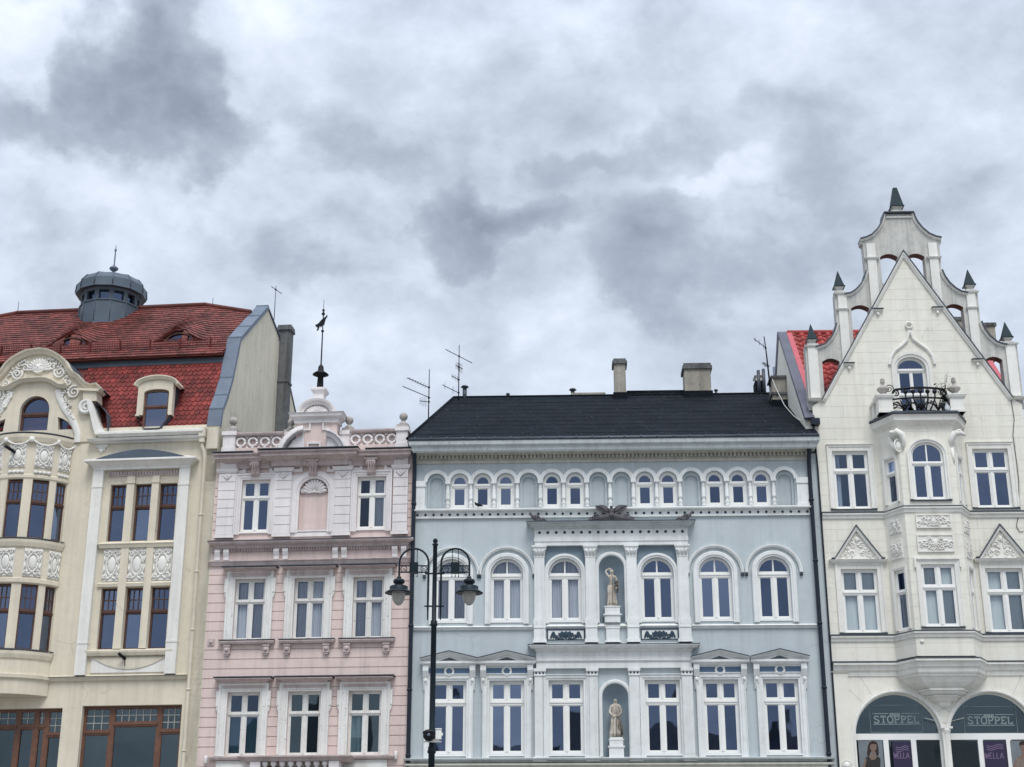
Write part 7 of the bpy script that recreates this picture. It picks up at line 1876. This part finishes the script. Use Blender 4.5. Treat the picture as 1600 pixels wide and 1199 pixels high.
def build_posters():
    d = -.135; cb = lambda x, y: D.at(1320+x/5.714, 1060+y/5.714, d)
    zb = 4.1
    def poster(x0, x1, ytop, mat, label):
        u0 = cb(x0, 620)[0]; u1 = cb(x1, 620)[0]; zt = cb((x0+x1)/2, ytop)[1]
        e = thing(D, (u0+u1)/2, d, zb, 'shop_poster', label, 'poster', 'posters in the shop arches')
        m = MB(); local(m, (u0+u1)/2, d, zb); m.box(u0, u1, d-.012, d, zb, zt); m.build('sheet', mat, e)
        return e, lambda mb: local(mb, (u0+u1)/2, d, zb), u0, u1, zt
    def wella(e, L, xt, yt, xe, wave):
        m = MB(); L(m); u, z = cb(xt, yt); h = cb(xt, yt-52)[1]-z; t = MB(); w = letters(t, 'WELLA', 0, 0, 1, 0, .01, False, 0, .16); k = (cb(xe, yt)[0]-u)/w
        letters(m, 'WELLA', u, z, h, d+.003, .024, False, .10, .16*k/h, k/h); m.build('lettering', 'lilac', e)
        m = MB(); L(m)
        for j in range(3):
            pts = [cb(wave[0]+(wave[1]-wave[0])*i/16, wave[2]+j*17+9*math.sin(2*PI*i/16)) for i in range(17)]; m.sweep(pts, [(-.011, d+.003), (.011, d+.003)], caps=False)
        m.build('wave_emblem', 'lilac', e)
    e, L, *_ = poster(425, 592, 566, 'purple', 'purple hair-care poster with WELLA lettering in the left shop arch'); wella(e, L, 436, 716, 580, (455, 570, 612))
    e, L, *_ = poster(1238, 1436, 560, 'purple', 'purple hair-care poster with WELLA lettering in the right shop arch'); wella(e, L, 1252, 718, 1425, (1265, 1415, 600))
    def woman(e, L, cx, y0, sc, dress, hat, mirror=1):
        # head, neck, shoulders and folded arm drawn as flat printed shapes
        P = lambda x, y: cb(cx+mirror*x*sc, y0+y*sc)
        def sh(nm, pts, mat, k):
            m = MB(); L(m); pts = [P(*p) for p in pts]; m.prism(pts if True else pts, d+.001*k, d+.001*k+.0012); m.build(nm, mat, e)
        el = lambda x, y, a, b, n=20: [(x+a*math.cos(2*PI*i/n), y+b*math.sin(2*PI*i/n)) for i in range(n)]
        sh('hair', [(-30, -34), (0, -50), (30, -36), (42, 0), (46, 60), (30, 84), (20, 40), (-18, 40), (-34, 90), (-48, 62), (-42, 0)] if not hat else el(2, -30, 34, 26), 'hair', 1)
        sh('torso', [(-30, 78), (-56, 84), (-66, 112), (-60, 170), (-74, 330), (64, 330), (54, 200), (58, 150), (60, 104), (48, 82), (28, 78), (14, 100), (-14, 102)], dress, 2)
        sh('neck', [(-12, 30), (-14, 62), (-34, 80), (-14, 104), (14, 102), (32, 80), (15, 62), (13, 30)], 'skin', 3)
        sh('face', el(2, 0, 27, 36), 'skin', 4)
        sh('arm', [(-58, 88), (-76, 130), (-88, 190), (-70, 214), (28, 192), (30, 176), (-60, 190), (-62, 150), (-52, 110)], 'skin', 5)
        sh('hair_fringe', [(-26, -8), (-24, -34), (2, -40), (28, -34), (30, -8), (22, -20), (-14, -22)], 'hair', 5)
        for x in (-9, 13): sh('eye', el(x, -3, 4.5, 2.4, 10), 'hair', 6)
        sh('mouth', el(2, 18, 6, 2.0, 10), 'lips', 6)
    e, L, *_ = poster(122, 338, 556, 'print_bg', 'pale poster of a woman in a dark dress, leftmost in the left shop arch'); woman(e, L, 252, 612, 1.12, 'dress', False)
    e, L, *_ = poster(1482, 1640, 556, 'print_bg', 'pale poster of a woman in a beige top, rightmost in the right shop arch'); woman(e, L, 1590, 618, 1.05, 'dress_lt', True)
M['lips'] = plain('printed_lips', (.16, .06, .055, 1), .5, 0, .1, 3, 0)
build_posters()

# ------------------------------------------------------------------ the houses across the square, seen only as reflections in the panes
def opposite():
    q = random.Random(4); x = -46
    specs = [(15, 9.5, 4.2, 'pink_mid', 'rose town hall block across the square behind the viewer'), (12, 11.5, 4.8, 'cream_dk', 'tall cream gabled house across the square behind the viewer'), (17, 9.0, 3.8, 'conc', 'low grey house with wide roof across the square behind the viewer'), (13, 12.0, 4.5, 'white_wall', 'tall white house across the square behind the viewer'), (16, 10.0, 5.0, 'blue_cor', 'grey blue house with high roof across the square behind the viewer'), (14, 11.0, 4.0, 'ivory', 'ivory house across the square behind the viewer')]
    for w, h, rh, mat, label in specs:
        F = Facade(x+w/2, -34, 0); e = empty('house', (x+w/2, -34, 0), PI, label=label, category='house', group='houses across the square')
        b = MB(); wall(b, -w/2, w/2, 0, h, [(-w/2+1.2+i*2.4, -w/2+2.4+i*2.4, z, z+1.9, None, .15) for i in range(int((w-1)/2.4)) for z in (1.2, 4.6, 7.4) if z+2.2 < h])
        b.box(-w/2, -w/2+.02, -9, -.01, 0, h); b.box(w/2-.02, w/2, -9, -.01, 0, h); b.build('wall', [mat, 'interior'], e)
        r = MB(); r.prism_x([(.4, h-.1), (-4.5, h+rh), (-9.4, h-.1)], -w/2, w/2); rf = r.build('roof', q.choice(('zinc', 'zinc_dk', 'conc_dk')), e)
        c = MB(); c.box(-w*.2, -w*.2+.8, -4.9, -4.2, h+rh-1, h+rh+1.1); c.box(w*.25, w*.25+.6, -4.9, -4.2, h+rh-1, h+rh+.8); c.build('chimney', 'conc_dk', rf)
        x += w
opposite()
# ================================================================== camera, world, light, ground
def build_setting():
    cam = bpy.data.cameras.new('camera'); co = bpy.data.objects.new('camera', cam); COL.objects.link(co)
    co.location = (0, 0, CAMZ); co.rotation_euler = (PI/2+PITCH, 0, 0)
    cam.sensor_width = 36; cam.lens = FPX/1600*36; cam.clip_end = 2000
    scene.camera = co
    g = MB(); g.box(-400, 400, -600, 300, -.4, 0.0); g.build('ground', 'paving', None, kind='structure')
    g = MB()
    xs = [(-60, A.world(-12)[1]+6)]
    g.box(-60, 60, -43.0, -36.0, .004, .12); g.build('pavement', 'paving', None, kind='structure')
    g = MB(); g.box(-200, 200, -36.0, -29.0, .002, .008); g.build('road', 'asphalt', None, kind='structure')
def dirpx(px, py):
    r = Vector(ray(px, py)).normalized(); return r
def build_sky():
    w = bpy.data.worlds.new('World'); scene.world = w; w.use_nodes = True
    nt = w.node_tree; nt.nodes.clear()
    out = nt.nodes.new('ShaderNodeOutputWorld'); bg = nt.nodes.new('ShaderNodeBackground')
    nt.links.new(bg.outputs[0], out.inputs[0])
    tc = nt.nodes.new('ShaderNodeTexCoord'); gen = tc.outputs['Generated']
    def math_(op, a, b=None, clamp=False):
        n = nt.nodes.new('ShaderNodeMath'); n.operation = op; n.use_clamp = clamp
        for s, v in ((n.inputs[0], a), (n.inputs[1], b)):
            if v is None: continue
            if isinstance(v, (int, float)): s.default_value = v
            else: nt.links.new(v, s)
        return n.outputs[0]
    sky = nt.nodes.new('ShaderNodeTexSky'); sky.sky_type = 'NISHITA'; sky.sun_disc = False
    sky.sun_elevation = SUN_EL; sky.sun_rotation = SUN_ROT
    sep = nt.nodes.new('ShaderNodeSeparateXYZ'); nt.links.new(gen, sep.inputs[0])
    # warp the direction a little so that cloud edges are ragged
    nz = nt.nodes.new('ShaderNodeTexNoise'); nz.inputs['Scale'].default_value = 13; nz.inputs['Detail'].default_value = 9; nz.inputs['Roughness'].default_value = .55
    nt.links.new(gen, nz.inputs['Vector'])
    va = nt.nodes.new('ShaderNodeVectorMath'); va.operation = 'MULTIPLY_ADD'
    nt.links.new(nz.outputs['Color'], va.inputs[0]); va.inputs[1].default_value = (.16, .16, .13); va.inputs[2].default_value = (-.08, -.08, -.065)
    vb = nt.nodes.new('ShaderNodeVectorMath'); vb.operation = 'ADD'; nt.links.new(gen, vb.inputs[0]); nt.links.new(va.outputs[0], vb.inputs[1])
    wv = vb.outputs[0]
    # the general cloud deck
    mp = nt.nodes.new('ShaderNodeMapping'); nt.links.new(gen, mp.inputs[0]); mp.inputs['Scale'].default_value = (1, 1, 1.45); mp.inputs['Location'].default_value = (.37, .1, .2)
    n1 = noise(nt, 10.5, 12, .61, mp.outputs[0], .12); n2 = noise(nt, 4.6, 6, .5, mp.outputs[0], .1)
    n3 = noise(nt, 16, 8, .55, gen, .1)
    deck = math_('ADD', math_('MULTIPLY', math_('SUBTRACT', n1, .5), 1.2), math_('MULTIPLY', math_('SUBTRACT', n2, .5), .7))
    # the larger masses of this sky: (photo x, y, half width, half height in px, darkness)
    dens = deck
    for px, py, hx, hy, k in CLOUDS:
        c = dirpx(px, py); rt = Vector((c.y, -c.x, 0)).normalized(); up = rt.cross(c)
        s1 = nt.nodes.new('ShaderNodeVectorMath'); s1.operation = 'SUBTRACT'; nt.links.new(wv, s1.inputs[0]); s1.inputs[1].default_value = c
        def dot(v):
            d = nt.nodes.new('ShaderNodeVectorMath'); d.operation = 'DOT_PRODUCT'; nt.links.new(s1.outputs[0], d.inputs[0]); d.inputs[1].default_value = v; return d.outputs['Value']
        x = math_('DIVIDE', dot(rt), hx/FPX); y = math_('DIVIDE', dot(up), hy/FPX); z = math_('MULTIPLY', dot(c), 6.0)
        r2 = math_('ADD', math_('ADD', math_('MULTIPLY', x, x), math_('MULTIPLY', y, y)), math_('MULTIPLY', z, z))
        f = math_('SUBTRACT', 1.0, math_('POWER', r2, .70), True)
        f = math_('MULTIPLY', f, math_('ADD', .45, math_('MULTIPLY', n3, 1.15)))
        dens = math_('ADD', dens, math_('MULTIPLY', f, k*1.12))
    col = ramp(nt, math_('ADD', math_('MULTIPLY', dens, .52), .47), SKYRAMP)
    mx = mix(nt, .93, sky.outputs[0], col) if False else None
    # overcast: brighter overhead than at the horizon; a trace of the clear sky shows through
    el = math_('MULTIPLY_ADD', sep.outputs['Z'], 1.0); nt.nodes[-1].inputs[2].default_value = 0.0
    g = ramp(nt, sep.outputs['Z'], [(.0, G1(.78)), (.28, G1(.86)), (.62, G1(1.0)), (1.0, G1(1.0))])
    bright = math_('MULTIPLY_ADD', math_('MAXIMUM', math_('SUBTRACT', sep.outputs['Z'], .52), 0), ZENITH); nt.nodes[-1].inputs[2].default_value = 1.0
    cc = nt.nodes.new('ShaderNodeVectorMath'); cc.operation = 'SCALE'; nt.links.new(col, cc.inputs[0]); nt.links.new(bright, cc.inputs['Scale'])
    sk = nt.nodes.new('ShaderNodeVectorMath'); sk.operation = 'SCALE'; nt.links.new(sky.outputs[0], sk.inputs[0]); sk.inputs['Scale'].default_value = .05
    ad = nt.nodes.new('ShaderNodeVectorMath'); ad.operation = 'ADD'; nt.links.new(sk.outputs[0], ad.inputs[0])
    sc = nt.nodes.new('ShaderNodeVectorMath'); sc.operation = 'SCALE'; nt.links.new(cc.outputs[0], sc.inputs[0]); sc.inputs['Scale'].default_value = SKYMUL
    nt.links.new(sc.outputs[0], ad.inputs[1])
    nt.links.new(ad.outputs[0], bg.inputs[0]); bg.inputs[1].default_value = SKYBG
    s = bpy.data.lights.new('sun', 'SUN'); s.energy = SUN_E; s.angle = math.radians(SUN_ANG); s.color = (1.0, .965, .91)
    so = bpy.data.objects.new('sun', s); COL.objects.link(so)
    dv = Vector((math.sin(SUN_ROT)*math.cos(SUN_EL), math.cos(SUN_ROT)*math.cos(SUN_EL), math.sin(SUN_EL)))
    so.rotation_euler = (-dv).to_track_quat('-Z', 'Y').to_euler(); so.location = (0, -20, 60)
SUN_EL = math.radians(58); SUN_ROT = math.radians(170); SUN_E = 1.5; SUN_ANG = 26
ZENITH = 2.7; SKYMUL = 10.0; SKYBG = .1
CLOUDS = [(228, 85, 125, 135, -.52), (30, 185, 130, 55, -.34), (150, 190, 110, 55, -.30), (300, 215, 90, 75, -.45), (575, 225, 150, 75, -.22), (790, 335, 130, 50, -.34), (690, 375, 110, 36, -.26), (1000, 390, 130, 95, -.40),
          (1090, 450, 160, 60, -.22), (1120, 225, 220, 50, -.18), (1330, 280, 140, 60, -.16), (460, 430, 110, 60, -.22), (880, 240, 90, 35, -.14), (60, 345, 130, 40, -.16), (60, 450, 80, 40, -.12), (1450, 330, 150, 40, -.10),
          (30, 40, 130, 70, .22), (70, 112, 70, 26, .16), (440, 80, 120, 90, .14), (360, 160, 34, 50, .14), (430, 240, 45, 45, .16), (330, 320, 190, 45, .12), (560, 330, 150, 40, .12), (1130, 300, 100, 34, .18), (1190, 345, 80, 22, .12), (760, 70, 160, 60, .08), (920, 60, 100, 60, .12),
          (950, 190, 120, 30, .10), (860, 480, 120, 60, .10), (540, 520, 130, 60, .10), (650, 440, 80, 30, .10), (1240, 440, 90, 60, .10), (1560, 480, 90, 90, .06), (820, 240, 35, 45, .12)]
SKYRAMP = [(.0, (.14, .17, .22, 1)), (.16, (.22, .255, .315, 1)), (.337, (.315, .355, .425, 1)), (.514, (.475, .528, .615, 1)), (.643, (.605, .655, .745, 1)), (.805, (.768, .80, .86, 1)), (.966, (.86, .875, .91, 1))]
build_setting(); build_sky()
vs = scene.view_settings; scene.display_settings.display_device = 'sRGB'
vs.view_transform = 'Standard'; vs.look = 'None'; vs.exposure = 0.54; vs.gamma = 1.0; vs.use_curve_mapping = False
